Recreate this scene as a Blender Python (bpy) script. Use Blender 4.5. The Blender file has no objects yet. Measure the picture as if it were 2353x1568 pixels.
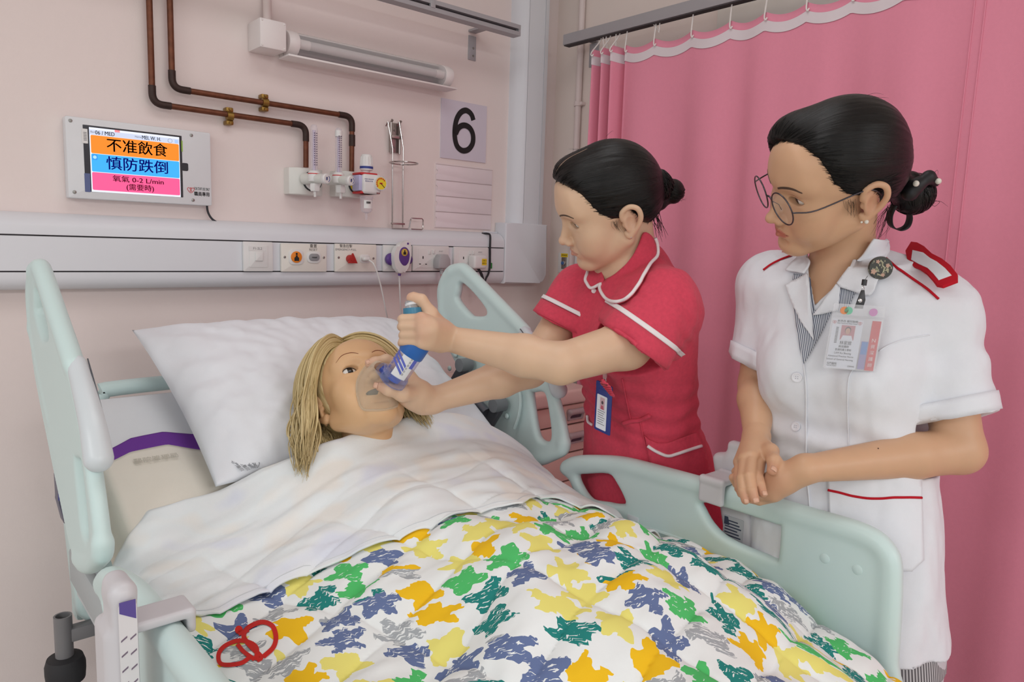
import bpy, bmesh, math, random
import numpy as np
from mathutils import Vector, Matrix, geometry as mgeo
random.seed(7); RNG = np.random.RandomState(5)
SC = bpy.context.scene; COL = SC.collection

# ---------------------------------------------------------------- camera, world, lamps, exposure
F_PX, YAW, PITCH, ROLL = 1674.7, 0.71977, -0.13124, 0.03145
CX, CY = 1176.5, 784.0
CAM = np.array([0.0, -2.06, 1.5])
def _axes():
    cy, sy, cp, sp = math.cos(YAW), math.sin(YAW), math.cos(PITCH), math.sin(PITCH)
    f = np.array([sy*cp, cy*cp, sp]); r = np.array([cy, -sy, 0.0]); u = np.cross(r, f)
    c, s = math.cos(ROLL), math.sin(ROLL)
    return c*r + s*u, -s*r + c*u, f
AR, AU, AF = _axes()
cam_d = bpy.data.cameras.new('camera'); cam_o = bpy.data.objects.new('camera', cam_d); COL.objects.link(cam_o)
cam_d.sensor_fit = 'HORIZONTAL'; cam_d.sensor_width = 36.0; cam_d.lens = F_PX/2353*36.0
cam_d.clip_start = 0.02; cam_d.clip_end = 60
cam_o.matrix_world = Matrix(((AR[0], AU[0], -AF[0], CAM[0]), (AR[1], AU[1], -AF[1], CAM[1]), (AR[2], AU[2], -AF[2], CAM[2]), (0, 0, 0, 1)))
SC.camera = cam_o
SC.view_settings.view_transform = 'Standard'; SC.view_settings.look = 'None'
SC.view_settings.exposure = -0.08; SC.view_settings.gamma = 1.0
try: SC.view_settings.use_curve_mapping = False
except Exception: pass
wd = bpy.data.worlds.new('world'); SC.world = wd; wd.use_nodes = True
wd.node_tree.nodes['Background'].inputs[0].default_value = (0.91, 0.96, 1.0, 1)
wd.node_tree.nodes['Background'].inputs[1].default_value = 0.85
def area(name, loc, sx, sy, power, color=(.975, .99, 1), target=None):
    d = bpy.data.lights.new(name, 'AREA'); d.shape = 'RECTANGLE'; d.size = sx; d.size_y = sy; d.energy = power; d.color = color
    o = bpy.data.objects.new(name, d); o.location = loc; COL.objects.link(o)
    if target is not None:
        v = Vector(target) - Vector(loc); o.rotation_euler = v.to_track_quat('-Z', 'Y').to_euler()
    return o
area('ceiling_lamp', (0.7, -1.2, 2.78), 1.2, 0.6, 6)
area('ceiling_lamp', (0.6, -5.6, 2.78), 1.8, 1.2, 85)
area('ceiling_lamp', (-2.4, -1.8, 2.78), 1.2, 1.2, 34)
area('ceiling_lamp', (-2.4, -5.2, 2.78), 1.8, 1.2, 80)

# ---------------------------------------------------------------- where a direction of sight meets a real plane of the room
def ray(px, py): return AF + AR*((px-CX)/F_PX) - AU*((py-CY)/F_PX)
def onY(px, py, Y=0.0):
    d = ray(px, py); return CAM + d*((Y-CAM[1])/d[1])
def onX(px, py, X):
    d = ray(px, py); return CAM + d*((X-CAM[0])/d[0])
def onZ(px, py, Z):
    d = ray(px, py); return CAM + d*((Z-CAM[2])/d[2])
def at(px, py, depth): return CAM + ray(px, py)*depth

# ---------------------------------------------------------------- materials
def lin(c): return tuple((v/12.92 if v <= .04045 else ((v+.055)/1.055)**2.4) for v in c)
def rgb(r, g, b): return lin((r/255, g/255, b/255))
MATS = {}
def mat(name, color, rough=.5, metal=0., spec=.5, noise=0., nscale=30., bump=0., bscale=200., alpha=1., emit=None, estr=0., sheen=0., sss=0., coat=0., trans=0.):
    if name in MATS: return MATS[name]
    m = bpy.data.materials.new(name); m.use_nodes = True; nt = m.node_tree; b = nt.nodes['Principled BSDF']
    I = b.inputs
    I['Base Color'].default_value = (*color, 1); I['Roughness'].default_value = rough; I['Metallic'].default_value = metal
    I['Specular IOR Level'].default_value = spec; I['Alpha'].default_value = alpha
    if sheen: I['Sheen Weight'].default_value = sheen; I['Sheen Roughness'].default_value = .5
    if coat: I['Coat Weight'].default_value = coat
    if sss:
        I['Subsurface Weight'].default_value = sss; I['Subsurface Radius'].default_value = (.012, .005, .003); I['Subsurface Scale'].default_value = 1
    if trans: I['Transmission Weight'].default_value = trans
    if emit: I['Emission Color'].default_value = (*emit, 1); I['Emission Strength'].default_value = estr
    tc = nt.nodes.new('ShaderNodeTexCoord')
    n = nt.nodes.new('ShaderNodeTexNoise'); n.inputs['Scale'].default_value = nscale; n.inputs['Detail'].default_value = 4
    nt.links.new(tc.outputs['Object'], n.inputs['Vector'])
    amt = noise if noise else .02
    mx = nt.nodes.new('ShaderNodeMix'); mx.data_type = 'RGBA'; mx.blend_type = 'MIX'
    mx.inputs[6].default_value = (*[c*(1-amt) for c in color], 1); mx.inputs[7].default_value = (*[min(1, c*(1+amt)) for c in color], 1)
    nt.links.new(n.outputs['Fac'], mx.inputs[0]); nt.links.new(mx.outputs[2], I['Base Color'])
    if bump:
        n2 = nt.nodes.new('ShaderNodeTexNoise'); n2.inputs['Scale'].default_value = bscale; n2.inputs['Detail'].default_value = 3
        nt.links.new(tc.outputs['Object'], n2.inputs['Vector'])
        bp = nt.nodes.new('ShaderNodeBump'); bp.inputs['Strength'].default_value = bump; bp.inputs['Distance'].default_value = .002
        nt.links.new(n2.outputs['Fac'], bp.inputs['Height']); nt.links.new(bp.outputs[0], I['Normal'])
    MATS[name] = m; return m
def clear(name, tint=(1, 1, 1), op=.12, rough=.05, edge=.55):
    """thin clear plastic: mostly see-through, a little tinted body, glossy skin"""
    if name in MATS: return MATS[name]
    m = bpy.data.materials.new(name); m.use_nodes = True; nt = m.node_tree; N = nt.nodes; L = nt.links
    for x in list(N): N.remove(x)
    out = N.new('ShaderNodeOutputMaterial'); tr = N.new('ShaderNodeBsdfTransparent'); tr.inputs[0].default_value = (*[1-(1-c)*.25 for c in tint], 1)
    df = N.new('ShaderNodeBsdfPrincipled'); df.inputs['Base Color'].default_value = (*tint, 1); df.inputs['Roughness'].default_value = rough
    fr = N.new('ShaderNodeLayerWeight'); fr.inputs[0].default_value = .25
    ad = N.new('ShaderNodeMath'); ad.operation = 'MULTIPLY_ADD'; ad.inputs[1].default_value = edge; ad.inputs[2].default_value = op; ad.use_clamp = True
    L.new(fr.outputs['Facing'], ad.inputs[0]); mx = N.new('ShaderNodeMixShader')
    L.new(ad.outputs[0], mx.inputs[0]); L.new(tr.outputs[0], mx.inputs[1]); L.new(df.outputs[0], mx.inputs[2]); L.new(mx.outputs[0], out.inputs[0])
    MATS[name] = m; return m

# ---------------------------------------------------------------- objects
def tag(o, label=None, cat=None, group=None, kind=None):
    if label: o['label'] = label
    if cat: o['category'] = cat
    if group: o['group'] = group
    if kind: o['kind'] = kind
    return o
def thing(name, label, cat, loc, group=None):
    o = bpy.data.objects.new(name, None); o.location = [float(v) for v in loc]; o.empty_display_size = .05; COL.objects.link(o)
    return tag(o, label, cat, group)
def wloc(o):
    v = Vector(o.location)
    while o.parent: o = o.parent; v = v + Vector(o.location)
    return v
def link(name, me, m, parent=None, smooth=True):
    o = bpy.data.objects.new(name, me); COL.objects.link(o)
    if m is not None:
        for mm in (m if isinstance(m, (list, tuple)) else [m]): me.materials.append(mm)
    if smooth and len(me.polygons): me.polygons.foreach_set('use_smooth', [True]*len(me.polygons))
    if parent is not None:
        o.parent = parent; o.location = -wloc(parent)
    return o
class G:
    """collects geometry (world coordinates) into one mesh"""
    def __init__(s): s.v = []; s.f = []; s.mi = []; s.n = 0; s.m = 0
    def add(s, v, f):
        v = np.asarray(v, float).reshape(-1, 3); s.v.append(v)
        s.f += [tuple(int(i)+s.n for i in q) for q in f]; s.mi += [s.m]*len(f); s.n += len(v); return s
    def bm(s, bm):
        bm.verts.ensure_lookup_table(); bm.verts.index_update()
        s.add([v.co[:] for v in bm.verts], [[v.index for v in f.verts] for f in bm.faces]); bm.free(); return s
    def box(s, lo, hi, bev=.0, seg=2, M=None):
        bm = bmesh.new(); bmesh.ops.create_cube(bm, size=1)
        lo, hi = np.minimum(lo, hi), np.maximum(lo, hi); c = (lo+hi)/2; d = hi-lo
        for v in bm.verts: v.co = Vector(c) + Vector((v.co.x*d[0], v.co.y*d[1], v.co.z*d[2]))
        if bev: bmesh.ops.bevel(bm, geom=bm.edges[:], offset=min(bev, .49*float(d.min())), segments=seg, profile=.5, affect='EDGES')
        if M is not None: bmesh.ops.transform(bm, matrix=M, verts=bm.verts)
        return s.bm(bm)
    def tube(s, pts, r, n=10, cap=True, closed=False, sub=0):
        P = np.asarray(pts, float)
        if sub: P = smooth_path(P, sub, closed)
        k = len(P); R = np.full(k, r) if np.isscalar(r) else np.interp(np.linspace(0, 1, k), np.linspace(0, 1, len(r)), r)
        T = np.gradient(P, axis=0)
        if closed: T = np.roll(P, -1, 0)-np.roll(P, 1, 0)
        T /= np.linalg.norm(T, axis=1)[:, None]+1e-12
        a = np.cross(T[0], [0, 0, 1.]);
        if np.linalg.norm(a) < .1: a = np.cross(T[0], [0, 1., 0])
        a /= np.linalg.norm(a); th = np.linspace(0, 2*np.pi, n, endpoint=False); V = []
        for i in range(k):
            a = a-T[i]*(a@T[i]); a /= np.linalg.norm(a)+1e-12; b = np.cross(T[i], a)
            V.append(P[i]+R[i]*(np.cos(th)[:, None]*a+np.sin(th)[:, None]*b))
        V = np.concatenate(V); f = []
        for i in range(k if closed else k-1):
            j = (i+1) % k
            for q in range(n): f.append((i*n+q, i*n+(q+1) % n, j*n+(q+1) % n, j*n+q))
        if cap and not closed: f.append(tuple(range(n))[::-1]); f.append(tuple((k-1)*n+q for q in range(n)))
        return s.add(V, f)
    def lathe(s, prof, org, axis=(0, 0, 1), n=24, cap=True):
        """prof: (radius, distance along axis)"""
        ax = np.asarray(axis, float); ax /= np.linalg.norm(ax); a = np.cross(ax, [0, 1., 0])
        if np.linalg.norm(a) < .1: a = np.cross(ax, [1., 0, 0])
        a /= np.linalg.norm(a); b = np.cross(ax, a); th = np.linspace(0, 2*np.pi, n, endpoint=False)
        V = np.concatenate([np.asarray(org)+ax*h+r*(np.cos(th)[:, None]*a+np.sin(th)[:, None]*b) for r, h in prof]); f = []; k = len(prof)
        for i in range(k-1):
            for q in range(n): f.append((i*n+q, i*n+(q+1) % n, (i+1)*n+(q+1) % n, (i+1)*n+q))
        if cap: f.append(tuple(range(n))[::-1]); f.append(tuple((k-1)*n+q for q in range(n)))
        return s.add(V, f)
    def prism(s, pts, ext, bev=0., seg=2):
        """flat outline of 3-D points, pushed along ext"""
        P = np.asarray(pts, float); n = len(P); bm = bmesh.new(); ext = np.asarray(ext, float)
        nv = sum((np.cross(P[i]-P[0], P[(i+1) % n]-P[0]) for i in range(n)), np.zeros(3))
        if nv @ ext > 0: P = P[::-1]
        a = [bm.verts.new(p) for p in P]; b = [bm.verts.new(p+ext) for p in P]
        bm.faces.new(a); bm.faces.new(b[::-1])
        for i in range(n): j = (i+1) % n; bm.faces.new((a[j], a[i], b[i], b[j]))
        if bev:
            e = [x for x in bm.edges if all(v in a for v in x.verts) or all(v in b for v in x.verts)]
            bmesh.ops.bevel(bm, geom=e, offset=bev, segments=seg, profile=.5, affect='EDGES')
        return s.bm(bm)
    def sphere(s, c, r, n=16, scale=(1, 1, 1)):
        bm = bmesh.new(); bmesh.ops.create_uvsphere(bm, u_segments=n, v_segments=n//2+1, radius=1)
        for v in bm.verts: v.co = Vector([c[i]+v.co[i]*r*scale[i] for i in range(3)])
        return s.bm(bm)
    def grid(s, P, closed=False):
        P = np.asarray(P, float); a, b = P.shape[:2]; f = []
        for i in range(a-1):
            for j in range(b if closed else b-1):
                k = (j+1) % b; f.append((i*b+j, i*b+k, (i+1)*b+k, (i+1)*b+j))
        return s.add(P.reshape(-1, 3), f)
    def mesh(s, name):
        me = bpy.data.meshes.new(name); me.from_pydata(np.concatenate(s.v).tolist(), [], s.f); me.update()
        if max(s.mi) > 0: me.polygons.foreach_set('material_index', s.mi)
        return me
    def obj(s, name, m, parent=None, smooth=None):
        me = s.mesh(name); o = link(name, me, m, parent, True)
        if smooth is None: shade_auto(me, 38)
        elif smooth is False: me.polygons.foreach_set('use_smooth', [False]*len(me.polygons))
        return o
def shade_auto(me, deg):
    bm = bmesh.new(); bm.from_mesh(me); c = math.radians(deg)
    for e in bm.edges:
        if len(e.link_faces) == 2: e.smooth = e.calc_face_angle(0) < c
    bm.to_mesh(me); bm.free()
def smooth_path(P, sub=8, closed=False):
    P = np.asarray(P, float); n = len(P); out = []
    for i in range(n if closed else n-1):
        p0 = P[(i-1) % n] if closed or i > 0 else 2*P[0]-P[1]; p1 = P[i]; p2 = P[(i+1) % n]
        p3 = P[(i+2) % n] if closed or i+2 < n else 2*P[-1]-P[-2]
        for t in np.linspace(0, 1, sub, endpoint=False):
            out.append(.5*((2*p1)+(-p0+p2)*t+(2*p0-5*p1+4*p2-p3)*t*t+(-p0+3*p1-3*p2+p3)*t**3))
    if not closed: out.append(P[-1])
    return np.array(out)
def rrect(x0, y0, x1, y1, r, n=5):
    out = []
    for cx, cy, a in ((x1-r, y0+r, -90), (x1-r, y1-r, 0), (x0+r, y1-r, 90), (x0+r, y0+r, 180)):
        for t in np.linspace(0, 90, n): out.append((cx+r*math.cos(math.radians(a+t)), cy+r*math.sin(math.radians(a+t))))
    return out
def circ(cx, cy, r, n=24, ry=None): return [(cx+r*math.cos(t), cy+(ry or r)*math.sin(t)) for t in np.linspace(0, 2*np.pi, n, endpoint=False)]
class Plane:
    """a flat face in the room: origin, unit axes u (across), v (up), n (out of the face)"""
    def __init__(s, o, u, v): s.o = np.asarray(o, float); s.u = np.asarray(u, float); s.v = np.asarray(v, float); s.n = np.cross(s.u, s.v)
    def p(s, x, y, h=0.): return s.o+s.u*x+s.v*y+s.n*h
    def slab(s, name, outline, h0, h1, m, parent, bev=0., g=None):
        gg = g or G(); gg.prism([s.p(x, y, h0) for x, y in outline], s.n*(h1-h0), bev)
        return gg if g else gg.obj(name, m, parent)
    def text(s, name, body, x, y, size, m, parent, h=.0006, ax='CENTER', sx=1., bold=0., width=None, ext=0.0001):
        me = text_mesh(body, size, ax, 0, ext)
        if bold:                       # thicken the strokes by laying the outline three times
            bm = bmesh.new(); bm.from_mesh(me)
            for dx_, dy_ in ((1, .4), (-1, -.4)):
                r_ = bmesh.ops.duplicate(bm, geom=bm.verts[:n0]+bm.edges[:e0]+bm.faces[:f0]) if dx_ < 0 else None
                if dx_ > 0: n0, e0, f0 = len(bm.verts), len(bm.edges), len(bm.faces); r_ = bmesh.ops.duplicate(bm, geom=bm.verts[:]+bm.edges[:]+bm.faces[:])
                bm.verts.ensure_lookup_table(); bm.edges.ensure_lookup_table(); bm.faces.ensure_lookup_table()
                for g_ in r_['geom']:
                    if isinstance(g_, bmesh.types.BMVert): g_.co += Vector((dx_*bold*size, dy_*bold*size, 0))
            bm.to_mesh(me); bm.free()
        n = len(me.vertices); co = np.empty(n*3); me.vertices.foreach_get('co', co); co = co.reshape(-1, 3)
        if width: sx = width/max(1e-6, co[:, 0].max()-co[:, 0].min())
        me.update()
        W = s.o+np.outer(x+co[:, 0]*sx, s.u)+np.outer(y+co[:, 1], s.v)+np.outer(h+co[:, 2], s.n)
        me.vertices.foreach_set('co', W.ravel()); me.update()
        return link(name, me, m, parent, False)
def text_mesh(body, size, ax='CENTER', bold=0., ext=0.0001):
    c = bpy.data.curves.new('lettering', 'FONT'); c.body = body; c.size = size; c.align_x = ax; c.align_y = 'CENTER'
    c.offset = bold*size; c.extrude = ext; c.resolution_u = 3
    o = bpy.data.objects.new('lettering', c); COL.objects.link(o); bpy.context.view_layer.update()
    me = bpy.data.meshes.new_from_object(o.evaluated_get(bpy.context.evaluated_depsgraph_get()))
    bpy.data.objects.remove(o); bpy.data.curves.remove(c); me.materials.clear(); return me

# ---------------------------------------------------------------- distance fields and their surfaces
def sm_min(a, b, k):
    if k <= 0: return np.minimum(a, b)
    h = np.clip(.5+.5*(b-a)/k, 0, 1); return b*(1-h)+a*h-k*h*(1-h)
class Prim:
    def __init__(s, fn, c, r): s.fn = fn; s.c = np.asarray(c, float); s.r = r
def rcone(a, b, r1, r2):
    a = np.asarray(a, float); b = np.asarray(b, float); ba = b-a; L2 = ba@ba+1e-12
    def fn(p):
        q = p-a; t = np.clip((q@ba)/L2, 0, 1); return np.linalg.norm(q-t[:, None]*ba, axis=1)-(r1+(r2-r1)*t)
    return Prim(fn, (a+b)/2, math.sqrt(L2)/2+max(r1, r2))
def polycone(P, R):
    """one tapering bent rod through the points P"""
    P = np.asarray(P, float); R = np.full(len(P), R) if np.isscalar(R) else np.asarray(R, float); seg = [rcone(P[i], P[i+1], R[i], R[i+1]) for i in range(len(P)-1)]; c = (P.min(0)+P.max(0))/2
    return Prim(lambda p: np.minimum.reduce([q.fn(p) for q in seg]), c, float(np.linalg.norm(P-c, axis=1).max()+R.max()))
def ell(c, r, R=None):
    c = np.asarray(c, float); r = np.asarray(r, float)
    def fn(p):
        q = p-c
        if R is not None: q = q@R          # columns of R are the ellipsoid's axes
        k0 = np.linalg.norm(q/r, axis=1); k1 = np.linalg.norm(q/(r*r), axis=1)+1e-9
        return k0*(k0-1)/k1
    return Prim(fn, c, float(r.max()))
def rbox(c, hs, rr, R=None):
    c = np.asarray(c, float); hs = np.asarray(hs, float)
    def fn(p):
        q = p-c
        if R is not None: q = q@R
        d = np.abs(q)-(hs-rr); return np.linalg.norm(np.maximum(d, 0), axis=1)+np.minimum(d.max(1), 0)-rr
    return Prim(fn, c, float(np.linalg.norm(hs)))
def half(o, n):
    o = np.asarray(o, float); n = np.asarray(n, float)/np.linalg.norm(n)
    return Prim(lambda p: (p-o)@n, o, 1e9)
class Field:
    """ordered list of (op, k, primitive): 'u' union, 's' cut away, 'i' keep"""
    def __init__(s): s.ops = []; s.warp = None
    def u(s, pr, k=.01): s.ops.append(('u', k, pr)); return s
    def s_(s, pr, k=.005): s.ops.append(('s', k, pr)); return s
    def i(s, pr, k=.003): s.ops.append(('i', k, pr)); return s
    def ev(s, p, c=None, r=0):
        d = np.full(len(p), 1.0); far = 1.0
        for op, k, pr in s.ops:
            if c is not None and pr.r < 1e8:
                bd = np.linalg.norm(pr.c-c)-pr.r-r
                if bd > k+.02:
                    if op == 'u': far = min(far, bd)
                    continue
            e = pr.fn(p)
            if op == 'u': d = sm_min(d, e, k)
            elif op == 's': d = -sm_min(-d, e, k)
            else: d = -sm_min(-d, -e, k)
        d = np.minimum(d, far)
        if s.warp is not None: d = d+s.warp(p)
        return d
    def __call__(s, p):
        p = np.atleast_2d(np.asarray(p, float))
        if len(p) < 400 or len(s.ops) < 6: return s.ev(p)
        cell = np.floor(p/.07).astype(np.int64); key = (cell[:, 0]*100003+cell[:, 1])*100003+cell[:, 2]; o = np.argsort(key, kind='stable'); ks = key[o]; cut = np.flatnonzero(np.diff(ks))+1; out = np.empty(len(p))
        for g in np.split(o, cut): c = (cell[g[0]]+.5)*.07; out[g] = s.ev(p[g], c, .061)
        return out
    def grad(s, p, e=8e-4):
        p = np.atleast_2d(p); g = np.stack([s(p+np.eye(3)[i]*e)-s(p-np.eye(3)[i]*e) for i in range(3)], 1)
        return g/(np.linalg.norm(g, axis=1)[:, None]+1e-12)
    def bounds(s):
        c = np.array([q.c for o, k, q in s.ops if o == 'u']); r = np.array([q.r for o, k, q in s.ops if o == 'u'])
        return (c-r[:, None]).min(0)-.01, (c+r[:, None]).max(0)+.01
    def shoot(s, px, py, t0=.6, t1=2.6, off=0.):
        """first hit of the sight line through (px, py), for placing a detail on this surface"""
        px = np.atleast_1d(np.asarray(px, float)); py = np.atleast_1d(np.asarray(py, float))
        D = AF[None]+np.outer((px-CX)/F_PX, AR)-np.outer((py-CY)/F_PX, AU); ln = np.linalg.norm(D, axis=1); t = np.full(len(px), t0)
        hit = np.zeros(len(px), bool); best = np.full(len(px), 9.); bt = t.copy()
        act = np.arange(len(px))
        for _ in range(140):
            if not len(act): break
            d = s(CAM+D[act]*t[act][:, None])-off; b = d < best[act]; best[act] = np.where(b, d, best[act]); bt[act] = np.where(b, t[act], bt[act])
            h_ = d < 4e-4; hit[act] |= h_; t[act] = np.where(h_, t[act], t[act]+np.maximum(d*.85, 2e-4)/ln[act]); act = act[~h_ & (t[act] < t1)]
        return CAM+D*np.where(hit, t, bt)[:, None], hit
def surf(field, h, lo=None, hi=None):
    """naive surface nets on the blocks near the surface"""
    if lo is None: lo, hi = field.bounds()
    lo = np.asarray(lo, float); hi = np.asarray(hi, float); B = 8
    nb = np.ceil((hi-lo)/(h*B)).astype(int)+1; S = 4
    off = np.stack(np.meshgrid(*[np.arange(B+1)]*3, indexing='ij'), -1).reshape(-1, 3)
    N = nb*B+2; keys = []; pos = []; quads = []
    cc = np.stack(np.meshgrid(*[np.arange(B)]*3, indexing='ij'), -1).reshape(-1, 3)
    st = np.array([(B+1)*(B+1), (B+1), 1]); corner = np.array([[i, j, k] for i in (0, 1) for j in (0, 1) for k in (0, 1)])
    cidx = (cc@st)[:, None]+(corner@st)[None]
    edges = [(a, b) for a in range(8) for b in range(a+1, 8) if bin(a ^ b).count('1') == 1]
    for sx in range(0, nb[0], S):
        for sy in range(0, nb[1], S):
            for sz in range(0, nb[2], S):
                bl = np.stack(np.meshgrid(np.arange(sx, min(sx+S, nb[0])), np.arange(sy, min(sy+S, nb[1])), np.arange(sz, min(sz+S, nb[2])), indexing='ij'), -1).reshape(-1, 3)
                c = lo+(bl+.5)*B*h; sc = c.mean(0); sr = np.linalg.norm(c-sc, axis=1).max()+B*h
                d = field.ev(c, sc, sr); bl = bl[np.abs(d) < B*h*.87*1.35+.006]
                if not len(bl): continue
                G3 = (bl[:, None]*B+off[None]); P = lo+G3.reshape(-1, 3)*h
                V = field.ev(P, sc, sr).reshape(len(bl), -1); VC = V[:, cidx]; ng = VC < 0
                act = ng.any(2) & ~ng.all(2); bi, ci = np.nonzero(act)
                if not len(bi): continue
                v8 = VC[bi, ci]; s8 = ng[bi, ci]; acc = np.zeros((len(bi), 3)); cnt = np.zeros(len(bi))
                for a, b in edges:
                    x = s8[:, a] != s8[:, b]
                    if not x.any(): continue
                    t = v8[x, a]/(v8[x, a]-v8[x, b]); acc[x] += corner[a]+(corner[b]-corner[a])*t[:, None]; cnt[x] += 1
                cell = bl[bi]*B+cc[ci]; keys.append((cell[:, 0]*N[1]+cell[:, 1])*N[2]+cell[:, 2]); pos.append(lo+(cell+acc/cnt[:, None])*h)
                for ax, bit in ((0, 4), (1, 2), (2, 1)):
                    x = s8[:, 0] != s8[:, bit]
                    if not x.any(): continue
                    cl = cell[x]; fl = s8[x, 0]; e1 = np.eye(3, dtype=int)[(ax+1) % 3]; e2 = np.eye(3, dtype=int)[(ax+2) % 3]
                    q = np.stack([cl-e1-e2, cl-e2, cl, cl-e1], 1); q = np.where(fl[:, None, None], q, q[:, ::-1])
                    quads.append((q[..., 0]*N[1]+q[..., 1])*N[2]+q[..., 2])
    K = np.concatenate(keys); P = np.concatenate(pos); Q = np.concatenate(quads)
    o = np.argsort(K); K = K[o]; P = P[o]; ix = np.searchsorted(K, Q); ix = np.minimum(ix, len(K)-1)
    ok = (K[ix] == Q).all(1); return P, ix[ok]
def surf_obj(name, field, h, m, parent=None, lo=None, hi=None, relax=1, attrs=None, disp=None):
    V, Fc = surf(field, h, lo, hi)
    def normals(V):
        a, b, c, d = (V[Fc[:, i]] for i in range(4)); n = np.cross(c-a, d-b); N_ = np.zeros_like(V)
        for i in range(4):
            for k in range(3): N_[:, k] += np.bincount(Fc[:, i], n[:, k], len(V))
        return N_/(np.linalg.norm(N_, axis=1)[:, None]+1e-12)
    for _ in range(relax): V = V-normals(V)*np.clip(field(V), -h*.6, h*.6)[:, None]*.9
    if disp is not None: V = V+normals(V)*disp(V)[:, None]
    return mesh_np(name, V, Fc, m, parent, attrs)
def mesh_np(name, V, Fc, m, parent=None, attrs=None):
    me = bpy.data.meshes.new(name); Fc = np.asarray(Fc); k = Fc.shape[1]
    me.vertices.add(len(V)); me.vertices.foreach_set('co', np.asarray(V, np.float32).ravel())
    me.loops.add(Fc.size); me.loops.foreach_set('vertex_index', Fc.astype(np.int32).ravel())
    me.polygons.add(len(Fc)); me.polygons.foreach_set('loop_start', np.arange(0, Fc.size, k, dtype=np.int32)); me.polygons.foreach_set('loop_total', np.full(len(Fc), k, np.int32))
    me.update(calc_edges=True); me.validate()
    for nm, fn in (attrs or {}).items():
        a = np.asarray(fn(V) if callable(fn) else fn, np.float32)
        if a.ndim == 1: A = me.attributes.new(nm, 'FLOAT', 'POINT'); A.data.foreach_set('value', a)
        else: A = me.attributes.new(nm, 'FLOAT_VECTOR', 'POINT'); A.data.foreach_set('vector', a.ravel())
    return link(name, me, m, parent, True)
def poly2d(pts):
    """signed distance to a 2-D outline"""
    P = np.asarray(pts, float); A = P; Bp = np.roll(P, -1, 0)
    def fn(q):
        d = np.full(len(q), 1e9); s = np.ones(len(q))
        for a, b in zip(A, Bp):
            e = b-a; w = q-a; t = np.clip((w@e)/(e@e+1e-15), 0, 1); d = np.minimum(d, ((w-t[:, None]*e)**2).sum(1))
            c1 = q[:, 1] >= a[1]; c2 = q[:, 1] < b[1]; c3 = e[0]*w[:, 1] > e[1]*w[:, 0]
            s = np.where((c1 & c2 & c3) | (~c1 & ~c2 & ~c3), -s, s)
        return s*np.sqrt(d)
    return fn
def vnoise(P, scale, seed=0):
    """smooth value noise, for creases and unevenness of real surfaces (-1..1)"""
    q = np.asarray(P, float)*scale+seed*17.13; i = np.floor(q).astype(np.int64); f = q-i; f = f*f*f*(f*(f*6-15)+10); out = 0
    for c in range(8):
        o = np.array([(c >> 2) & 1, (c >> 1) & 1, c & 1]); j = i+o
        h = (j[:, 0]*73856093) ^ (j[:, 1]*19349663) ^ (j[:, 2]*83492791) ^ (seed*2654435761 & 0x7fffffff)
        h = (h ^ (h >> 13))*1274126177 & 0x7fffffff; val = (h/0x3fffffff)-1.0
        out = out+val*np.prod(np.where(o, f, 1-f), 1)
    return out
# ---------------------------------------------------------------- room shell
XW = 1.985; XCUR = 1.86
wall_m = mat('wall_paint', rgb(238, 224, 220), .75, spec=.3, noise=.015, nscale=3, bump=.15, bscale=260)
side_m = mat('side_wall_paint', rgb(238, 224, 216), .75, spec=.3, noise=.015, nscale=3, bump=.15, bscale=260)
trunk_m = mat('grey_white_trunking', rgb(228, 229, 234), .42, spec=.4, noise=.012, nscale=8)
groove_m = mat('dark_groove', rgb(70, 66, 68), .8)
white_pl = mat('white_plastic', rgb(232, 230, 228), .35)
cream_pl = mat('cream_plastic', rgb(236, 231, 222), .35)
screw_m = mat('screw_steel', rgb(150, 148, 145), .35, metal=.9)
black_m = mat('black_ink', rgb(22, 20, 22), .6)
chrome_m = mat('chrome_wire', rgb(190, 184, 182), .18, metal=1.)
alu_m = mat('grey_aluminium', rgb(174, 172, 176), .45, metal=.25, noise=.02)
dark_m = mat('dark_rubber', rgb(48, 47, 50), .7)
cable_m = mat('black_cable', rgb(36, 36, 42), .5)
red_m = mat('red_print', rgb(205, 40, 45), .5)
blue_m = mat('blue_print', rgb(45, 62, 140), .5)
grey_ink = mat('grey_ink', rgb(120, 118, 122), .6)
yellow_m = mat('yellow_label', rgb(238, 205, 40), .5)
def slab(name, lo, hi, m): return tag(G().box(lo, hi).obj(name, m, None, False), kind='structure')
slab('wall_back', (-5, 0, 0), (2.2, .1, 2.85), wall_m)
slab('wall_right', (XW, -7.5, 0), (XW+.1, .1, 2.85), side_m)
slab('floor', (-5, -7.5, -.05), (2.2, .1, 0), mat('vinyl_floor', rgb(178, 170, 160), .5, noise=.06, nscale=40))
slab('ceiling', (-5, -7.5, 2.85), (2.2, .1, 2.9), mat('ceiling_white', rgb(235, 233, 230), .9))
# cream board on the side wall seen over the curtain
a = onX(1648, 30, XW-.02); tag(G().box((XW-.02, -1.2, a[2]-.10), (XW, a[1], a[2]+.2), .003).obj('trim_2', cream_pl), kind='structure')

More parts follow.
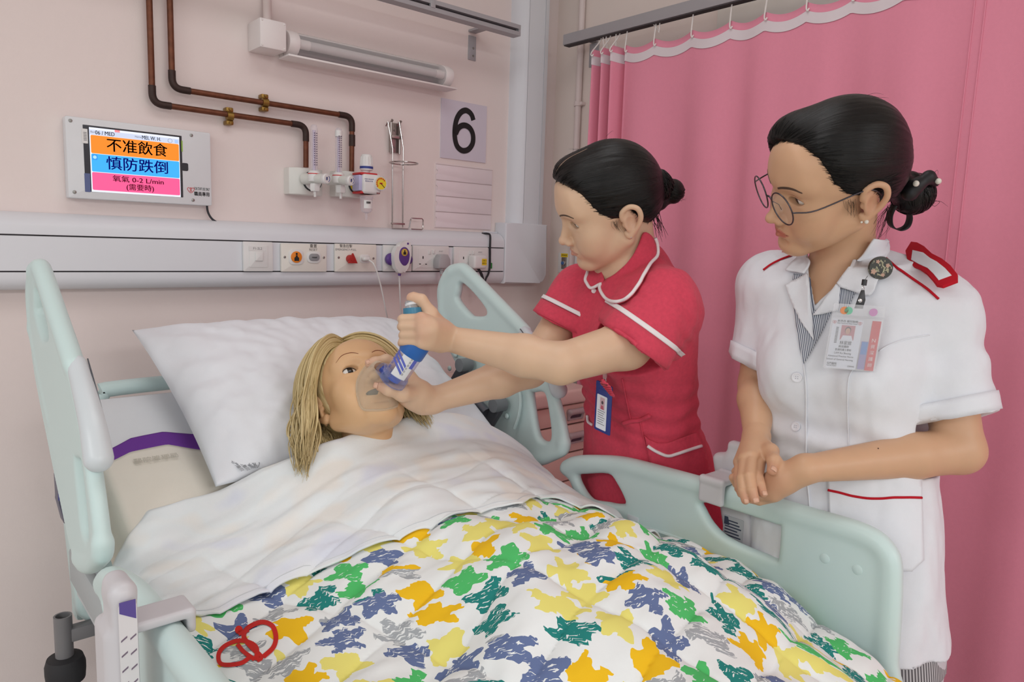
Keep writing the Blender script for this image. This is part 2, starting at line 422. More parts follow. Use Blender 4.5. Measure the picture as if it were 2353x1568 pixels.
# ---------------------------------------------------------------- bedhead trunking along the back wall
YF = -.06
def zY(px, py, Y=YF): return onY(px, py, Y)[2]
zg1 = (zY(0, 538)+zY(1150, 571))/2; zg2 = (zY(0, 625)+zY(1150, 623.5))/2
ztop = onY(600, 521, -.012)[2]+.012; zbot = (onY(0, 666, -.045)[2]+onY(1150, 652, -.045)[2])/2
xE = onY(1158, 600, YF)[0]; xL = -1.6
tr = thing('bedhead_trunking', 'long pale grey bedhead trunking running across the back wall behind the bed', 'trunking', (.6, 0, zg2))
def extr(name, prof, x0, x1, m, parent): return G().prism([(x0, y, z) for y, z in prof], (x1-x0, 0, 0)).obj(name, m, parent)
hgt = ztop-zg1
extr('top_cover', [(-.001, zg1+.002), (YF, zg1+.002), (YF, zg1+hgt*.35), (YF+.004, zg1+hgt*.55), (YF+.013, zg1+hgt*.75), (YF+.026, zg1+hgt*.9), (YF+.04, zg1+hgt*.97), (-.012, ztop), (-.001, ztop)], xL, xE, trunk_m, tr)
extr('centre_panel', [(-.001, zg2+.0016), (YF+.001, zg2+.0016), (YF+.001, zg1-.0016), (-.001, zg1-.0016)], xL, xE, trunk_m, tr)
hb = zg2-zbot
extr('bottom_cover', [(-.001, zg2-.002), (YF, zg2-.002), (YF, zg2-hb*.35), (YF+.003, zg2-hb*.6), (YF+.01, zg2-hb*.85), (YF+.022, zbot), (-.001, zbot)], xL, xE, trunk_m, tr)
G().box((xL, -.02, zg2-.004), (xE, YF+.006, zg1+.004)).obj('groove_backing', groove_m, tr)
G().box((onY(1110, 540, -.01)[0], -.008, ztop-.001), (xE, -.02, ztop+.004), .001).obj('lip', trunk_m, tr)
# vertical trunking with the square corner piece
vt = thing('corner_trunking', 'tall pale grey vertical trunking with rounded corner piece beside the side wall', 'trunking', (1.85, 0, zg2))
xv0 = onY(1166, 340, 0)[0]; xv1 = onY(1251, 400, YF)[0]+.012; xvm = onY(1207, 360, YF)[0]
zc1 = onY(1200, 514, YF)[2]
w = xvm-xv0
G().prism([(xv0, 0, zc1), (xv0, -.02, zc1), (xv0+w*.2, -.035, zc1), (xv0+w*.5, -.05, zc1), (xv0+w*.75, YF+.002, zc1), (xvm-.0012, YF, zc1), (xvm-.0012, 0, zc1)], (0, 0, 2.85-zc1)).obj('side_cover', trunk_m, vt)
x2 = onY(1249, 200, YF)[0]
G().prism([(xvm+.0012, 0, zc1), (xvm+.0012, YF+.001, zc1), (x2-.001, YF+.001, zc1), (x2-.001, 0, zc1)], (0, 0, 2.85-zc1)).obj('centre_panel', trunk_m, vt)
G().prism([(x2+.0006, 0, zc1), (x2+.0006, YF, zc1), (xv1-.012, YF+.004, zc1), (xv1-.004, YF+.015, zc1), (xv1, YF+.03, zc1), (xv1, 0, zc1)], (0, 0, 2.85-zc1)).obj('side_cover', trunk_m, vt)
G().box((xvm-.002, YF+.004, zc1), (x2+.001, -.01, 2.84)).obj('groove_backing', groove_m, vt)
xr = onY(1254, 600, YF)[0]; zb2 = onY(1200, 651, YF+.01)[2]; xc = xE+.002
o = [(xc, zb2), (xr-.03, zb2)]+[(xr-.03+.03*math.sin(t), zb2+.03-.03*math.cos(t)) for t in np.linspace(.2, 1.57, 6)]+[(xr, zc1), (xc+.03, zc1), (xc, zc1)]
G().prism([(x, YF-.003, z) for x, z in o], (0, .063, 0), .006, 3).obj('corner_cover', trunk_m, vt)

# ---------------------------------------------------------------- wall plates on the trunking
FP = Plane((0, YF, 0), (1, 0, 0), (0, 0, 1))
def fx(px, py, Y=YF): p = onY(px, py, Y); return p[0], p[2]
def plate(parent, x0, y0, x1, y1, m, name='plate', r=.003, h=.009):
    a = fx(x0, y0, YF-h); b = fx(x1, y1, YF-h)
    FP.slab(name, rrect(a[0], min(a[1], b[1]), b[0], max(a[1], b[1]), r), .0, h, m, parent, .002); return a, b
def screws(parent, pts, h=.009, r=.0035):
    for q in pts:
        x, z = fx(*q, YF-h); G().lathe([(r, 0), (r, .001), (r*.5, .0016)], FP.p(x, z, h), FP.n, 12).obj('screw', screw_m, parent)
t = thing('light_switch', 'square white light switch with a paper tag, leftmost plate on the trunking', 'switch', onY(593, 590, YF))
plate(t, 559, 555, 628, 624, white_pl)
a = fx(572, 563, YF-.009); b = fx(616, 615, YF-.009); FP.slab('inner_face', rrect(a[0], b[1], b[0], a[1], .003), .008, .0105, white_pl, t, .001)
a = fx(586, 580, YF-.011); b = fx(604, 600, YF-.011); FP.slab('rocker', rrect(a[0], b[1], b[0], a[1], .002), .010, .0145, white_pl, t, .0015)
a = fx(572, 566, YF-.011); b = fx(612, 577, YF-.011); FP.slab('paper_tag', rrect(a[0], b[1], b[0], a[1], .0005), .0104, .0111, white_pl, t)
x, z = fx(592, 571.5, YF-.011); FP.text('lettering', 'F1-2L2', x, z, .009, grey_ink, t, .0113)
t = thing('nurse_call_reset_plate', 'cream call plate with round orange button and grey reset button', 'call panel', onY(698, 592, YF))
plate(t, 646, 559, 751, 625, cream_pl)
x, z = fx(681, 591, YF-.012); FP.slab('button_frame', rrect(x-.022, z-.022, x+.022, z+.022, .012), .008, .012, white_pl, t, .0015)
FP.slab('orange_button', circ(x, z, .0165), .011, .0145, mat('orange_plastic', rgb(236, 134, 30), .4), t, .001)
FP.slab('figure_mark', circ(x, z+.009, .0032, 12), .0143, .0149, black_m, t)
FP.slab('figure_mark', [(x-.007, z-.011), (x+.007, z-.011), (x+.007, z-.002), (x+.003, z+.001), (x+.003, z+.005), (x-.003, z+.005), (x-.003, z+.001), (x-.007, z-.002)], .0143, .0149, black_m, t)
x, z = fx(722, 591.5, YF-.012); FP.slab('button_frame', rrect(x-.022, z-.017, x+.022, z+.017, .013), .008, .012, white_pl, t, .0015)
FP.slab('grey_button', rrect(x-.0165, z-.0105, x+.0165, z+.0105, .010), .011, .0145, mat('grey_plastic', rgb(150, 150, 152), .4), t, .001)
FP.text('lettering', 'reset', x, z, .008, black_m, t, .0147, bold=.02)
x, z = fx(720, 566, YF-.009); FP.text('lettering', '重置', x, z, .0115, black_m, t, .0093); FP.text('lettering', 'RESET', x, z-.0105, .0098, grey_ink, t, .0093)
screws(t, [(654, 591), (744, 592)])
t = thing('emergency_pull_plate', 'cream emergency plate with red triangular pull and white plug socket', 'call panel', onY(818, 593, YF))
plate(t, 770, 560, 865, 625, cream_pl)
x, z = fx(805, 595, YF-.009); red_pl = mat('red_plastic', rgb(178, 38, 34), .45)
FP.slab('pull_triangle', [(x-.016, z-.013), (x+.016, z-.013), (x+.0015, z+.017), (x-.0015, z+.017)], .02, .027, red_pl, t, .002)
G().lathe([(.012, 0), (.012, .012), (.006, .014), (.006, .02)], FP.p(x-.003, z, .008), FP.n, 16).obj('pull_stem', red_pl, t)
x, z = fx(795, 566, YF-.009); FP.text('lettering', '緊急拉掣', x, z, .0105, black_m, t, .0093); FP.text('lettering', 'EMERGENCY-PULL', x, z-.0105, .0085, grey_ink, t, .0093)
x, z = fx(838, 595, YF-.009); FP.slab('socket_frame', rrect(x-.017, z-.013, x+.017, z+.013, .008), .008, .0105, white_pl, t, .001)
screws(t, [(778, 592), (858, 594)])
t = thing('call_bell_wire', 'thin white call cord with a white plug hanging from the emergency plate', 'cord', FP.p(x, z, .02))
gq = G(); gq.box(FP.p(x-.015, z-.006, .010), FP.p(x+.01, z+.006, .03), .005, 3); gq.obj('plug', white_pl, t)
G().tube([onY(846, 597, YF-.025), onY(858, 606, YF-.04), onY(868, 630, YF-.045), onY(878, 670, YF-.04), onY(886, 710, YF-.03), onY(894, 750, -.06), onY(899, 800, -.05)], .0023, 8, sub=6).obj('cord', white_pl, t)
# pendant handset
t = thing('handset_socket', 'white outlet plate with purple clip mostly hidden behind the call handset', 'socket', onY(914, 593, YF))
plate(t, 881, 563, 946, 624, white_pl)
pur_m = mat('purple_plastic', rgb(94, 62, 138), .4)
x, z = fx(899, 596, YF-.02); G().lathe([(.016, 0), (.019, .006), (.019, .014), (.014, .02)], FP.p(x, z, .008), FP.n, 20).obj('clip', pur_m, t)
x, z = fx(941, 597, YF-.02); G().lathe([(.012, 0), (.015, .006), (.015, .014), (.010, .018)], FP.p(x-.004, z, .008), FP.n, 20).obj('clip', pur_m, t)
t = thing('call_handset', 'leaf-shaped white and purple nurse call handset with yellow button', 'handset', FP.p(*fx(918, 628, YF-.035), .0))
hp = lambda q, h=.045: (fx(*q, YF-.035))
outl = [hp(q) for q in [(918, 629), (908, 622), (902, 600), (903, 580), (912, 563), (926, 555), (937, 554), (940, 562), (941, 585), (936, 610), (928, 624)]]
pts = [(x, z) for x, z in [tuple(v) for v in smooth_path(np.array([(x, z, 0) for x, z in outl]), 4, True)[:, :2]]]
FP.slab('handset_body', pts, .026, .046, white_pl, t, .006)
o2 = [hp(q) for q in [(921, 609), (913, 596), (914, 578), (920, 569), (929, 569), (936, 580), (935, 598), (929, 609)]]
FP.slab('keypad', [tuple(v) for v in smooth_path(np.array([(x, z, 0) for x, z in o2]), 4, True)[:, :2]], .0455, .0475, pur_m, t, .0008)
x, z = hp((924.5, 580)); FP.slab('call_button', circ(x, z, .0115), .047, .049, mat('gold_button', rgb(205, 170, 70), .4), t, .0005)
FP.slab('figure_mark', circ(x, z, .0088), .0488, .0492, mat('gold_button_face', rgb(214, 182, 88), .4), t)
FP.slab('figure_mark', [(x-.005, z-.007), (x+.005, z-.007), (x+.005, z), (x+.002, z+.002), (x+.002, z+.007), (x-.002, z+.007), (x-.002, z+.002), (x-.005, z)], .049, .0495, black_m, t)
x, z = hp((933, 560)); FP.slab('lamp_dot', circ(x, z, .0035, 12), .045, .0468, pur_m, t)
G().tube([FP.p(*fx(918, 628, YF-.035), .035), onY(918, 645, YF-.03), onY(920, 690, YF-.02), onY(923, 740, -.05), onY(926, 800, -.05)], .0026, 8, sub=6).obj('cord', white_pl, t)
G().lathe([(.0045, 0), (.0055, .010)], FP.p(*fx(918, 634, YF-.035), .035), (0, 0, 1), 10).obj('cord_grip', pur_m, t)
# sockets
gp_m = mat('grey_plug', rgb(178, 176, 178), .5); or_m = mat('orange_cable', rgb(214, 84, 40), .5)
def socket(lbl, x0, y0, x1, y1, holes, sw, tagp, txt):
    t = thing('double_socket', lbl, 'socket', onY((x0+x1)/2, (y0+y1)/2, YF), 'double sockets on the trunking')
    plate(t, x0, y0, x1, y1, white_pl)
    a = fx(x0+12, y0+8, YF-.009); b = fx(x1-10, y1-7, YF-.009)
    FP.slab('inner_face', rrect(a[0], b[1], b[0], a[1], .002), .008, .0102, white_pl, t, .0008)
    for (hx, hy, hw, hh) in holes:
        x, z = fx(hx, hy, YF-.01); FP.slab('pin_hole', rrect(x-hw, z-hh, x+hw, z+hh, .0005), .0095, .0105, groove_m, t)
    for q in sw:
        x, z = fx(*q, YF-.01); FP.slab('switch_rocker', rrect(x-.004, z-.0065, x+.004, z+.0065, .001), .010, .0135, white_pl, t, .001)
    x, z = fx(*tagp, YF-.01); FP.slab('paper_tag', rrect(x-.013, z-.005, x+.013, z+.005, .0004), .0100, .0106, white_pl, t)
    FP.text('lettering', txt, x, z, .0065, grey_ink, t, .0108)
    return t
H = lambda px, py: [(px, py, .0022, .0042), (px-7, py+15, .0032, .0016), (px+7, py+15.5, .0032, .0016)]
socket('double socket holding a grey plug with an orange cable', 949, 564, 1031, 623, H(972, 592), [(987, 580), (996, 579)], (1013, 578), 'A10-3')
socket('double socket at the end of the trunking holding a white charger', 1044, 567, 1121, 623, H(1065, 593), [(1080, 581), (1087, 581)], (1103, 580), 'A10-2')
t = thing('grey_plug', 'grey moulded plug with an orange cable in the left double socket', 'plug', onY(1015, 603, YF-.03))
x, z = fx(1015, 603, YF-.025)
FP.slab('plug_body', [(x-.022, z-.02), (x+.022, z-.02), (x+.025, z-.012), (x+.024, z+.010), (x+.014, z+.026), (x-.014, z+.026), (x-.024, z+.010), (x-.025, z-.012)], .010, .044, gp_m, t, .006)
G().lathe([(.009, 0), (.0085, -.008), (.0065, -.009), (.0062, -.022), (.0045, -.023), (.0045, -.03)], FP.p(x, z-.018, .026), (0, 0, 1), 14).obj('strain_relief', gp_m, t)
G().tube([FP.p(x, z-.04, .026), onY(1017, 660, YF-.026), onY(1016, 700, -.075), onY(1013, 740, -.06), onY(1010, 800, -.05)], .0048, 10, sub=6).obj('cable', or_m, t)
t = thing('white_charger', 'white charger block with a yellow label and black lead', 'charger', onY(1104, 603, YF-.03))
a = fx(1091, 587, YF-.05); b = fx(1119, 618, YF-.05)
G().box(FP.p(a[0], b[1], .012), FP.p(b[0], a[1], .05), .007, 3).obj('charger_body', white_pl, t)
FP.slab('label', rrect(b[0]-.023, b[1]+.012, b[0]-.002, b[1]+.034, .0005), .050, .0505, yellow_m, t)
FP.text('lettering', 'LAB 3', b[0]-.0125, b[1]+.0275, .0072, black_m, t, .0507); FP.text('lettering', 'BED 6', b[0]-.0125, b[1]+.0185, .0072, black_m, t, .0507)
x = (a[0]+b[0])/2; G().tube([(x+.002, YF-.03, b[1]+.004), onY(1109, 640, YF-.03), onY(1110, 690, YF-.02)], .005, 8, sub=4).obj('lead', cable_m, t)
t = thing('black_cable', 'black cable looping out over the trunking end beside the charger', 'cable', onY(1126, 560, YF-.01))
G().tube([onY(1107, 537, -.03), onY(1120, 537, -.045), onY(1126, 541, -.06), onY(1126.5, 555, YF-.006), onY(1126, 570, YF-.006), onY(1126, 590, YF-.004), onY(1125.5, 615, YF-.004), onY(1122, 630, YF-.008), onY(1115, 645, YF-.01), onY(1108, 680, -.05)], .0036, 8, sub=5).obj('cable_run', cable_m, t)
x, z = fx(1128.5, 611, YF-.003); FP.slab('green_tag', rrect(x-.004, z-.010, x+.004, z+.010, .001), .0, .004, mat('green_tape', rgb(40, 140, 60), .6), t)

# ---------------------------------------------------------------- bedside display
DP = Plane((0, -.034, 0), (1, 0, 0), (0, 0, 1)); YD = -.034
dx = lambda px, py: (lambda p: (p[0], p[2]))(onY(px, py, YD))
t = thing('bedside_display', 'white framed bedside display with orange, blue and pink notice bars', 'display', onY(320, 370, 0))
tl, trr, br, bl_ = dx(149, 266), dx(484, 305), dx(487, 472), dx(158, 456)
x0, x1 = (tl[0]+bl_[0])/2, (trr[0]+br[0])/2; z1, z0 = (tl[1]+trr[1])/2, (bl_[1]+br[1])/2
frame_m = mat('display_frame_white', rgb(226, 227, 230), .4)
DP.slab('frame', rrect(x0, z0, x1, z1, .004), -.034, 0, frame_m, t, .003)
def emis(name, c, s=1.0): return mat(name, tuple(v*.2 for v in c), .5, emit=c, estr=s)
bz = [dx(*q) for q in [(189.5, 285.6), (417, 313), (421, 454.6), (196.5, 439)]]
bx0, bx1, bz1, bz0 = (bz[0][0]+bz[3][0])/2, (bz[1][0]+bz[2][0])/2, (bz[0][1]+bz[1][1])/2, (bz[2][1]+bz[3][1])/2
bez_m = mat('display_bezel', rgb(18, 16, 34), .2)
DP.slab('bezel', rrect(bx0, bz0, bx1, bz1, .001), -.01, .0006, bez_m, t)
q = dx(426, 384); DP.slab('camera_notch', rrect(bx1-.002, q[1]-.010, q[0]+.007, q[1]+.010, .004), -.01, .0007, bez_m, t)
li = [dx(*q) for q in [(203.7, 291.5), (411, 316), (415.6, 453.4), (211, 440.7)]]
lx0, lx1, lz1, lz0 = (li[0][0]+li[3][0])/2, (li[1][0]+li[2][0])/2, (li[0][1]+li[1][1])/2, (li[2][1]+li[3][1])/2
lw, lh = lx1-lx0, lz1-lz0
U = lambda u: lx0+lw*u; Vv = lambda v: lz1-lh*v
scr = DP.slab('lit_screen', rrect(lx0, lz0, lx1, lz1, .0005), 0, .0010, emis('screen_white', rgb(236, 240, 250)), t)
DP.slab('title_bar', [(U(0), Vv(.035)), (U(1), Vv(.035)), (U(1), Vv(.112)), (U(0), Vv(.112))][::-1], .001, .0012, emis('screen_pale_blue', rgb(206, 215, 238)), t)
DP.slab('pink_tab', [(U(.27), Vv(.0)), (U(.325), Vv(.0)), (U(.325), Vv(.035)), (U(.27), Vv(.035))][::-1], .001, .0013, emis('screen_rose', rgb(246, 140, 150)), t)
for nm, c, v0, v1 in (('orange_bar', (255, 140, 30), .117, .398), ('blue_bar', (58, 178, 248), .405, .683), ('pink_bar', (252, 92, 150), .692, .97)):
    o_ = rrect(U(.012), Vv(v1), U(.992), Vv(v0), .003)
    DP.slab(nm, o_, .001, .0014, emis('screen_'+nm, rgb(*c)), t)
ink1 = mat('screen_ink_black', rgb(30, 8, 4), .6); ink2 = mat('screen_ink_navy', rgb(6, 8, 120), .6, emit=rgb(6, 8, 120), estr=.6); ink3 = mat('screen_ink_maroon', rgb(96, 0, 30), .6, emit=rgb(96, 0, 30), estr=.5)
DP.text('lettering', '06 / MED', U(.165), Vv(.075), lh*.085, ink1, t, .0015, bold=.012, width=lw*.205)
DP.text('lettering', 'MEI, W. H.', U(.675), Vv(.072), lh*.085, ink1, t, .0015, bold=.012, width=lw*.215)
DP.text('lettering', 'Bed', U(.035), Vv(.07), lh*.04, grey_ink, t, .0015); DP.text('lettering', 'Name', U(.525), Vv(.07), lh*.04, grey_ink, t, .0015)
DP.text('lettering', '不准飲食', U(.515), Vv(.26), lh*.225, ink1, t, .0016, bold=.012, width=lw*.68)
DP.text('lettering', '慎防跌倒', U(.515), Vv(.545), lh*.225, ink2, t, .0016, bold=.012, width=lw*.69)
DP.text('lettering', '氧氣 0-2 L/min', U(.515), Vv(.775), lh*.108, ink3, t, .0016, bold=.014, width=lw*.575)
DP.text('lettering', '(需要時)', U(.53), Vv(.895), lh*.112, ink3, t, .0016, bold=.014, width=lw*.31)
DP.slab('round_icon', circ(U(.89), Vv(.075), .0055, 20), .0012, .0015, emis('screen_icon_grey', rgb(120, 125, 140)), t)
DP.slab('round_icon', circ(U(.89), Vv(.075), .0047, 20), .0012, .0016, emis('screen_pale_blue', rgb(206, 215, 238)), t)
DP.slab('square_icon', rrect(U(.945), Vv(.108), U(.985), Vv(.05), .001), .0012, .0015, emis('screen_icon_blue', rgb(170, 200, 250)), t)
DP.slab('touch_dot', rrect(U(.02), Vv(.50), U(.075), Vv(.415), .002), .0014, .0017, emis('screen_touch', rgb(40, 150, 240)), t)
DP.slab('touch_dot', circ(U(.047), Vv(.458), .0040, 16), .0016, .0019, emis('screen_touch_light', rgb(170, 225, 255)), t)
q = dx(197, 313); DP.slab('sticker', rrect(q[0]-.009, q[1]-.017, q[0]+.004, q[1]+.017, .001), .0006, .0010, white_pl, t)
for i in range(6): DP.slab('sticker_bar', rrect(q[0]-.005, q[1]-.010+i*.0035, q[0]+.002, q[1]-.0085+i*.0035, .0002), .001, .0012, grey_ink, t)
q = dx(201, 420); DP.slab('asset_label', rrect(q[0]-.006, q[1]-.022, q[0]+.006, q[1]+.022, .001), .0006, .0010, mat('asset_label_blue', rgb(92, 104, 150), .5), t)
q = dx(418, 336); DP.slab('green_strip', rrect(q[0]-.0015, q[1]-.014, q[0]+.0015, q[1]+.014, .0005), .0006, .0010, mat('lime_strip', rgb(150, 190, 70), .5), t)
for q in [(161.5, 277), (439.5, 311), (443.5, 460), (171, 441.5)]:
    x, z = dx(*q); G().lathe([(.0042, 0), (.0042, .001), (.002, .0016)], DP.p(x, z, 0), DP.n, 12).obj('screw', screw_m, t)
x, z = dx(464, 435); DP.text('lettering', 'FOR STAFF USE ONLY', x, z, .0105, black_m, t, .0004, width=.040); x, z = dx(464, 447); DP.text('lettering', '職員專用', x, z, .012, black_m, t, .0004, bold=.02, width=.039)
def crest(P, cx, cz, s, m, parent, h=.0004, name='heart_crest'):
    """open heart made of two loops with a small round head above the middle"""
    g = G(); L = [np.array([(cx+sg*s*x, cz+s*y) for x, y in [(.05, -.85), (.45, -.55), (.85, -.05), (.98, .35), (.75, .68), (.42, .62), (.16, .30), (.12, -.05), (.22, -.3), (.08, -.5)]]) for sg in (-1, 1)]
    for l in L: g.tube(smooth_path(np.array([P.p(x, z, h) for x, z in l]), 4), s*.075, 6)
    g.lathe([(s*.17, 0), (s*.17, .0006)], P.p(cx, cz+s*.62, h), P.n, 14); g.obj(name, m, parent)
x, z = dx(438.5, 437); crest(DP, x, z, .0088, red_m, t)
t = thing('display_cable', 'short black cable curving from display down to trunking', 'cable', onY(485, 490, -.01))
G().tube([onY(475, 470, -.015), onY(478, 488, -.015), onY(487, 503, -.018), onY(503, 514, -.022)], .003, 8, sub=6).obj('cable_run', cable_m, t)

# ---------------------------------------------------------------- copper pipes
cu = mat('aged_copper', rgb(112, 66, 46), .42, metal=.55, noise=.45, nscale=60, bump=.25, bscale=150)
cud = mat('scorched_copper', rgb(62, 46, 42), .5, metal=.5, noise=.35, nscale=80)
brass = mat('brass', rgb(150, 118, 60), .35, metal=.8, noise=.2)
def pipe(lbl, ends, clip, elbows):
    t = thing('copper_pipe', lbl, 'pipe', onY(*ends[1], -.024)); Y = -.024; P = [onY(*q, Y) for q in ends]; P[0] = P[0].copy(); P[0][2] = 2.84; P[0][0] = P[1][0]; R = .026; path = [P[0]]
    for i in (1, 2):
        a = P[i]+(P[i-1]-P[i])/np.linalg.norm(P[i-1]-P[i])*R; b = P[i]+(P[i+1]-P[i])/np.linalg.norm(P[i+1]-P[i])*R
        path += [(1-s)**2*a+2*s*(1-s)*P[i]+s*s*b for s in np.linspace(0, 1, 9)]
    path.append(P[3]); G().tube(path, .0076, 14).obj('pipe_run', cu, t)
    for i in (1, 2):
        d0 = (P[i-1]-P[i])/np.linalg.norm(P[i-1]-P[i]); d1 = (P[i+1]-P[i])/np.linalg.norm(P[i+1]-P[i]); e = R+.012
        a, b = P[i]+d0*R, P[i]+d1*R
        G().tube([P[i]+d0*(e+.006)]+[(1-s)**2*a+2*s*(1-s)*P[i]+s*s*b for s in np.linspace(0, 1, 9)]+[P[i]+d1*(e+.006)], .0092, 14).obj('elbow_fitting', cud, t)
    if elbows:
        a = onY(*elbows[0], Y); b = onY(*elbows[1], Y); G().tube([a, b], .0094, 14).obj('sleeve_fitting', cud, t)
    c = onY(*clip, Y); g = G()
    for s in (-1, 1): g.box(c+np.array((-.010, -.002, s*.017-.006)), c+np.array((.010, .024, s*.017+.006)), .003)
    g.tube([c+np.array((-.008, 0, 0)), c+np.array((.008, 0, 0))], .0115, 16)
    g.obj('pipe_clip', brass, t)
    for s in (-1, 1): G().lathe([(.004, 0), (.003, .003)], c+np.array((0, -.002, s*.018)), (0, -1, 0), 10).obj('clip_screw', brass, t)
pipe('outer left copper pipe dropping from the ceiling and turning towards the left gas outlet', [(338, -60), (350.5, 238), (703, 289), (703, 385)], (528, 267), None)
pipe('inner copper pipe running above the other one to the right gas outlet', [(386, -60), (396, 203), (809, 268), (808, 400)], (609, 236), [(809, 310), (809, 336)])

# ---------------------------------------------------------------- gas outlets, flowmeters, suction regulator
box_m = mat('gas_box_white', rgb(228, 226, 220), .4, noise=.02)
def gbox(lbl, x0, y0, x1, y1, ring):
    t = thing('gas_outlet_box', lbl, 'gas outlet', onY((x0+x1)/2, (y0+y1)/2, 0))
    a = onY(x0, y0, -.05); b = onY(x1, y1, -.05); g = G()
    g.prism([(a[0], 0, b[2]), (a[0], -.035, b[2]), (a[0]+.02, -.052, b[2]), (b[0]-.02, -.052, b[2]), (b[0], -.035, b[2]), (b[0], 0, b[2])], (0, 0, a[2]-b[2]), .003); g.obj('housing', box_m, t)
    c = onY(*ring, -.052); G().lathe([(.029, 0), (.029, .004), (.026, .006)], c, (0, -1, 0), 24).obj('outlet_ring', dark_m, t); return c
c1 = gbox('left white gas outlet box under the outer copper pipe', 669, 383, 746, 451, (717, 417))
c2 = gbox('right white gas outlet box behind the suction regulator', 776, 391, 846, 456, (820, 424))
G().lathe([(.026, 0), (.026, .004), (.02, .007)], c1+np.array((0, -.002, 0)), (0, -1, 0), 24).obj('outlet_face', white_pl, bpy.data.objects['gas_outlet_box'])
G().lathe([(.026, 0), (.026, .004), (.02, .007)], c2+np.array((0, -.002, 0)), (0, -1, 0), 24).obj('outlet_face', yellow_m, bpy.data.objects['gas_outlet_box.001'])
clr = clear('clear_acrylic', (.90, .87, .92), .16); tick_m = mat('scale_ink', rgb(62, 48, 78), .6)
def flowmeter(lbl, top, capc, body, hexc, noz, paper):
    Y = -.10; t = thing('flowmeter', lbl, 'flowmeter', onY(*hexc, Y), 'oxygen flowmeters on the wall')
    tp = onY(*top, Y); cp = onY(*capc, Y); r = .0098; hh = tp[2]-cp[2]
    G().lathe([(r, 0), (r, hh-r), (r*.9, hh-r*.5), (r*.6, hh-r*.15), (.0005, hh)], cp, (0, 0, 1), 20).obj('flow_tube', clr, t)
    G().lathe([(r*.45, .004), (r*.45, hh-.016)], cp, (0, 0, 1), 14).obj('inner_tube', mat('scale_plastic', rgb(206, 192, 212), .4), t)
    g = G()
    for i in range(15):
        z = cp[2]+.02+(hh-.045)*i/14; g.box((cp[0]-.0052, Y-r-.0008, z-.0009), (cp[0]-.0016, Y-r-.0002, z+.0009)); g.box((cp[0]+.0012, Y-r-.0008, z-.0009), (cp[0]+.0048, Y-r-.0002, z+.0009))
    g.obj('scale_marks', tick_m, t)
    if paper: G().lathe([(r+.0006, 0), (r+.0006, .017)], (cp[0], Y, tp[2]-.026), (0, 0, 1), 20, False).obj('paper_band', white_pl, t)
    G().lathe([(.016, -.026), (.0175, -.022), (.0175, -.004), (.016, 0), (.012, .004)], cp, (0, 0, 1), 20).obj('tube_cap', white_pl, t)
    G().lathe([(.0178, -.006), (.0178, -.0035)], cp, (0, 0, 1), 20, False).obj('red_ring', red_m, t)
    b0 = onY(*body[0], -.06); b1 = onY(*body[1], -.14)
    G().tube([b0, (b0+b1)/2+np.array((0, 0, .001)), b1], [.0165, .014, .0135], 18).obj('valve_body', mat('flowmeter_body', rgb(222, 222, 216), .4), t)
    d = (b1-b0)/np.linalg.norm(b1-b0)
    G().lathe([(.0125, 0), (.0145, .003), (.0145, .012), (.012, .015)], b1-d*.004, d, 22).obj('control_knob', white_pl, t)
    kp = Plane(b1+d*.0112, np.cross((0, 0, 1), -d)*-1, (0, 0, 1)); kp.u /= np.linalg.norm(kp.u); kp.v = np.cross(d, kp.u); kp.n = d
    kp.text('lettering', '8', -.002, 0, .013, blue_m, t, .0004, bold=.03)
    G().tube([kp.p(.0085*math.cos(s), .0085*math.sin(s), .0004) for s in np.linspace(-1.1, 1.1, 8)], .0008, 6).obj('knob_mark', blue_m, t)
    hx = onY(*hexc, Y); G().lathe([(.013, -.022), (.015, -.018), (.015, -.004), (.013, 0)], hx+np.array((0, 0, .010)), (0, 0, 1), 6).obj('hex_nut', white_pl, t)
    nz = onY(*noz, Y); L0 = hx[2]-nz[2]
    G().lathe([(.0035, 0), (.0042, .004), (.0036, .005), (.0046, .010), (.004, .011), (.005, .016), (.0045, .017), (.0055, L0)], (hx[0], Y, nz[2]), (0, 0, 1), 12).obj('hose_barb', white_pl, t)
flowmeter('taller left flowmeter with bare clear tube on the left gas outlet', (722, 286), (722, 396), ((700, 411), (746, 411)), (724, 430), (727, 453), False)
flowmeter('right flowmeter with white paper band around its tube top', (777, 293), (778, 400), ((755, 413), (802, 415)), (783, 434), (784, 457), True)
Y = -.125; t = thing('suction_regulator', 'white suction regulator with yellow dial, red trim and clear bottle', 'regulator', onY(852, 450, Y))
RP = Plane((0, Y, 0), (1, 0, 0), (0, 0, 1)); rx = lambda px, py: (lambda p: (p[0], p[2]))(onY(px, py, Y))
a = rx(831, 398); b = rx(881, 448); G().box(RP.p(a[0]+.006, b[1], -.06), RP.p(b[0]-.006, a[1], .0), .008, 3).obj('regulator_body', white_pl, t)
for z in (a[1]+.001, b[1]+.004): G().box(RP.p(a[0]+.001, z-.004, -.06), RP.p(b[0]-.016, z+.003, -.006), .003).obj('red_trim', red_m, t)
G().box(RP.p(a[0]-.004, b[1]+.008, -.05), RP.p(a[0]+.008, a[1]-.004, -.008), .003).obj('side_label', mat('lilac_label', rgb(196, 192, 226), .5), t)
c = rx(850, 372); G().lathe([(.017, -.024), (.0195, -.02), (.0195, -.012), (.019, -.010), (.0165, .016), (.0145, .021), (.012, .0225)], RP.p(c[0], c[1], -.02), (0, 0, 1), 24).obj('control_cap', white_pl, t)
G().lathe([(.0197, -.0195), (.0197, -.0125)], RP.p(c[0], c[1], -.02), (0, 0, 1), 24, False).obj('blue_band', blue_m, t)
